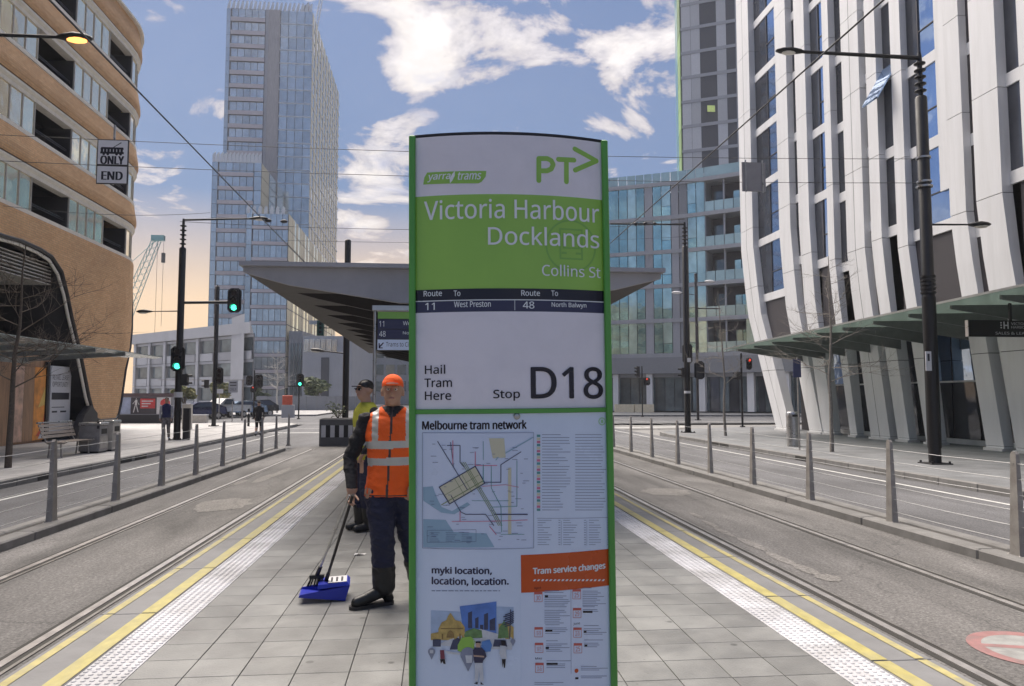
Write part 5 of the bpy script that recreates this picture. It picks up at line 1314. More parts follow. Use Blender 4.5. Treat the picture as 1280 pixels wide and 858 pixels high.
pic('figure_navy_top', m_pn, [[(591, 812), (594, 809), (602, 809), (606, 813), (608, 820), (604, 825), (603, 828), (593, 828), (592, 822)]], 9)
pic('figure_trousers', m_tramw, [[(593.5, 828), (603, 828), (604.5, 851), (600.5, 851), (598.5, 834), (597, 851), (593.5, 851)]], 9)
pic('figure_skin', m_skin0, [[(595, 803), (600, 803), (600, 808.5), (595, 808.5)], [(592, 818), (605, 819), (605, 821), (592, 820)]], 10)
pic('figure_dark', m_pk, [[(594.5, 801), (600.5, 801), (601, 803.5), (594, 803.5)], [(592, 853.5), (597, 851), (597, 854.5)], [(600.5, 851), (604.5, 855), (600.5, 854.5)], [(626, 800), (631, 800), (632, 806), (627, 806)], [(627, 823), (632, 823), (631, 834), (629.5, 834), (629, 828), (628, 834)], [(550, 823), (556, 823), (557, 829), (554.5, 829), (553, 826), (551, 829)]], 10)
pic('figure_pale', m_tramw, [[(625, 806), (632, 807), (633, 823), (627, 823), (624, 816)]], 9); pic('figure_maroon', M('photo_maroon', (.2, .04, .07), .4, var=0), [[(550, 812), (555, 812), (556, 823), (550.5, 823)]], 9)
# service changes poster
mb = MB(); a = s_local(651, 694); c_ = s_local(766, 732); area(mb, a[0], c_[0], c_[1] + .001, a[1], 1); OB = mb.build('orange_header', m_org, LP)
mb = MB(); text(mb, 'Tram service changes', 666, 757, 720.5, 709.5, 2, bold=.03)
for i in range(18):
    x = 666 + i * 5.05; poly(mb, [(x, 726.5), (x + 1.6, 724.2), (x + 4.2, 724.2), (x + 2.6, 726.5)], 2)
mb.build('lettering', m_lt, OB)
mb = MB(); a = s_local(651, 733); area(mb, a[0], c_[0], .06, c_[1] - .001, 1); SC = mb.build('notice_sheet', M('notice_paper', (.66, .75, .92), .3, var=.03), LP)
m1, m2, m3 = MB(), MB(), MB()
for (x, y) in ((667.5, 740), (668, 784), (668.5, 803.5), (669, 828.5), (715.5, 736.5), (716, 760), (716.5, 784.5), (717, 804)):
    poly(m1, [(x, y + 3.2), (x + 10.5, y + 3), (x + 10.5, y), (x, y)], 2)
    stroke(m1, [(x + .3, y + 1), (x + .3, y + 12.2), (x + 10.2, y + 12.2), (x + 10.2, y + 1)], .0012, 2, cap=False)
    put = {0: '25', 3: '14', 4: '30'}
    x0_, zb = s_local(x + 2.5, y + 10.5); x1_, _ = s_local(x + 8, y + 10.5); _, zt_ = s_local(x, y + 5); put_text(m1, rs.choice(['25', '29', '30', '10-19', '20-26']), x0_, x1_, zb, zt_, smap(2))
m1.build('calendar_icons', M('calendar_red', (.55, .12, .10), .4, var=0), SC, kind='stuff')
for (x, y0_, n_, wd) in ((680.5, 738.5, 2, 24), (680.5, 745, 7, 33), (680.5, 763, 8, 33), (681.5, 781, 1, 22), (681.5, 785, 4, 32), (682.5, 801, 1, 22), (682.5, 805, 5, 30), (683, 826, 1, 32), (683, 830, 3, 28), (728, 735, 1, 18), (728, 739, 9, 31), (728.5, 758.5, 1, 20), (728.5, 762, 2, 28), (729.5, 782, 1, 24), (729.5, 786, 4, 30), (730, 800, 1, 30), (730, 804, 3, 26), (726, 833, 3, 34), (726, 845, 2, 38), (668, 853, 2, 40)):
    for r_ in range(n_): stroke(m2, [(x, y0_ + r_ * 2.25), (x + wd * rs.uniform(.55, 1), y0_ + r_ * 2.25)], .0014, 2, cap=False)
for (x, y, w_) in ((681, 745.5, 4), (681.5, 788.5, 9), (682, 810, 4), (683, 830, 14), (728.5, 765, 12), (729.5, 790, 3.5), (730.5, 807, 3.5), (719, 848, 4)): poly(m3, [(x, y + 1.2), (x + w_, y + 1.2), (x + w_, y - 1.4), (x, y - 1.4)], 2)
for s, x, y in (('April', 667.5, 737.5), ('May', 669, 825.5), ('June', 716.5, 782)):
    x0_, zb = s_local(x, y); x1_, _ = s_local(x + 8.5, y); _, zt_ = s_local(x, y - 3.6); put_text(m3, s, x0_, x1_, zb, zt_, smap(2), bold=.012)
stroke(m2, [(713.5, 736), (713.8, 842)], .0009, 2, cap=False)
m2.build('small_print', m_small, SC, kind='stuff'); m3.build('route_tags', m_pk, SC, kind='stuff')
mb = MB(); C1 = s_local(720.5, 838.5); f = smap(2); mb.face([f(C1[0] + .006 * cos(t * pi / 6), C1[1] + .006 * sin(t * pi / 6)) for t in range(12)]); mb.build('red_dot', m_org, SC)

# ================================================================== TRAM SHELTER
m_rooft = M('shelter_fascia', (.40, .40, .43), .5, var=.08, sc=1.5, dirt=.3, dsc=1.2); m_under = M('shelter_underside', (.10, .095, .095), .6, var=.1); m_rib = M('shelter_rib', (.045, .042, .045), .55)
Y0s, Y1s = 10.0, 28.5
SH = thing('tram_shelter', 'wide flat tram shelter roof with dark ribbed underside above the platform', 'shelter', (.28, 12, 0))
Lt, Rt = aty(304, 337.5, Y0s), aty(826, 338.5, Y0s); zt0 = (Lt[2] + Rt[2]) / 2
zmid = aty(516, 379, Y0s)[2]; xm0, xm1 = aty(500, 379, Y0s)[0], aty(640, 379, Y0s)[0]
und = [(Lt[0], zt0 - .07), (aty(360, 356, Y0s)[0], aty(360, 356, Y0s)[2]), (xm0, zmid), (xm1, zmid), (aty(770, 362, Y0s)[0], aty(770, 362, Y0s)[2]), (Rt[0], zt0 - .07)]
mb = MB(); mb.prism([(Lt[0] - .03, zt0), (Rt[0] + .03, zt0), (Rt[0] + .03, zt0 + .055), (Lt[0] - .03, zt0 + .055)], Y0s - .12, Y1s + .1, 'xz'); mb.build('roof_sheet', m_rooft, SH)
mb = MB(); mb.prism([(Lt[0], zt0 - .002), (und[0][0], und[0][1])] + und[1:] + [(Rt[0], zt0 - .002)], Y0s, Y0s + .10, 'xz'); mb.build('front_fascia', m_rooft, SH)
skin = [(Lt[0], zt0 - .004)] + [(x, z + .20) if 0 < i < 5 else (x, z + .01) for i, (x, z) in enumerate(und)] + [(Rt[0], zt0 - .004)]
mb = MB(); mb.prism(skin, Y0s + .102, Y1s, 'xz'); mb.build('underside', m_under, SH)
y = Y0s + 1.3
while y < Y1s:
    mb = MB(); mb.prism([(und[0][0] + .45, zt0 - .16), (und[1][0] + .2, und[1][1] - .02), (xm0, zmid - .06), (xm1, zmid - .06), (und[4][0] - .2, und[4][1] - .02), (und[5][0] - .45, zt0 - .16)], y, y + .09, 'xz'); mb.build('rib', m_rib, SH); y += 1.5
for yy in (12.0, 17.5, 23.0, 27.5):
    mb = MB(); mb.lathe([(.09, 0), (.09, zmid + .0)], (.28, yy, 0), 14); mb.build('post', m_dark, SH)
mb = MB(); mb.box(.0, .56, 17.5, 23.0, .0, .42); mb.build('bench_block', m_dark, SH)
for i in range(3):
    mb = MB(); mb.box(.26, .275, 17.7 + i * 1.8, 19.4 + i * 1.8, .5, 2.3); mb.build('glass_panel', m_rglass, SH)
# real-time display under the roof
DB = thing('departure_board', 'green and navy Trams to City board on a silver post behind the worker', 'sign', (aty(468, 500, 9.4)[0], 9.4, 0))
bx0, bx1 = aty(469, 400, 9.4)[0], aty(560, 400, 9.4)[0]; bz = lambda py: aty(490, py, 9.4)[2]
mb = MB(); mb.lathe([(.022, 0), (.022, bz(385))], (bx0, 9.4, 0), 10); mb.build('post', m_steel, DB); mb = MB(); mb.lathe([(.022, 0), (.022, bz(385))], (bx1, 9.4, 0), 10); mb.build('post', m_steel, DB)
mb = MB(); mb.box(bx0 - .03, bx1 + .03, 9.33, 9.47, bz(389), bz(383)); mb.build('top_rail', m_steel, DB)
bd = MB().box(bx0 + .03, bx1 - .03, 9.37, 9.43, bz(438.5), bz(390)).build('board', m_dark, DB)
def bd_area(nm, z0, z1, m): return MB().box(bx0 + .034, bx1 - .034, 9.363, 9.369, z0, z1).build(nm, m, bd)
bd_area('green_header', bz(399), bz(390.5), m_pdg); bd_area('navy_row', bz(411.5), bz(400), m_pn); bd_area('navy_row', bz(424), bz(412.5), m_pn); bd_area('white_row', bz(438), bz(425), m_pb)
bm = lambda x, z: (x, 9.361, z)
mb = MB(); X9 = lambda px: aty(px, 400, 9.4)[0]
put_text(mb, '11', X9(474.5), X9(480.5), bz(409), bz(402), bm); put_text(mb, '48', X9(474.5), X9(482.5), bz(421.5), bz(414.5), bm); put_text(mb, 'West Preston', X9(504), X9(543), bz(407), bz(402), bm); put_text(mb, 'North Balwyn', X9(504), X9(543), bz(419.5), bz(414.5), bm)
mb.build('lettering', m_lt, bd)
mb = MB(); put_text(mb, 'Trams to City', X9(483), X9(516), bz(435.5), bz(428), bm, bold=.01)
mb.face([bm(X9(474), bz(434)), bm(X9(475.5), bz(435)), bm(X9(480.5), bz(429.5)), bm(X9(479.5), bz(428.5))]); mb.face([bm(X9(474), bz(435)), bm(X9(474), bz(429.5)), bm(X9(475.3), bz(429.5)), bm(X9(475.3), bz(435))]); mb.face([bm(X9(474), bz(436)), bm(X9(479), bz(436)), bm(X9(479), bz(434.9)), bm(X9(474), bz(434.9))])
mb.build('lettering', m_pn, bd)

# ================================================================== POLES, LAMPS, SIGNALS
def pole(lab, base, zt_, r=.16, name='street_pole', rings=True, m=m_black, rings2=None):
    P = thing(name, lab, 'pole', base); x, y, z = base; H = zt_
    mb = MB(); zc = H - 1.1 if rings else H
    mb.lathe([(r, z + .02), (r, zc - .05), (r * .8, zc), (r * .5, zc + .01)], (x, y, 0), 16); mb.build('shaft', m, P)
    mb = MB(); mb.box(x - r * 1.9, x + r * 1.9, y - r * 1.9, y + r * 1.9, z - .0, z + .03); 
    for sx in (-1, 1):
        for sy in (-1, 1): mb.lathe([(.03, z + .03), (.03, z + .08)], (x + sx * r * 1.55, y + sy * r * 1.55, 0), 6)
    mb.build('base_plate', m_dark, P)
    if rings:
        mb = MB(); mb.lathe([(r * .42, zc), (r * .42, H - .02), (r * .3, H + .12)], (x, y, 0), 10); mb.build('top_tube', m, P)
        for k in range(5): mb = MB(); zz = zc + .12 + k * .19; mb.lathe([(r * .5, zz), (r * .95, zz + .02), (r * .95, zz + .05), (r * .5, zz + .07)], (x, y, 0), 14); mb.build('collar', m, P)
    return P
def lamp_arm(P, a, b_, lit=False, L=.78, r=.045):
    """arm from the shaft to a flat oval lamp head"""
    mb = MB(); mb.tube([a, b_], [r, r * .75], 8); mb.build('arm', m_black, P)
    d = vnorm(vsub(b_, a)); c = vadd(b_, vmul(d, L * .45)); n_ = 12; mb = MB(); rings = []
    side = vnorm((-d[1], d[0], 0))
    for t, w_, hu, hd in ((-.5, .04, .03, .03), (-.3, .12, .06, .05), (0, .17, .09, .06), (.3, .14, .07, .05), (.48, .07, .03, .03), (.5, .03, .015, .015)):
        q = vadd(c, vmul(d, t * L)); rings.append([vadd(q, vadd(vmul(side, w_ * cos(k * 2 * pi / n_)), (0, 0, (hu if sin(k * 2 * pi / n_) > 0 else hd) * sin(k * 2 * pi / n_)))) for k in range(n_)])
    mb.loft(rings, 0, True); h = mb.build('lamp_head', m_black, P)
    mb = MB(); q = vadd(c, vmul(d, .05)); mb.ball((q[0], q[1], q[2] - .05), .20, .12, .045, 12, 5); mb.build('lamp_glass', m_lampon if lit else m_lamp, h)
def signal(P, c, lit, w=.46, h=.98, plate=True, face=(0, -1), n=3, ped=False, s=1.0):
    """signal head: backing board, housing, lenses with visors"""
    w *= s; h *= s; x, y, z = c; fx_, fy_ = face; sx_, sy_ = -fy_, fx_
    def P3(u, v, ww): return (x + sx_ * u + fx_ * v, y + sy_ * u + fy_ * v, z + ww)
    mb = MB(); k = .12 * s; out = [(-w / 2 + k, -h / 2), (w / 2 - k, -h / 2), (w / 2, -h / 2 + k), (w / 2, h / 2 - k), (w / 2 - k, h / 2), (-w / 2 + k, h / 2), (-w / 2, h / 2 - k), (-w / 2, -h / 2 + k)]
    if not plate: out = [(a * .62, b_) for a, b_ in out]
    mb.loft([[P3(a, -.04, b_) for a, b_ in out], [P3(a, .0, b_) for a, b_ in out]]); H_ = mb.build('signal_head', m_black, P)
    hw = w * .30; mb = MB(); o2 = [(-hw, -h * .46), (hw, -h * .46), (hw, h * .46), (-hw, h * .46)]; mb.loft([[P3(a, -.20 * s, b_) for a, b_ in o2], [P3(a, .05, b_) for a, b_ in o2]]); mb.build('housing', m_dark, H_)
    rl = h * .115
    for i in range(n):
        zc = h * .30 - i * h * .30 * 2 / max(1, n - 1) if n > 1 else 0
        on = (i == lit); mat = (m_lens_g if i == n - 1 else m_lens_r) if on else m_lens_off
        mb = MB(); ring = [P3(rl * cos(t * pi / 7), .056, zc + rl * sin(t * pi / 7)) for t in range(14)]; mb.face(ring); 
        mb.loft([[P3(rl * cos(t * pi / 7), .052, zc + rl * sin(t * pi / 7)) for t in range(14)], ring], cap=False); mb.build('lens', mat, H_)
        mb = MB(); q0 = [P3(rl * 1.12 * cos(t * pi / 10), .05, zc + rl * 1.12 * sin(t * pi / 10)) for t in range(-1, 12)]; q1 = [P3(rl * 1.12 * cos(t * pi / 10), .05 + .16 * s, zc + rl * 1.12 * sin(t * pi / 10)) for t in range(-1, 12)]
        for t in range(12): mb.face([q0[t], q0[t + 1], q1[t + 1], q1[t]])
        mb.build('visor', m_black, H_)
    return H_
def band(P, x, y, r, z, h=.1, m=None): MB().lathe([(r, z), (r, z + h)], (x, y, 0), 14).build('band', m or m_steel, P)
# left corner pole
b0 = gnd(221, 550, -.14); YP = b0[1]; Zp = lambda px, py: aty(px, py, YP)[2]; Xp = lambda px: aty(px, 400, YP)[0]
P1 = pole('black pole at the left corner carrying two green signals and two lamps', b0, Zp(221, 277), .135)
lamp_arm(P1, (b0[0], YP, Zp(221, 275)), (Xp(309), YP, Zp(309, 273.5))); lamp_arm(P1, (b0[0], YP, Zp(221, 389)), (Xp(189), YP, Zp(189, 389.5)), L=.62, r=.025)
mb = MB(); mb.tube([(b0[0], YP, Zp(221, 378.5)), (Xp(286), YP, Zp(286, 378))], .06, 8); mb.build('signal_arm', m_black, P1)
signal(P1, (Xp(293), YP - .08, Zp(293, 376)), 2, .56, 1.02); signal(P1, (b0[0] + .02, YP - .25, Zp(221, 449)), 2, .56, 1.02); signal(P1, (b0[0] + .32, YP, Zp(229, 475)), -1, .4, .5, False, (1, 0), 2)
band(P1, b0[0], YP, .17, Zp(221, 497), .22, m_wht)
MB().box(b0[0] + .25, b0[0] + .5, YP - .1, YP + .1, -.14, 1.15).build('control_post', m_dark, P1)
# second left pole
b0 = gnd(267, 533, -.14); Y2p = b0[1]; Z2 = lambda px, py: aty(px, py, Y2p)[2]; X2 = lambda px: aty(px, 400, Y2p)[0]
P2 = pole('thin dark pole with unlit signals beyond the left corner pole', b0, Z2(267, 358), .13, rings=False)
mb = MB(); mb.lathe([(.05, Z2(267, 375)), (.04, Z2(267, 356))], (b0[0], Y2p, 0), 8); mb.build('top_tube', m_black, P2)
signal(P2, (X2(277), Y2p - .1, Z2(277, 470)), -1, .42, 1.0, True); signal(P2, (X2(259), Y2p, Z2(259, 480)), -1, .3, .5, False, (-1, 0), 2)
# span pole behind planter
xb = xy(433, 32)[0]; P3_ = pole('dark overhead wire pole rising through the line of the shelter roof behind the planter', (xb, 32, -.29), aty(433, 300, 32)[2], .13, rings=False)
lamp_arm(P3_, (xb, 32, 3.4), (xb - .9, 32, 3.5), L=.6, r=.03)
# big right pole
b0 = gnd(1169, 580, -.14); YR = b0[1]; ZR = lambda px, py: aty(px, py, YR)[2]; XR = lambda px: aty(px, 300, YR)[0]
P4 = pole('tall black street light pole in front of the white finned building', b0, ZR(1155, 72), .155)
lamp_arm(P4, (b0[0], YR, ZR(1155, 73)), (aty(1004, 64, YR)[0], YR, ZR(1004, 65)), L=.80, r=.06)
lamp_arm(P4, (b0[0], YR, ZR(1160, 281)), (aty(1212, 281, YR)[0], YR, ZR(1212, 281)), L=.62, r=.03)
for py in (199, 229, 235): band(P4, b0[0], YR, .19 if py != 235 else .21, ZR(1158, py), .05)
for k in range(5): MB().lathe([(.19, ZR(1165, 345 + k * 5)), (.19, ZR(1165, 347.5 + k * 5))], (b0[0], YR, 0), 12).build('collar', m_black, P4)
MB().lathe([(.172, ZR(1165, 560)), (.172, ZR(1165, 372))], (b0[0], YR, 0), 16).build('lower_sleeve', m_black, P4)
pl_ = MB().box(b0[0] - .30, b0[0] - .14, YR - .22, YR - .20, ZR(1150, 464), ZR(1150, 440)).build('notice_plate', m_wht, P4)
MB().box(b0[0] - .25, b0[0] - .19, YR - .224, YR - .2205, ZR(1150, 452), ZR(1150, 443)).build('notice_print', m_txt, pl_)
# middle right pole
b0 = gnd(860, 541, -.14); YM = b0[1]; ZM = lambda px, py: aty(px, py, YM)[2]; XM = lambda px: aty(px, 400, YM)[0]
P5 = pole('black overhead wire pole with dark signal backs at the far right kerb', b0, ZM(858, 281), .15)
signal(P5, (XM(860), YM + .2, ZM(860, 442)), -1, .5, 1.0, True, (0, 1)); signal(P5, (XM(874), YM + .1, ZM(874, 463)), -1, .5, .9, True, (.3, .95)); signal(P5, (XM(852), YM, ZM(852, 466)), -1, .3, .5, False, (-1, 0), 2)
band(P5, b0[0], YM, .16, ZM(858, 492), .12, m_wht); MB().box(b0[0] - .03, b0[0] + .14, YM - .2, YM - .16, ZM(860, 453), ZM(860, 448)).build('sticker', m_wht, P5)
mb = MB(); mb.tube([(b0[0], YM, ZM(858, 281)), (XM(764), YM, ZM(764, 280))], .045, 6); mb.tube([(XM(800), YM, ZM(800, 279)), (b0[0], YM, ZM(858, 274))], .015, 4); mb.build('cantilever_arm', m_black, P5)
for px in (796, 808, 820): MB().lathe([(.03, -.12), (.09, -.04), (.09, .04), (.03, .12)], (XM(px), YM, ZM(px, 280)), 8, axis=0).build('insulator', m_dark, P5)
b0 = gnd(871, 526, -.14); Y6 = b0[1]; P6 = pole('thin grey lamp post with two white lamps outside the curved glass building', (xy(871, 56)[0], 56, -.14), aty(869, 342, 56)[2], .10, rings=False, m=m_dark)
for px, py in ((887, 352), (846, 366)):
    q = aty(px, py, 56); mb = MB(); mb.tube([(xy(869, 56)[0], 56, q[2] - .15), q], .03, 5); mb.build('arm', m_dark, P6); MB().ball(q, .42, .2, .11, 10, 5).build('lamp_head', m_wht, P6)
mb = MB(); q = aty(900, 386, 56); mb.tube([(xy(871, 56)[0], 56, q[2]), q], .05, 5); mb.build('arm', m_dark, P6)
# off-frame pole carrying the lit lamp at the upper left
PL = pole('street light pole at the left edge with its orange lamp lit', (-10.4, 15.2, -.14), aty(60, 45, 15.2)[2], .16)
lamp_arm(PL, (-10.4, 15.2, aty(0, 45, 15.2)[2]), aty(73, 46.5, 15.2), True, L=.66)
# small signal posts
def sigpost(lab, px, pyb, pytop, Y, heads, r=.055, zb=-.14):
    x = xy(px, Y)[0]; P = pole(lab, (x, Y, zb), aty(px, pytop, Y)[2], r, 'signal_post', False)
    for (hx, hy, lit, w_, h_, fc, n_, pl2) in heads: signal(P, (aty(hx, hy, Y)[0], Y - .12, aty(hx, hy, Y)[2]), lit, w_, h_, pl2, fc, n_)
    return P
sigpost('signal post with a small red light left of the far green signal', 319, 521, 463, 62, [(312, 476, -1, .5, .8, (0, -1), 3, True), (324, 477, -1, .62, 1.05, (0, -1), 3, True), (317, 487, 0, .5, .5, (0, -1), 2, True)])
sp2 = sigpost('signal post with a green light on the far traffic island', 375, 524, 468, 62, [(375.5, 475.5, 2, .58, 1.0, (0, -1), 3, True)])
q = aty(360, 483, 62); mb = MB(); mb.bar((q[0], 62, q[2]), (aty(374, 483, 62)[0], 62, q[2]), .1, .1); mb.build('arm', m_black, sp2)
sigpost('signal post with a red light in front of the far shopfront', 802, 520, 458, 66, [(796, 465, -1, .5, 1.0, (-1, 0), 3, False), (808, 477, 0, .6, .7, (0, -1), 2, True)])
sigpost('striped signal post with a red light at the right corner below the canopy', 926, 535, 442, 43, [(935.5, 455, 0, .34, .7, (0, -1), 3, True), (920, 470, -1, .26, .5, (-1, 0), 2, False)], .06)
# flat tram signal hanging at the shelter edge
q = aty(401, 410, 24); TSg = thing('tram_signal_box', 'small dark green tram signal hanging beside the left edge of the shelter roof', 'signal', (q[0], 24, q[2] - .25))
MB().box(q[0] - .10, q[0] + .10, 23.9, 24.05, q[2] - .25, q[2] + .22).build('box', M('green_black', (.03, .08, .06), .4), TSg)
for k in range(3): MB().lathe([(.045, 23.898), (.045, 23.89)], (q[0], 0, q[2] + .12 - k * .13), 10, axis=1).build('lens', m_lens_off, TSg)
MB().box(q[0] - .35, q[0] - .10, 23.93, 24.0, q[2] + .1, q[2] + .22).build('bracket', m_steel, TSg)
mb = MB(); q2 = aty(433, 418, 24); mb.tube([(q[0] + .1, 24, q[2]), (q2[0] + .4, 24, q[2])], .02, 5); mb.build('stay', m_dark, TSg)

# ---- overhead wires
def wire(lab, a, b_, r=.012, sag=.15, n=12, drop=None):
    mb = MB(); pts = []
    for i in range(n + 1):
        t = i / n; p = vadd(vmul(a, 1 - t), vmul(b_, t)); pts.append((p[0], p[1], p[2] - sag * 4 * t * (1 - t)))
    mb.tube(pts, r, 5); return mb.build('overhead_wire', m_wire, origin=a, label=lab, cat='wire', group='overhead tram wires')
wire('tram contact wire above the left track', (-3.75, -6, 5.45), (-3.75, 120, 5.25), .011, 0, 4)
wire('tram contact wire above the right track', (4.47, -6, 5.62), (4.47, 120, 5.5), .011, 0, 4)
zz1, zz2 = ZR(1158, 199), ZR(1158, 229)
wire('upper span wire from the big right pole across both tracks', (13.0, YR, zz1), (-14.75, YR + .6, zz1 + .15), .008, .22)
wire('lower span wire from the big right pole across both tracks', (13.0, YR, zz2), (-14.75, YR + .6, zz2 + .15), .008, .2)
za_ = aty(221, 277, YP)[2]
wire('far span wire from the left corner pole to the far right wire pole', (aty(221, 400, YP)[0], YP, za_ + .0), (aty(858, 400, YM)[0], YM, ZM(858, 279)), .011, .35)
wire('slanting wire from the brick building to the left corner pole', (-14.7, 27, aty(0, 228, 24)[2]), (xy(258, 32)[0], 32, aty(258, 266, 32)[2]), .009, .2)
wire('thin wire from the left corner pole arm to the far right', (xy(330, YP)[0], YP, aty(330, 300, YP)[2]), (xy(860, YM)[0], YM, aty(860, 296, YM)[2]), .008, .2)
for px, py in ((335, 276), (355, 277)):
    q = aty(px, py, YP); o = MB().lathe([(.04, -.14), (.08, -.05), (.08, .05), (.04, .14)], q, 8, axis=0).build('wire_insulator', m_dark, origin=q, label='dark insulator on the far span wire ' + ('next to the lamp' if px == 335 else 'farther right of the lamp'), cat='insulator')
# ---- hanging signs
qa, qb = aty(122.5, 174.5, YR), aty(159.5, 231, YR); zsp = aty(122, 206.8, YR)[2]
HS = thing('tram_only_sign', 'white hanging sign reading ONLY END with a tram symbol over the left track', 'sign', ((qa[0] + qb[0]) / 2, YR, qb[2]))
m_sgn = M('sign_white', (.80, .80, .82), .4, var=.05)
def plate(z0, z1):
    mb = MB(); mb.box(qa[0], qb[0], YR - .02, YR + .02, z0, z1, 1)
    mb.box(qa[0] + .02, qb[0] - .02, YR - .024, YR - .0202, z0 + .02, z1 - .02, 0); return mb.build('plate', [m_sgn, m_black], HS)
pa = plate(zsp + .004, qa[2]); pb_ = plate(qb[2], zsp - .004); sm = lambda x, z: (x, YR - .027, z); Xs = lambda px: aty(px, 200, YR)[0]; Zs = lambda py: aty(141, py, YR)[2]
mb = MB(); [put_text(mb, 'ONLY', Xs(126.5) + d_, Xs(155) + d_, Zs(206), Zs(195.5), lambda x, z, d_=d_: (x, YR - .027 - abs(d_) * .05, z)) for d_ in (0, .008, -.012, .016)]
for k in range(7): mb.face([sm(Xs(126 + k * 4.1), Zs(191)), sm(Xs(129.2 + k * 4.1), Zs(191)), sm(Xs(129.2 + k * 4.1), Zs(187)), sm(Xs(126 + k * 4.1), Zs(187))])
mb.face([sm(Xs(125.5), Zs(193)), sm(Xs(155), Zs(193)), sm(Xs(155), Zs(190.5)), sm(Xs(125.5), Zs(190.5))]); mb.face([sm(Xs(125.5), Zs(187.2)), sm(Xs(155), Zs(187.2)), sm(Xs(154), Zs(184.8)), sm(Xs(127), Zs(184.8))])
mb.face([sm(Xs(141), Zs(185)), sm(Xs(142.4), Zs(185)), sm(Xs(152), Zs(179)), sm(Xs(151), Zs(178.4))])
for k in (130, 135, 146, 151): mb.face([sm(Xs(k + 1.8 * cos(t * pi / 4)), Zs(193.4 + 1.6 * sin(t * pi / 4))) for t in range(8)])
mb.build('lettering', m_txt, pa)
mb = MB(); [put_text(mb, 'END', Xs(128.5) + d_, Xs(154) + d_, Zs(225.5), Zs(215), lambda x, z, d_=d_: (x, YR - .027 - abs(d_) * .05, z)) for d_ in (0, .008, -.012, .016)]; mb.build('lettering', m_txt, pb_)
mb = MB(); mb.box((qa[0] + qb[0]) / 2 - .02, (qa[0] + qb[0]) / 2 + .02, YR + .02, YR + .06, qb[2], zz1 + .2); mb.build('hanger', m_steel, HS)
qa, qb = aty(927, 203, YR), aty(957, 240, YR)
HS2 = thing('hanging_sign_back', 'plain grey back of a hanging sign on the span wires before the first white fin', 'sign', ((qa[0] + qb[0]) / 2, YR, qb[2]))
MB().box(qa[0], qb[0], YR - .02, YR + .02, qb[2], qa[2]).build('plate', M('sign_back_grey', (.28, .27, .28), .5), HS2)
for x in (qa[0] + .07, qb[0] - .1): MB().box(x, x + .03, YR - .05, YR - .0202, qb[2] - .03, qa[2] + .05).build('clamp', m_steel, HS2)

# ---- black leasing sign under the right canopy
YL = 19.6; qa, qb = aty(1208.5, 400.5, YL), aty(1330, 422, YL)
VS = thing('leasing_centre_sign', 'black hanging sign with white letters for the sales and leasing centre under the glass canopy', 'sign', (qa[0] + 1, YL, qb[2]))
bb = MB().box(qa[0], qb[0], YL - .06, YL + .06, qb[2], qa[2]).build('box', m_black, VS); MB().box(qa[0] - .015, qa[0] - .001, YL - .06, YL + .06, qb[2], qa[2]).build('edge', m_steel, VS)
for px in (1263, 1320): x = aty(px, 400, YL)[0]; MB().box(x - .03, x + .03, YL - .03, YL + .03, qa[2], cz(YL) - .05).build('hanger', m_dark, VS)
vm = lambda x, z: (x, YL - .064, z); XL = lambda px: aty(px, 410, YL)[0]; ZL = lambda py: aty(1250, py, YL)[2]
mb = MB(); put_text(mb, 'VICTORIA', XL(1262), XL(1286), ZL(406.6), ZL(403.4), vm, bold=.01); put_text(mb, 'HARBOUR', XL(1262), XL(1286), ZL(411), ZL(407.8), vm, bold=.01); put_text(mb, 'SALES & LEASING CENTRE', XL(1242), XL(1318), ZL(418.6), ZL(415.2), vm, bold=.02)
for a, c_, e_, g_ in ((1252.3, 1254, 402.5, 411.5), (1257.2, 1258.8, 402.5, 411.5), (1252.3, 1258.8, 406.4, 407.9)): mb.face([vm(XL(a), ZL(g_)), vm(XL(c_), ZL(g_)), vm(XL(c_), ZL(e_)), vm(XL(a), ZL(e_))])
for y_ in (404, 407, 410): mb.face([vm(XL(1249.4 + 1.2 * cos(t * pi / 4)), ZL(y_ + 1.0 * sin(t * pi / 4))) for t in range(8)])
mb.build('lettering', m_wht, bb)

# ================================================================== STREET FURNITURE
m_slat = M('bench_slat', (.34, .29, .25), .5, .2, var=.15); bY0, bY1, bX = 23.0, 25.0, -11.15
BN = thing('bench', 'slatted metal bench with curved legs on the left pavement in front of the collage panels', 'bench', (bX, 24, -.14))
for k in range(5): MB().box(bX + .06 + k * .095, bX + .135 + k * .095, bY0, bY1, .29, .315).build('seat_slat', m_slat, BN)
for k in range(4): z = .42 + k * .105; x = bX - .02 - k * .035; MB().hexa([(x - .012, bY0, z), (x + .012, bY0, z), (x + .012, bY1, z), (x - .012, bY1, z), (x - .04, bY0, z + .08), (x - .016, bY0, z + .08), (x - .016, bY1, z + .08), (x - .04, bY1, z + .08)]).build('back_slat', m_slat, BN)
MB().tube([(bX - .17, bY0 - .03, .86), (bX - .17, bY1 + .03, .86)], .025, 8).build('top_rail', m_steel, BN)
for y in (bY0 + .15, bY1 - .15):
    mb = MB(); mb.tube([(bX - .17, y, .86), (bX - .05, y, .42), (bX + .05, y, .27), (bX + .5, y, .27), (bX + .60, y, .31)], .022, 8); mb.build('side_frame', m_galv, BN)
    mb = MB(); mb.tube([(bX + .12, y, .27), (bX + .10, y, .0), (bX + .08, y, -.14)], .025, 8); mb.build('leg', m_galv, BN); mb = MB(); mb.tube([(bX + .42, y, .27), (bX + .44, y, .0), (bX + .46, y, -.14)], .025, 8); mb.build('leg', m_galv, BN)
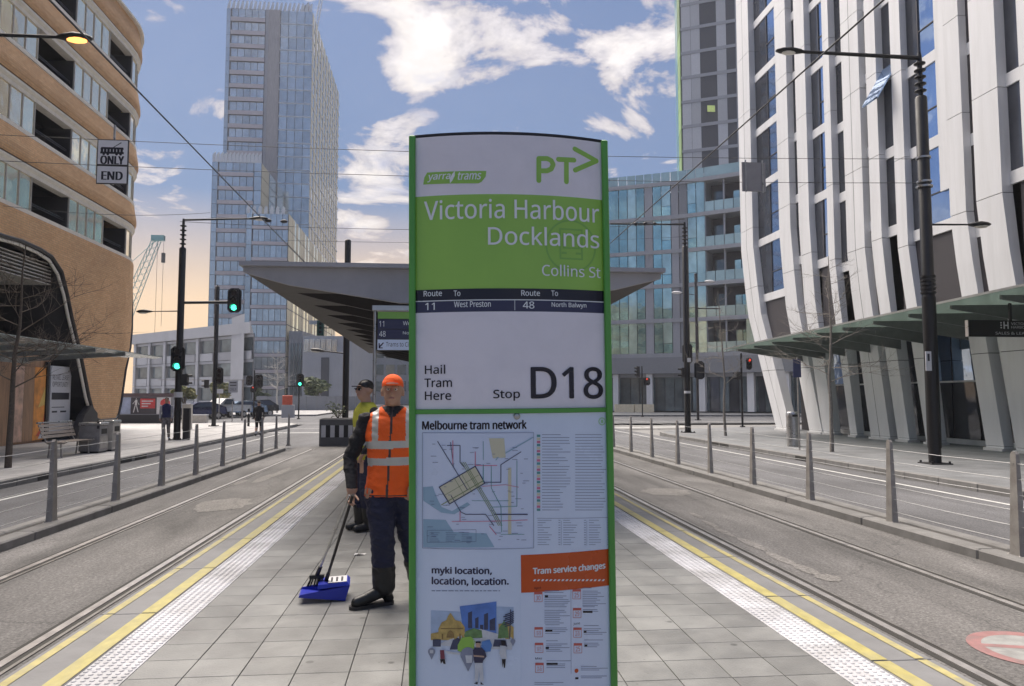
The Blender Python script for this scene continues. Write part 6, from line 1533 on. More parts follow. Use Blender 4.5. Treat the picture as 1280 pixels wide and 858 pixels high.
def bin_(lab, x0, x1, y0, y1, h, m, front):
    B_ = thing('litter_bin', lab, 'bin', ((x0 + x1) / 2, (y0 + y1) / 2, -.14)); z = -.14
    MB().bbox(x0, x1, y0, y1, z + .06, h - .09, .015).build('cabinet', m, B_); MB().bbox(x0 - .02, x1 + .02, y0 - .02, y1 + .02, h - .088, h, .02).build('lid', m_steel, B_)
    MB().box(x0 + .04, x1 - .04, y0 + .04, y1 - .04, z, z + .058).build('plinth', m_dark, B_)
    MB().box(x1 + .001, x1 + .012, y0 + .12, y1 - .12, h - .36, h - .2).build('opening', m_groove, B_); MB().box(x1 + .001, x1 + .010, y0 + .03, y1 - .03, .0, h - .42).build('door', m_galv, B_)
    MB().box(x0 + .05, x1 - .05, y0 - .010, y0 - .001, .0, h - .14).build('side_panel', front, B_)
    return B_
xq = gnd(118, 567, -.14); yb0 = xq[1]
m_binp = M('bin_grey_panel', (.27, .26, .26), .5, .2, var=.2, dirt=.4, dsc=3); m_bincr = M('bin_pale_panel', (.50, .47, .42), .55, var=.15, dirt=.3, dsc=3)
bn = bin_('grey steel bin cabinet nearest the bench', xy(103, yb0)[0], xy(129, yb0)[0], yb0, yb0 + .62, aty(115, 528.5, yb0)[2], m_binp, m_binp)
MB().box(xy(125.5, yb0)[0], xy(128.5, yb0)[0], yb0 - .016, yb0 - .0102, .62, .84).build('bin_poster', m_dark, bn)
bin_('taller pale bin cabinet behind the grey bin on the left pavement', xy(128, yb0 + .9)[0], xy(142, yb0 + .9)[0] + .1, yb0 + .85, yb0 + 1.45, aty(135, 525.5, yb0 + .9)[2], m_bincr, m_bincr)
q = gnd(992, 558, -.14); CB = thing('steel_bin', 'cylindrical stainless steel bin before the first leaning column', 'bin', q); hz = aty(992, 515, q[1])[2]
MB().lathe([(.23, -.13), (.23, hz - .2)], (q[0], q[1], 0), 20).build('drum', m_steel, CB); MB().lathe([(.235, hz - .195), (.235, hz - .05), (.2, hz)], (q[0], q[1], 0), 20).build('hood', m_steel, CB); MB().box(q[0] - .12, q[0] + .12, q[1] - .245, q[1] - .2, hz - .17, hz - .09).build('opening', m_groove, CB)
q = gnd(999.5, 563, -.14); PS = thing('parking_sign', 'grey signpost with a small dark blue panel beside the steel bin', 'sign', q); MB().lathe([(.028, -.14), (.028, aty(999, 447, q[1])[2])], (q[0], q[1], 0), 8).build('post', m_galv, PS)
ps = MB().box(q[0] - .17, q[0] + .10, q[1] - .05, q[1] - .03, aty(999, 472, q[1])[2], aty(999, 449, q[1])[2]).build('panel', M('dark_blue_sign', (.05, .06, .14), .4), PS)
# planter across the end of the left track
q0, q1 = gnd(398.5, 558, -.29), gnd(442, 558, -.29); YPn = q0[1]; zt_ = aty(400, 523.5, YPn)[2]; zb_ = aty(400, 549, YPn)[2]
PN = thing('striped_planter', 'grey planter box with black and white stripes closing the left track', 'planter', ((q0[0] + q1[0]) / 2, YPn, -.29)); PN_x1 = xy(452, YPn)[0]
mb = MB(); mb.bbox(q0[0], PN_x1, YPn, YPn + .9, -.29, zt_, .03); mb.build('box', m_bgrey if False else M('planter_grey', (.13, .13, .135), .7, var=.15, dirt=.3), PN)
ns = 8; x0, x1 = xy(403.5, YPn)[0], xy(448, YPn)[0]
for k in range(ns):
    a, c_ = x0 + (x1 - x0) * k / ns, x0 + (x1 - x0) * (k + 1) / ns; MB().box(a, c_ - .002, YPn - .012, YPn - .001, aty(400, 547, YPn)[2], aty(400, 532, YPn)[2]).build('stripe', m_wht if k % 2 == 0 else m_black, PN)
MB().box(q0[0] + .08, PN_x1 - .08, YPn + .08, YPn + .82, zt_ + .001, zt_ + .01).build('soil', m_strip, PN)
rnd = random.Random(9); mb = MB(); cxp = xy(422, YPn)[0]
PLn = thing('planter_shrub', 'small loose green shrub growing in the striped planter', 'plant', (cxp, YPn + .4, zt_ + .01)); leaf_crown(mb, (cxp, YPn + .4, zt_ + .33), .5, .35, .38, 230, .045, rnd); mb.build('leaves', [m_leaf, m_leaf2], PLn)
mb = MB()
for k in range(9): a_ = k * .7; mb.tube([(cxp, YPn + .4, zt_), (cxp + .2 * cos(a_), YPn + .4 + .15 * sin(a_), zt_ + .25), (cxp + .45 * cos(a_), YPn + .4 + .3 * sin(a_), zt_ + .5)], [.012, .008, .003], 4)
mb.build('stems', m_bark, PLn, kind='stuff')
# black bollards, barrier, small posts on the plaza and island
def bollard(lab, px, py, h, r, m, Y=None):
    q = gnd(px, py, -.14); B_ = thing('bollard', lab, 'bollard', q); MB().lathe([(r, -.14), (r, h - .25), (r * .9, h - .14)], (q[0], q[1], 0), 12).build('post', m, B_); MB().lathe([(r * 1.04, h - .45), (r * 1.04, h - .35)], (q[0], q[1], 0), 12).build('band', m_wht, B_)
bollard('short black bollard left of the man in black', 310.5, 533, 1.05, .07, m_black)
q = xy(361, 66); BR = thing('road_barrier', 'red and grey road barrier on the far traffic island', 'barrier', (*q, -.14)); MB().bbox(q[0] - .5, q[0] + .55, 66, 66.4, -.14, .95, .04).build('grey_base', m_bgrey, BR); MB().bbox(q[0] - .45, q[0] + .35, 66.02, 66.38, .952, 1.75, .04).build('red_top', m_redg, BR)
q = xy(292.5, 55); SG = thing('street_sign', 'thin grey signpost with a small plate on the left kerb beyond the second pole', 'sign', (*q, -.14)); MB().lathe([(.035, -.14), (.035, aty(292, 502, 55)[2])], (*q, 0), 8).build('post', m_galv, SG)
q = xy(276, 60); SG = thing('information_sign', 'small white sign plate on a post right of the second pole', 'sign', (*q, -.14)); MB().lathe([(.04, -.14), (.04, 2.2)], (*q, 0), 8).build('post', m_galv, SG); MB().box(q[0] - .22, q[0] + .28, 59.95, 60.0, aty(277, 492, 60)[2], aty(277, 486.5, 60)[2]).build('plate', m_wht, SG)
qa, qb = aty(286, 476, 64), aty(297, 491, 64); TS2 = thing('tram_only_sign', 'small faint grey ONLY sign with a tram symbol hanging over the far intersection', 'sign', ((qa[0] + qb[0]) / 2, 64, qb[2])); o = MB().box(qa[0], qb[0], 63.97, 64.03, qb[2], qa[2]).build('plate', m_bgrey, TS2)
mb = MB(); mp6 = lambda x, z: (x, 63.96, z); put_text(mb, 'ONLY', qa[0] + .1, qb[0] - .1, qb[2] + .15, qb[2] + .38, mp6); put_text(mb, '=', qa[0] + .1, qb[0] - .1, qb[2] + .55, qb[2] + .85, mp6); mb.build('lettering', m_dark, o)
mb = MB(); mb.bar((qa[0] - 5.5, 64, qa[2] + .05), (qb[0] + 5, 64, qa[2] + .05), .05, .05); mb.bar((qb[0] + .4, 64, qa[2] + .1), (qb[0] + .4, 64, -.3), .12, .12); mb.build('gantry', m_galv, TS2)
# stone seat / cabinet near the pole
q = gnd(229, 537, -.14); KB = thing('service_cabinet', 'pale service cabinet behind the left corner pole', 'cabinet', q); MB().bbox(q[0] - .1, q[0] + .35, q[1], q[1] + .4, -.14, 1.2, .02).build('cabinet', m_bincr, KB); MB().box(q[0] - .12, q[0] + .37, q[1] - .02, q[1] + .42, 1.202, 1.24).build('lid', m_wht, KB)
qa, qb = gnd(237, 529, -.14), gnd(257, 529, -.14); SB = thing('stone_seat', 'low pale stone seat wall in front of the dark parked car', 'seat', ((qa[0] + qb[0]) / 2, qa[1], -.14)); MB().bbox(qa[0], qb[0], qa[1], qa[1] + .5, -.14, .36, .02).build('base', m_bincr, SB); MB().box(qa[0] - .03, qb[0] + .03, qa[1] - .03, qa[1] + .53, .362, .42).build('top', m_wht, SB)

# ---- parked cars
m_tyre = M('tyre_rubber', (.02, .02, .02), .8); m_cglass = glassm('car_glass', (.05, .06, .08), .05, 0, .3)
def car(lab, name, x, y, rz, paint, kind='suv', L=4.4, Wd=1.8, H=1.6):
    C = thing(name, lab, 'car', (x, y, -.30), rz)
    hw = Wd / 2
    if kind == 'suv': prof = [(-.5, .30), (-.5, .62), (-.47, .66), (-.30, .70), (-.17, .97), (.30, 1.0), (.44, .75), (.49, .66), (.5, .32)]
    elif kind == 'ute': prof = [(-.5, .32), (-.5, .60), (-.47, .66), (-.27, .70), (-.14, .98), (.06, 1.0), (.10, .68), (.5, .66), (.5, .34)]
    else: prof = [(-.5, .28), (-.5, .55), (-.46, .62), (-.26, .68), (-.10, .97), (.20, 1.0), (.40, .78), (.48, .70), (.5, .30)]
    P = [(a * L, b_ * H) for a, b_ in prof]
    mb = MB(); rings = []
    for s_, ins, dz in ((-1, .10, 0), (-1, 0, 0), (1, 0, 0), (1, .10, 0)):
        rings.append([(a * (1 - .02 * (ins > 0)), s_ * (hw - (ins * 1.0 if z < H * .68 else .16 + ins)), z) for a, z in P])
    o_ = worldloc(C)
    def add(m_, nm, mat, par=C): 
        me = m_.mesh(nm, mat); return link(nm, me, par)
    mb.loft(rings, 0, False); add(mb, 'body', paint)
    for s_ in (-1, 1):      # side windows
        a0, a1 = (P[4][0] + .12, P[5][0] - .12); mb = MB(); yy = s_ * (hw - .155)
        mb.face([(P[3][0] + .25, s_ * (hw - .02), H * .69), (P[6][0] - .15, s_ * (hw - .02), H * .69), (a1, yy + s_ * .004, H * .94), (a0, yy + s_ * .004, H * .94)]); add(mb, 'side_window', m_cglass)
        for a in (-.31, .31): mb = MB(); mb.lathe([(.31, -.10), (.33, -.07), (.33, .07), (.31, .10)], (a * L, s_ * (hw - .08), .33), 16, axis=1); w_ = add(mb, 'wheel', m_tyre); mb = MB(); mb.lathe([(.19, -.105), (.19, .105)], (a * L, s_ * (hw - .08), .33), 12, axis=1); add(mb, 'rim', m_steel, w_)
        mb = MB(); mb.box(-L / 2 - .01, -L / 2 + .06, s_ * (hw - .42) - .14, s_ * (hw - .42) + .20 * s_, H * .45, H * .56); add(mb, 'headlight', m_lamp)
    mb = MB(); e_ = .012; mb.face([(P[3][0] - e_ + .06, -hw + .14, P[3][1] + .04), (P[3][0] - e_ + .06, hw - .14, P[3][1] + .04), (P[4][0] - e_ - .04, hw - .26, P[4][1] - .04), (P[4][0] - e_ - .04, -hw + .26, P[4][1] - .04)]); add(mb, 'windscreen', m_cglass)
    mb = MB(); mb.box(-L / 2 - .012, -L / 2 + .02, -hw * .5, hw * .5, H * .30, H * .46); add(mb, 'grille', m_dark); return C
car('dark blue parked hatchback between the two left poles', 'parked_car', *xy(252, 68), radians(35), M('dark_blue_paint', (.03, .035, .09), .25, .3, var=.05), 'hatch', 4.2, 1.75, 1.5)
car('silver blue sedan right of the white utility truck', 'parked_car', *xy(304, 76), radians(30), M('silver_blue_paint', (.22, .30, .40), .25, .4, var=.05), 'hatch', 4.6, 1.85, 1.55)
car('white utility truck parked beyond the second pole', 'utility_truck', *xy(283, 72), radians(60), M('white_car_paint', (.60, .61, .60), .3, var=.05), 'ute', 4.8, 1.85, 1.8)
car('dark grey parked car half hidden behind the man in black', 'parked_car', *xy(320, 79), radians(20), M('dark_grey_paint', (.05, .05, .055), .25, .3, var=.05), 'suv', 4.5, 1.85, 1.65)
# ================================================================== PEOPLE
def capsule(mb, p0, p1, r0, r1, n=14, sx=1.0, sy=1.0):
    """tapered limb segment with rounded ends; sx, sy flatten it in x / y"""
    d = vsub(p1, p0); L = vlen(d); dn = vnorm(d); a, b_ = frame(dn); rings = []
    st = [(-.98, 0), (-.7, 0), (-.35, 0), (0, 0), (0, 1), (.35, 1), (.7, 1), (.98, 1)]
    for t, e in st:
        r = (r0 if e == 0 else r1); off = t * r; rr = r * sqrt(max(.002, 1 - t * t)); base_ = p0 if e == 0 else p1; q = vadd(base_, vmul(dn, off))
        rings.append([(q[0] + sx * rr * (a[0] * cos(k * 2 * pi / n) + b_[0] * sin(k * 2 * pi / n)), q[1] + sy * rr * (a[1] * cos(k * 2 * pi / n) + b_[1] * sin(k * 2 * pi / n)), q[2] + rr * (a[2] * cos(k * 2 * pi / n) + b_[2] * sin(k * 2 * pi / n))) for k in range(n)])
    mb.loft(rings, 0, True)
def ellstack(mb, rings_, n=24):
    """stack of ellipses (cx, cy, z, rx, ry)"""
    mb.loft([[(cx_ + rx * cos(k * 2 * pi / n), cy_ + ry_ * sin(k * 2 * pi / n), z) for k in range(n)] for cx_, cy_, z, rx, ry_ in rings_], 0, True)
import mathutils
def remesh(mb, name, vox, mats, region, smooth=4, fold=None):
    me = mb.mesh('shape', []) if False else None
    me = bpy.data.meshes.new('shape'); me.from_pydata(mb.v, [], mb.f)
    ob = bpy.data.objects.new('shape', me); COL.objects.link(ob)
    md = ob.modifiers.new('r', 'REMESH'); md.mode = 'VOXEL'; md.voxel_size = vox
    sm_ = ob.modifiers.new('s', 'SMOOTH'); sm_.factor = .5; sm_.iterations = smooth
    dg = bpy.context.evaluated_depsgraph_get(); out = bpy.data.meshes.new_from_object(ob.evaluated_get(dg)); out.name = name
    bpy.data.objects.remove(ob); bpy.data.meshes.remove(me); out.materials.clear()
    for m in mats: out.materials.append(m)
    if fold:
        nz = mathutils.noise; nv = [tuple(v.normal) for v in out.vertices]
        for v, n_ in zip(out.vertices, nv):
            a = fold(v.co)
            if a:
                p = v.co; q = nz.noise(mathutils.Vector((p[0] * 9, p[1] * 9, p[2] * 20 + p[0] * 9))) + .5 * nz.noise(mathutils.Vector((p[0] * 22, p[1] * 22, p[2] * 34)))
                v.co = (p[0] + n_[0] * a * q, p[1] + n_[1] * a * q, p[2] + n_[2] * a * q)
    idx = []
    for p in out.polygons: idx.append(region(p.center, p.normal))
    out.polygons.foreach_set('material_index', idx); out.polygons.foreach_set('use_smooth', [True] * len(idx)); out.update(); return out
def cloth(name, col, bump=.5, sc=9, var=.15, rough=.85, emit=None):
    m = M(name, col, rough, var=var, sc=6); t = m.node_tree; b_ = t.nodes['Principled BSDF']; vec = N(t, 'ShaderNodeTexCoord').outputs['Object']
    mp = N(t, 'ShaderNodeMapping'); mp.inputs['Scale'].default_value = (1, 1, 1.7); mp.inputs['Rotation'].default_value = (.3, .5, 0); t.links.new(vec, mp.inputs[0])
    n_ = noise(t, mp.outputs[0], sc, 3, .5, 1.2); bn = N(t, 'ShaderNodeBump'); bn.inputs['Strength'].default_value = bump; bn.inputs['Distance'].default_value = .05; t.links.new(n_, bn.inputs['Height']); t.links.new(bn.outputs[0], b_.inputs['Normal']); return m
m_skin = M('skin', (.42, .25, .18), .5, var=.08, sc=8); m_hair = M('dark_hair', (.03, .022, .018), .6); m_bootm = M('black_boot_leather', (.012, .012, .013), .4, var=.2, sc=12, bump=.2)
m_navy = cloth('navy_work_trousers', (.018, .020, .048)); m_blk = cloth('black_sleeve_cloth', (.012, .012, .016)); m_hv = cloth('orange_hivis_cloth', (.86, .12, .015), .35, 7, .08); m_refl = M('silver_reflective_tape', (.50, .49, .47), .35, .1, var=.05)
m_hvy = cloth('yellow_hivis_cloth', (.42, .42, .045), .35, 7, .08); m_zip = M('vest_zip', (.05, .03, .03), .5); m_eye = M('eye_white', (.7, .68, .65), .3, var=0); m_iris = M('eye_dark', (.03, .02, .015), .2, var=0); m_lip = M('lips', (.33, .13, .11), .5, var=0)
def head_parts(mb, c, s=1.0):
    x, y, z = c
    def E(dx, dy, dz, a, b_, c_): mb.ball((x + dx * s, y + dy * s, z + dz * s), a * s, b_ * s, c_ * s, 18, 10)
    E(0, .012, .03, .076, .095, .092); E(0, -.012, -.03, .062, .078, .085); E(0, -.045, -.078, .036, .036, .028)     # skull, face, chin
    E(0, -.098, -.012, .013, .020, .022); E(0, -.088, .012, .009, .014, .028)                                   # nose
    E(-.077, .01, -.008, .010, .020, .032); E(.077, .01, -.008, .010, .020, .032)                                # ears
    E(0, -.078, .036, .050, .016, .010); E(0, -.085, -.052, .024, .012, .011)                                      # brow, mouth
def face_bits(root, c, s=1.0):
    x, y, z = c
    for sx in (-1, 1):
        mb = MB(); mb.ball((x + sx * .029 * s, y - .078 * s, z + .016 * s), .013 * s, .012 * s, .010 * s, 10, 6); e = mb.build('eye', m_eye, root)
        mb = MB(); mb.tube([(x + sx * .012 * s, y - .093 * s, z + .036 * s), (x + sx * .030 * s, y - .091 * s, z + .042 * s), (x + sx * .048 * s, y - .078 * s, z + .036 * s)], .0045 * s, 5); mb.build('eyebrow', m_hair, root)
        mb = MB(); mb.ball((x + sx * .029 * s, y - .088 * s, z + .016 * s), .006 * s, .004 * s, .006 * s, 8, 4); mb.build('iris', m_iris, e)
    mb = MB(); mb.ball((x, y - .098 * s, z - .052 * s), .022 * s, .006 * s, .007 * s, 10, 4); mb.build('mouth', m_lip, root)
def hand(mb, w, d, curl, thumb, s=1.0, side=1):
    """palm and five bent fingers: w wrist, d pointing along the palm, curl = direction the fingers bend to, thumb = thumb side"""
    d = vnorm(d); curl = vnorm(curl); th = vnorm(thumb)
    pc = vadd(w, vmul(d, .045 * s))
    for k in (-1.5, -.5, .5, 1.5): capsule(mb, vadd(w, vmul(th, k * .010 * s)), vadd(vadd(w, vmul(d, .085 * s)), vmul(th, k * .019 * s)), .014 * s, .012 * s, 10)
    for k, L in ((1.5, .9), (.5, 1.0), (-.5, .95), (-1.5, .75)):
        q = vadd(vadd(w, vmul(d, .088 * s)), vmul(th, k * .020 * s)); a1 = .5; r = .0088 * s
        for seg, (ln, ang) in enumerate(((.040, .75), (.026, 1.6), (.020, 2.35))):
            dd = vadd(vmul(d, cos(ang)), vmul(curl, sin(ang))); e = vadd(q, vmul(dd, ln * L * s)); capsule(mb, q, e, r, r * .93, 8); q = e; r *= .93
    q = vadd(w, vadd(vmul(th, .022 * s), vmul(d, .025 * s)))
    for ln, ang in ((.038, .3), (.030, 1.0), (.024, 1.7)):
        dd = vnorm(vadd(vadd(vmul(d, .55), vmul(th, .8 - .5 * ang)), vmul(curl, .3 + .6 * ang))); e = vadd(q, vmul(dd, ln * s)); capsule(mb, q, e, .0105 * s, .009 * s, 8); q = e
def figure(J, R, hands=True):
    """one skin of limbs, trunk and head"""
    mb = MB()
    ellstack(mb, J['torso'])
    for L_, k in (('armL', 'armL'), ('armR', 'armR')):
        p = J[k]; r = R['arm']; capsule(mb, p[0], p[1], r[0], r[1]); capsule(mb, p[1], p[2], r[1], r[2])
    for k in ('legL', 'legR'):
        p = J[k]; r = R['leg']; capsule(mb, p[0], p[1], r[0], r[1], 18, 1, 1); capsule(mb, p[1], p[2], r[1], r[2], 18)
        a, t_ = p[2], p[3]; capsule(mb, (a[0], a[1], a[2] + .12), (a[0], a[1], a[2]), r[3], r[3] * .95)
        capsule(mb, (a[0], a[1], a[2] - .035), (t_[0], t_[1], t_[2] + .01), r[3] * .85, r[3] * .72, 14); hl = vadd(a, vmul(vnorm((a[0] - t_[0], a[1] - t_[1], 0)), .04)); capsule(mb, (a[0], a[1], a[2] - .03), (hl[0], hl[1], .045), r[3] * .8, .042)
    h = J['head']; capsule(mb, (J['neck'][0], J['neck'][1], J['neck'][2] - .04), (h[0], h[1] + .01, h[2] - .07), .066, .060, 14); head_parts(mb, h, R.get('hs', 1.0)); return mb
# ---- worker in the orange vest sweeping
wx, wy = gnd(487, 756, 0)[0], gnd(487, 756, 0)[1]
WK = thing('person', 'worker in orange hi-vis vest and orange cap holding a long-handled dustpan beside the totem', 'person', (wx, wy, 0))
def loc(px, py, dy=0.0): p = aty(px, py, wy + dy); return (p[0] - wx, dy, p[2])
hd = (loc(491, 480)[0], -.02, 1.645)
J = {'torso': [(0, .02, .80, .155, .12), (0, .02, .90, .175, .125), (.01, .02, 1.02, .17, .12), (.01, .015, 1.15, .185, .125), (.01, .01, 1.30, .205, .13), (.01, .01, 1.40, .20, .12), (.01, .012, 1.47, .15, .09), (.01, .012, 1.52, .07, .065)],
     'neck': (.01, .01, 1.52), 'head': hd,
     'armR': [(-.20, .01, 1.42), loc(438, 573, .02), loc(440, 612, -.12)], 'armL': [(.22, .01, 1.42), (.33, .06, 1.14), (.20, -.10, .93)],
     'legR': [(-.085, .02, .86), loc(478, 668, -.04), loc(480, 732, .0), (loc(480, 732)[0] - .20, -.10, .035)], 'legL': [(.10, .02, .86), loc(512, 665, .10), loc(527, 735, .20), (loc(527, 735)[0] + .10, .02, .035)]}
R = {'arm': (.066, .058, .042), 'leg': (.122, .098, .088, .060), 'hs': 1.08}
mb = figure(J, R)
wr = J['armR'][2]; grip = loc(437, 632, -.17)
hand(mb, wr, vsub(grip, wr), (.5, -.85, 0), (.55, -.3, -.2)); wl = J['armL'][2]; hand(mb, wl, (-.5, -.25, -.8), (.2, .6, -.5), (-.3, -.3, .6))
def reg(c, n):
    dR = vlen(vsub(c, wr)); dL = vlen(vsub(c, wl))
    if c[2] > 1.505 and abs(c[0] - hd[0]) < .13: return 0
    if (dR < .15 and c[2] < wr[2] + .01) or (dL < .14 and c[2] < wl[2] + .015 and c[1] < -.07): return 0
    if c[2] < .30: return 3
    if c[2] < .93 and abs(c[0]) < .24 + (0 if c[2] > .5 else .4) and dR > .12: return 1
    if c[2] < .6: return 1
    return 2
link('body', remesh(mb, 'body', .0068, [m_skin, m_navy, m_blk, m_bootm], reg, fold=lambda c: 0 if c[2] > 1.5 or vlen(vsub(c, wr)) < .16 or vlen(vsub(c, wl)) < .15 else (.004 if c[2] < .26 else .013)), WK)
mb = MB(); ellstack(mb, [(.005, .02, .83, .215, .150), (.005, .02, .93, .20, .146), (.01, .018, 1.06, .192, .142), (.01, .015, 1.18, .203, .145), (.01, .01, 1.31, .222, .148), (.01, .01, 1.41, .215, .136), (.01, .012, 1.475, .175, .105), (.01, .014, 1.515, .105, .088), (.01, .014, 1.53, .085, .078)])
def regv(c, n):
    x, z = c[0], c[2]
    if n[2] < -.8 and z < .85: return 2
    if .845 < z < .85: return 2
    if 1.205 + .03 * x < z < 1.265 + .03 * x or 1.075 + .03 * x < z < 1.135 + .03 * x: return 1
    if .105 < abs(x - .01) < .155 and z > 1.26: return 1
    if abs(x + .005 - (z - 1.2) * .05) < .008 and c[1] < 0: return 2
    if z > 1.45 and abs(x - .01) < .02 + (z - 1.45) * .9 and c[1] < 0: return 3
    return 0
link('vest', remesh(mb, 'vest', .009, [m_hv, m_refl, m_zip, m_blk], regv, fold=lambda c: .009), WK)
face_bits(WK, vadd(hd, (wx, wy, 0)))
mb = MB(); x, y, z = hd; mb.ball((x, y + .02, z + .05), .086, .104, .088, 20, 10); 
hb_ = MB(); hb_.ball((x, y + .030, z + .005), .081, .090, .085, 18, 10); link('hair', hb_.mesh('hair', m_hair), WK)
cap = remesh(mb, 'cap', .008, [m_hv], lambda c, n: 0); link('cap', cap, WK)
mb = MB(); mb.prism([(x + .078 * cos(pi + t * pi / 12) , y - .055 + .115 * sin(pi + t * pi / 12)) for t in range(13)], z + .045, z + .055, 'xy'); me = mb.mesh('cap_peak', m_hv); link('cap_peak', me, WK)
for sx, jj in (('legR', -1), ('legL', 1)):
    a, t_ = J[sx][2], J[sx][3]; mb = MB(); d = vnorm((t_[0] - a[0], t_[1] - a[1], 0)); nn = (-d[1], d[0], 0); c0 = vadd((a[0], a[1], 0), vmul(d, -.035)); c1 = vadd((t_[0], t_[1], 0), vmul(d, .005))
    pts = []
    for t in range(13): an = pi / 2 + t * pi / 12; pts.append((c0[0] + .047 * (cos(an) * d[0] + sin(an) * nn[0]), c0[1] + .047 * (cos(an) * d[1] + sin(an) * nn[1])))
    for t in range(13): an = -pi / 2 + t * pi / 12; pts.append((c1[0] + .05 * (cos(an) * d[0] + sin(an) * nn[0]), c1[1] + .05 * (cos(an) * d[1] + sin(an) * nn[1])))
    mb.prism(pts, .0, .026, 'xy'); link('boot_sole', mb.mesh('boot_sole', m_dark), WK)
for sx in ('legR', 'legL'):
    a, t_ = J[sx][2], J[sx][3]; d = vnorm((t_[0] - a[0], t_[1] - a[1], 0)); nn = (-d[1], d[0], 0); mb = MB()
    for k in range(5):
        c = vadd((a[0], a[1], .105 + k * .03), vmul(d, .062 + .018 * (k == 0))); mb.tube([vadd(c, vmul(nn, -.028)), vadd(c, vmul(d, .008)), vadd(vadd(c, vmul(nn, .028)), (0, 0, .012))], .0045, 5)
    link('boot_laces', mb.mesh('boot_laces', m_dark), WK)
    mb = MB(); mb.lathe([(.076, .268), (.084, .272), (.084, .300), (.074, .305)], (a[0], a[1], 0), 16); link('boot_cuff', mb.mesh('boot_cuff', m_bootm), WK)
# ---- lobby dustpan and broom held in his right hand
g1 = vadd(grip, (wx, wy, 0)); pan_c = gnd(407, 745, .02); m_bluep = M('blue_plastic', (.02, .035, .42), .35, var=.06)
DP = thing('dustpan', 'royal blue long-handled dustpan with a white label held just above the paving', 'dustpan', pan_c)
u_ = vnorm((.93, .15, -.02)); s_ = vnorm((-.10, .99, 0)); px0, py0, pz0 = pan_c
def PP(a, b_, h): return (px0 + u_[0] * a + s_[0] * b_, py0 + u_[1] * a + s_[1] * b_, pz0 + h)
mb = MB(); mb.hexa([PP(-.20, -.13, .03), PP(.15, -.13, -.015), PP(.15, .13, -.015), PP(-.20, .13, .03), PP(-.19, -.125, .036), PP(.145, -.125, -.008), PP(.145, .125, -.008), PP(-.19, .125, .036)]); mb.build('pan_floor', m_bluep, DP)
for sg in (-1, 1): mb = MB(); a = .13 * sg; b2_ = a - .008 * sg; mb.hexa([PP(-.20, min(a, b2_), .03), PP(.155, min(a, b2_), -.015), PP(.155, max(a, b2_), -.015), PP(-.20, max(a, b2_), .03), PP(-.19, min(a, b2_), .05), PP(.19, min(a, b2_), .10), PP(.19, max(a, b2_), .10), PP(-.19, max(a, b2_), .05)]); mb.build('pan_side', m_bluep, DP)
mb = MB(); mb.hexa([PP(.14, -.129, -.014), PP(.155, -.129, -.014), PP(.155, .129, -.014), PP(.14, .129, -.014), PP(.178, -.129, .10), PP(.19, -.129, .10), PP(.19, .129, .10), PP(.178, .129, .10)]); mb.build('pan_back', m_bluep, DP)
mb = MB(); mb.hexa([PP(-.06, -.13, .085), PP(.19, -.13, .102), PP(.19, .13, .102), PP(-.06, .13, .085), PP(-.055, -.12, .115), PP(.17, -.12, .125), PP(.17, .12, .125), PP(-.055, .12, .115)]); mb.build('pan_hood', m_bluep, DP)
mb = MB(); mb.hexa([PP(.02, -.11, .124), PP(.165, -.11, .1282), PP(.165, .10, .1282), PP(.02, .10, .124), PP(.02, -.11, .1255), PP(.165, -.11, .130), PP(.165, .10, .130), PP(.02, .10, .1255)]); lb_ = mb.build('label', m_wht, DP)
mb = MB()
for k in range(3): mb.hexa([PP(.04 + k * .04, -.08, .1265 + k * .0013), PP(.055 + k * .04, -.08, .1265 + k * .0013), PP(.055 + k * .04, .06, .1265 + k * .0013), PP(.04 + k * .04, .06, .1265 + k * .0013), PP(.04 + k * .04, -.08, .1285 + k * .0013), PP(.055 + k * .04, -.08, .1285 + k * .0013), PP(.055 + k * .04, .06, .1285 + k * .0013), PP(.04 + k * .04, .06, .1285 + k * .0013)])
mb.build('label_print', m_txt, lb_, kind='stuff')
hb = PP(.0, .0, .11)
mb = MB(); mb.tube([vadd(hb, (0, 0, .0)), vadd(hb, vmul(vsub(g1, hb), .12))], .016, 10); mb.build('handle_socket', m_black, DP)
mb = MB(); mb.tube([vadd(hb, vmul(vsub(g1, hb), .1)), vadd(g1, vmul(vnorm(vsub(g1, hb)), .10))], .0115, 10); mb.build('handle', m_black, DP)
BRM = thing('broom', 'small black bristle broom with a silver handle held together with the dustpan', 'broom', PP(-.06, -.02, .04))
b0_ = PP(-.07, .02, .16); g2 = vadd(g1, (-.025, -.01, .02))
mb = MB(); mb.tube([b0_, vadd(g2, vmul(vnorm(vsub(g2, b0_)), .08))], .0105, 10); mb.build('handle', m_steel, BRM)
mb = MB(); dd = vnorm(vsub(g2, b0_)); mb.tube([b0_, vadd(b0_, vmul(dd, .10))], .017, 10); mb.build('handle_socket', m_black, BRM)
mb = MB(); mb.obox(vadd(b0_, (0, 0, -.01)), (.055, .01, 0), (0, .018, 0), (0, 0, .014)); mb.build('broom_head', m_black, BRM)
mb = MB(); rnd = random.Random(2)
for k in range(120): x_, y_ = rnd.uniform(-.05, .05), rnd.uniform(-.015, .015); mb.tube([(b0_[0] + x_, b0_[1] + y_, b0_[2] - .02), (b0_[0] + x_ * 1.4 - .01, b0_[1] + y_ * 1.6, b0_[2] - .085)], .0014, 3, cap=False)
mb.build('bristles', m_black, BRM, kind='stuff')
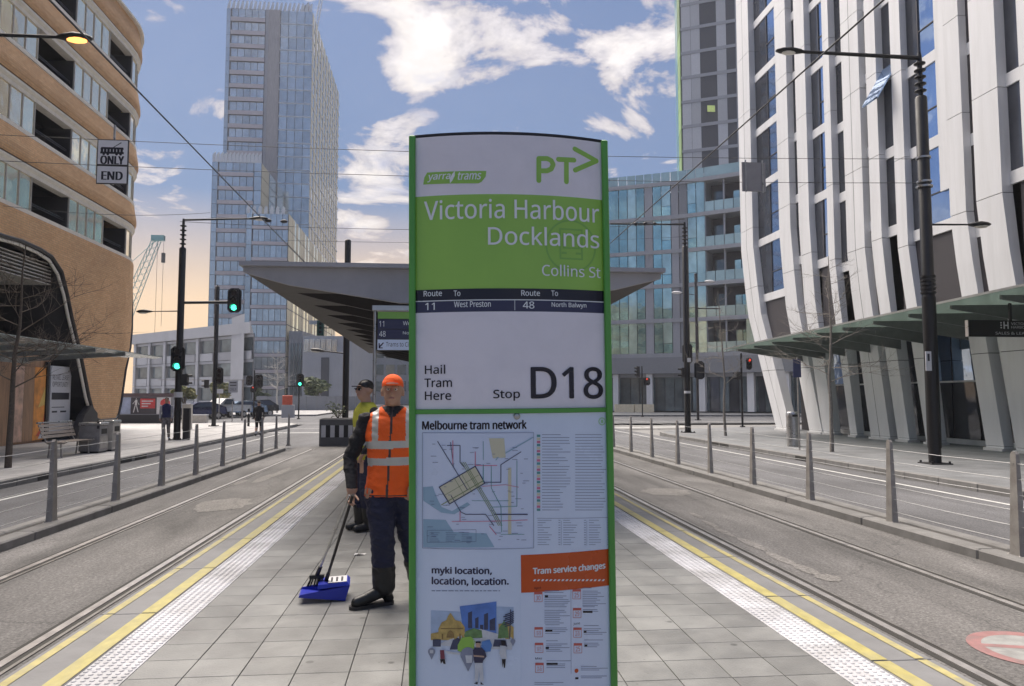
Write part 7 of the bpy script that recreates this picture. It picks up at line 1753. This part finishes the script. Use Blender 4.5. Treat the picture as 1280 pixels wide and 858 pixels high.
# ---- second worker, standing behind, half hidden
vx, vy = gnd(452, 664, 0)[0] + .03, gnd(452, 664, 0)[1]
W2 = thing('person', 'worker in yellow hi-vis vest with black sleeves and black cap standing behind the orange vest', 'person', (vx, vy, 0))
h2 = (.0, -.02, 1.68)
J2 = {'torso': [(0, .02, .82, .15, .12), (0, .02, .92, .17, .125), (0, .02, 1.05, .165, .12), (0, .015, 1.2, .18, .125), (0, .01, 1.33, .20, .13), (0, .01, 1.42, .195, .12), (0, .012, 1.49, .14, .09), (0, .012, 1.54, .07, .065)], 'neck': (0, .01, 1.54), 'head': h2,
      'armR': [(-.19, .01, 1.42), (-.25, .03, 1.14), (-.20, -.10, .92)], 'armL': [(.19, .01, 1.42), (.26, .03, 1.15), (.18, -.12, .95)],
      'legR': [(-.08, .02, .88), (-.09, -.02, .5), (-.09, .02, .10), (-.14, -.13, .035)], 'legL': [(.08, .02, .88), (.07, .0, .5), (.06, .05, .10), (.04, -.13, .035)]}
mb = figure(J2, R); hand(mb, J2['armR'][2], (.3, -.3, -.7), (.3, .6, -.3), (-.3, -.6, .1)); hand(mb, J2['armL'][2], (-.3, -.3, -.7), (-.3, .6, -.3), (.3, -.6, .1))
def reg2(c, n):
    if c[2] > 1.53 and abs(c[0]) < .13: return 0
    if c[2] < .93 and c[1] < -.09 and c[2] > .7: return 0
    if c[2] < .28: return 3
    return 1 if c[2] < .93 else 2
link('body', remesh(mb, 'body', .011, [m_skin, m_navy, m_blk, m_bootm], reg2), W2)
mb = MB(); ellstack(mb, [(0, .02, .85, .20, .15), (0, .02, .95, .19, .146), (0, .018, 1.08, .187, .142), (0, .015, 1.2, .198, .145), (0, .01, 1.33, .217, .148), (0, .01, 1.42, .21, .136), (0, .012, 1.49, .16, .105), (0, .014, 1.54, .085, .078)])
link('vest', remesh(mb, 'vest', .012, [m_hvy, m_refl], lambda c, n: 1 if 1.18 < c[2] < 1.24 or 1.03 < c[2] < 1.09 else 0), W2)
face_bits(W2, vadd(h2, (vx, vy, 0))); W2.rotation_euler = (0, 0, radians(-55))
mb = MB(); mb.ball((h2[0], h2[1] + .018, h2[2] + .05), .086, .104, .086, 18, 10); link('cap', remesh(mb, 'cap', .01, [m_black], lambda c, n: 0), W2)
mb = MB(); mb.prism([(h2[0] + .078 * cos(pi + t * pi / 12), h2[1] - .055 + .115 * sin(pi + t * pi / 12)) for t in range(13)], h2[2] + .045, h2[2] + .055, 'xy'); link('cap_peak', mb.mesh('cap_peak', m_black), W2)
mb = MB(); 
for sx in (-1, 1): mb.ball((h2[0] + sx * .032, h2[1] - .094, h2[2] + .014), .026, .010, .018, 10, 5)
mb.box(h2[0] - .08, h2[0] + .08, h2[1] - .098, h2[1] - .088, h2[2] + .02, h2[2] + .028); link('sunglasses', mb.mesh('sunglasses', m_black), W2)
# ---- pedestrians
def pedestrian(lab, x, y, rz, top, trousers, shoes, walk, H=1.75, vest=None, cap_=None, z0=-.14, bare=False):
    P = thing('person', lab, 'person', (x, y, z0), rz); k = H / 1.78; w = walk
    s = lambda *p: tuple(q * k for q in p)
    J = {'torso': [tuple(q * k for q in r) for r in [(0, .02, .82, .145, .115), (0, .02, .95, .165, .12), (0, .015, 1.2, .175, .12), (0, .01, 1.33, .20, .125), (0, .01, 1.42, .19, .115), (0, .012, 1.49, .13, .085), (0, .012, 1.54, .065, .06)]], 'neck': s(0, .01, 1.54), 'head': s(0, -.01, 1.67),
         'armR': [s(-.20, .01, 1.41), s(-.25, .03 + .10 * w, 1.13), s(-.24, -.06 + .05 * w, .90)], 'armL': [s(.20, .01, 1.41), s(.25, .03 - .10 * w, 1.13), s(.24, -.12 - .12 * w, .90)],
         'legR': [s(-.09, .02, .86), s(-.09, -.04 - .15 * w, .50), s(-.09, .04 - .18 * w, .10), s(-.10, -.12 - .18 * w, .035)], 'legL': [s(.09, .02, .86), s(.09, -.02 + .05 * w, .48), s(.09, .10 + .22 * w, .12), s(.10, -.06 + .24 * w, .035)]}
    mb = figure(J, {'arm': (.058 * k, .048 * k, .035 * k), 'leg': (.10 * k, .074 * k, .058 * k, .048 * k), 'hs': k})
    hand(mb, J['armR'][2], (0, -.25, -1), (.5, -.2, -.2), (.2, -1, 0), k); hand(mb, J['armL'][2], (0, -.25, -1), (-.5, -.2, -.2), (-.2, -1, 0), k)
    def rg(c, n):
        if c[2] > 1.525 * k and abs(c[0]) < .13: return 0
        if c[2] < .90 * k and abs(c[0]) > .19 * k and c[2] > .6 * k: return 0
        if bare and .12 * k < c[2] < .42 * k: return 4 if c[2] < .25 * k else 0
        if c[2] < .11 * k: return 3
        if c[2] < .93 * k and abs(c[0]) < .21 * k: return 1
        if vest and abs(c[0]) < .17 * k: return 4
        return 2
    link('body', remesh(mb, 'body', .016, [m_skin, trousers, top, shoes, vest or m_wht], rg, 2), P)
    h = J['head']; mb = MB(); mb.ball((h[0], h[1] + .022 * k, h[2] + .045 * k), .083 * k, .098 * k, .085 * k, 14, 8); link('cap' if cap_ else 'hair', mb.mesh('hair', cap_ or m_hair), P)
    for sx in (-1, 1): mb = MB(); mb.ball((h[0] + sx * .029 * k, h[1] - .082 * k, h[2] + .016 * k), .010, .009, .008, 8, 5); link('eye', mb.mesh('eye', m_iris), P)
    return P
q = gnd(207, 550, -.14)
pedestrian('man in navy vest with pale sleeves walking past the left corner pole', q[0], q[1], radians(12), cloth('pale_grey_sleeves', (.42, .42, .45)), M('camouflage_trousers', (.20, .18, .18), .8, var=.6, sc=14), m_wht, .6, 1.72, cloth('navy_vest', (.02, .025, .10)))
q = gnd(323, 545, -.30)
pedestrian('man in black jacket and shorts walking away in the left road', q[0], q[1], radians(185), m_blk, m_blk, m_bootm, .9, 1.72, z0=-.30, bare=True)
# ================================================================== the air
mb = MB(); mb.box(-260, 230, -45, 262, -1.4, 108); hz = mb.build('haze', None, kind='stuff')
mz = bpy.data.materials.new('haze'); mz.use_nodes = True; t = mz.node_tree; t.nodes.clear()
pv = N(t, 'ShaderNodeVolumePrincipled'); pv.inputs['Color'].default_value = (.86, .90, 1.0, 1); pv.inputs['Density'].default_value = .00045; pv.inputs['Anisotropy'].default_value = .3
o = N(t, 'ShaderNodeOutputMaterial'); t.links.new(pv.outputs[0], o.inputs['Volume']); hz.data.materials.clear(); hz.data.materials.append(mz)
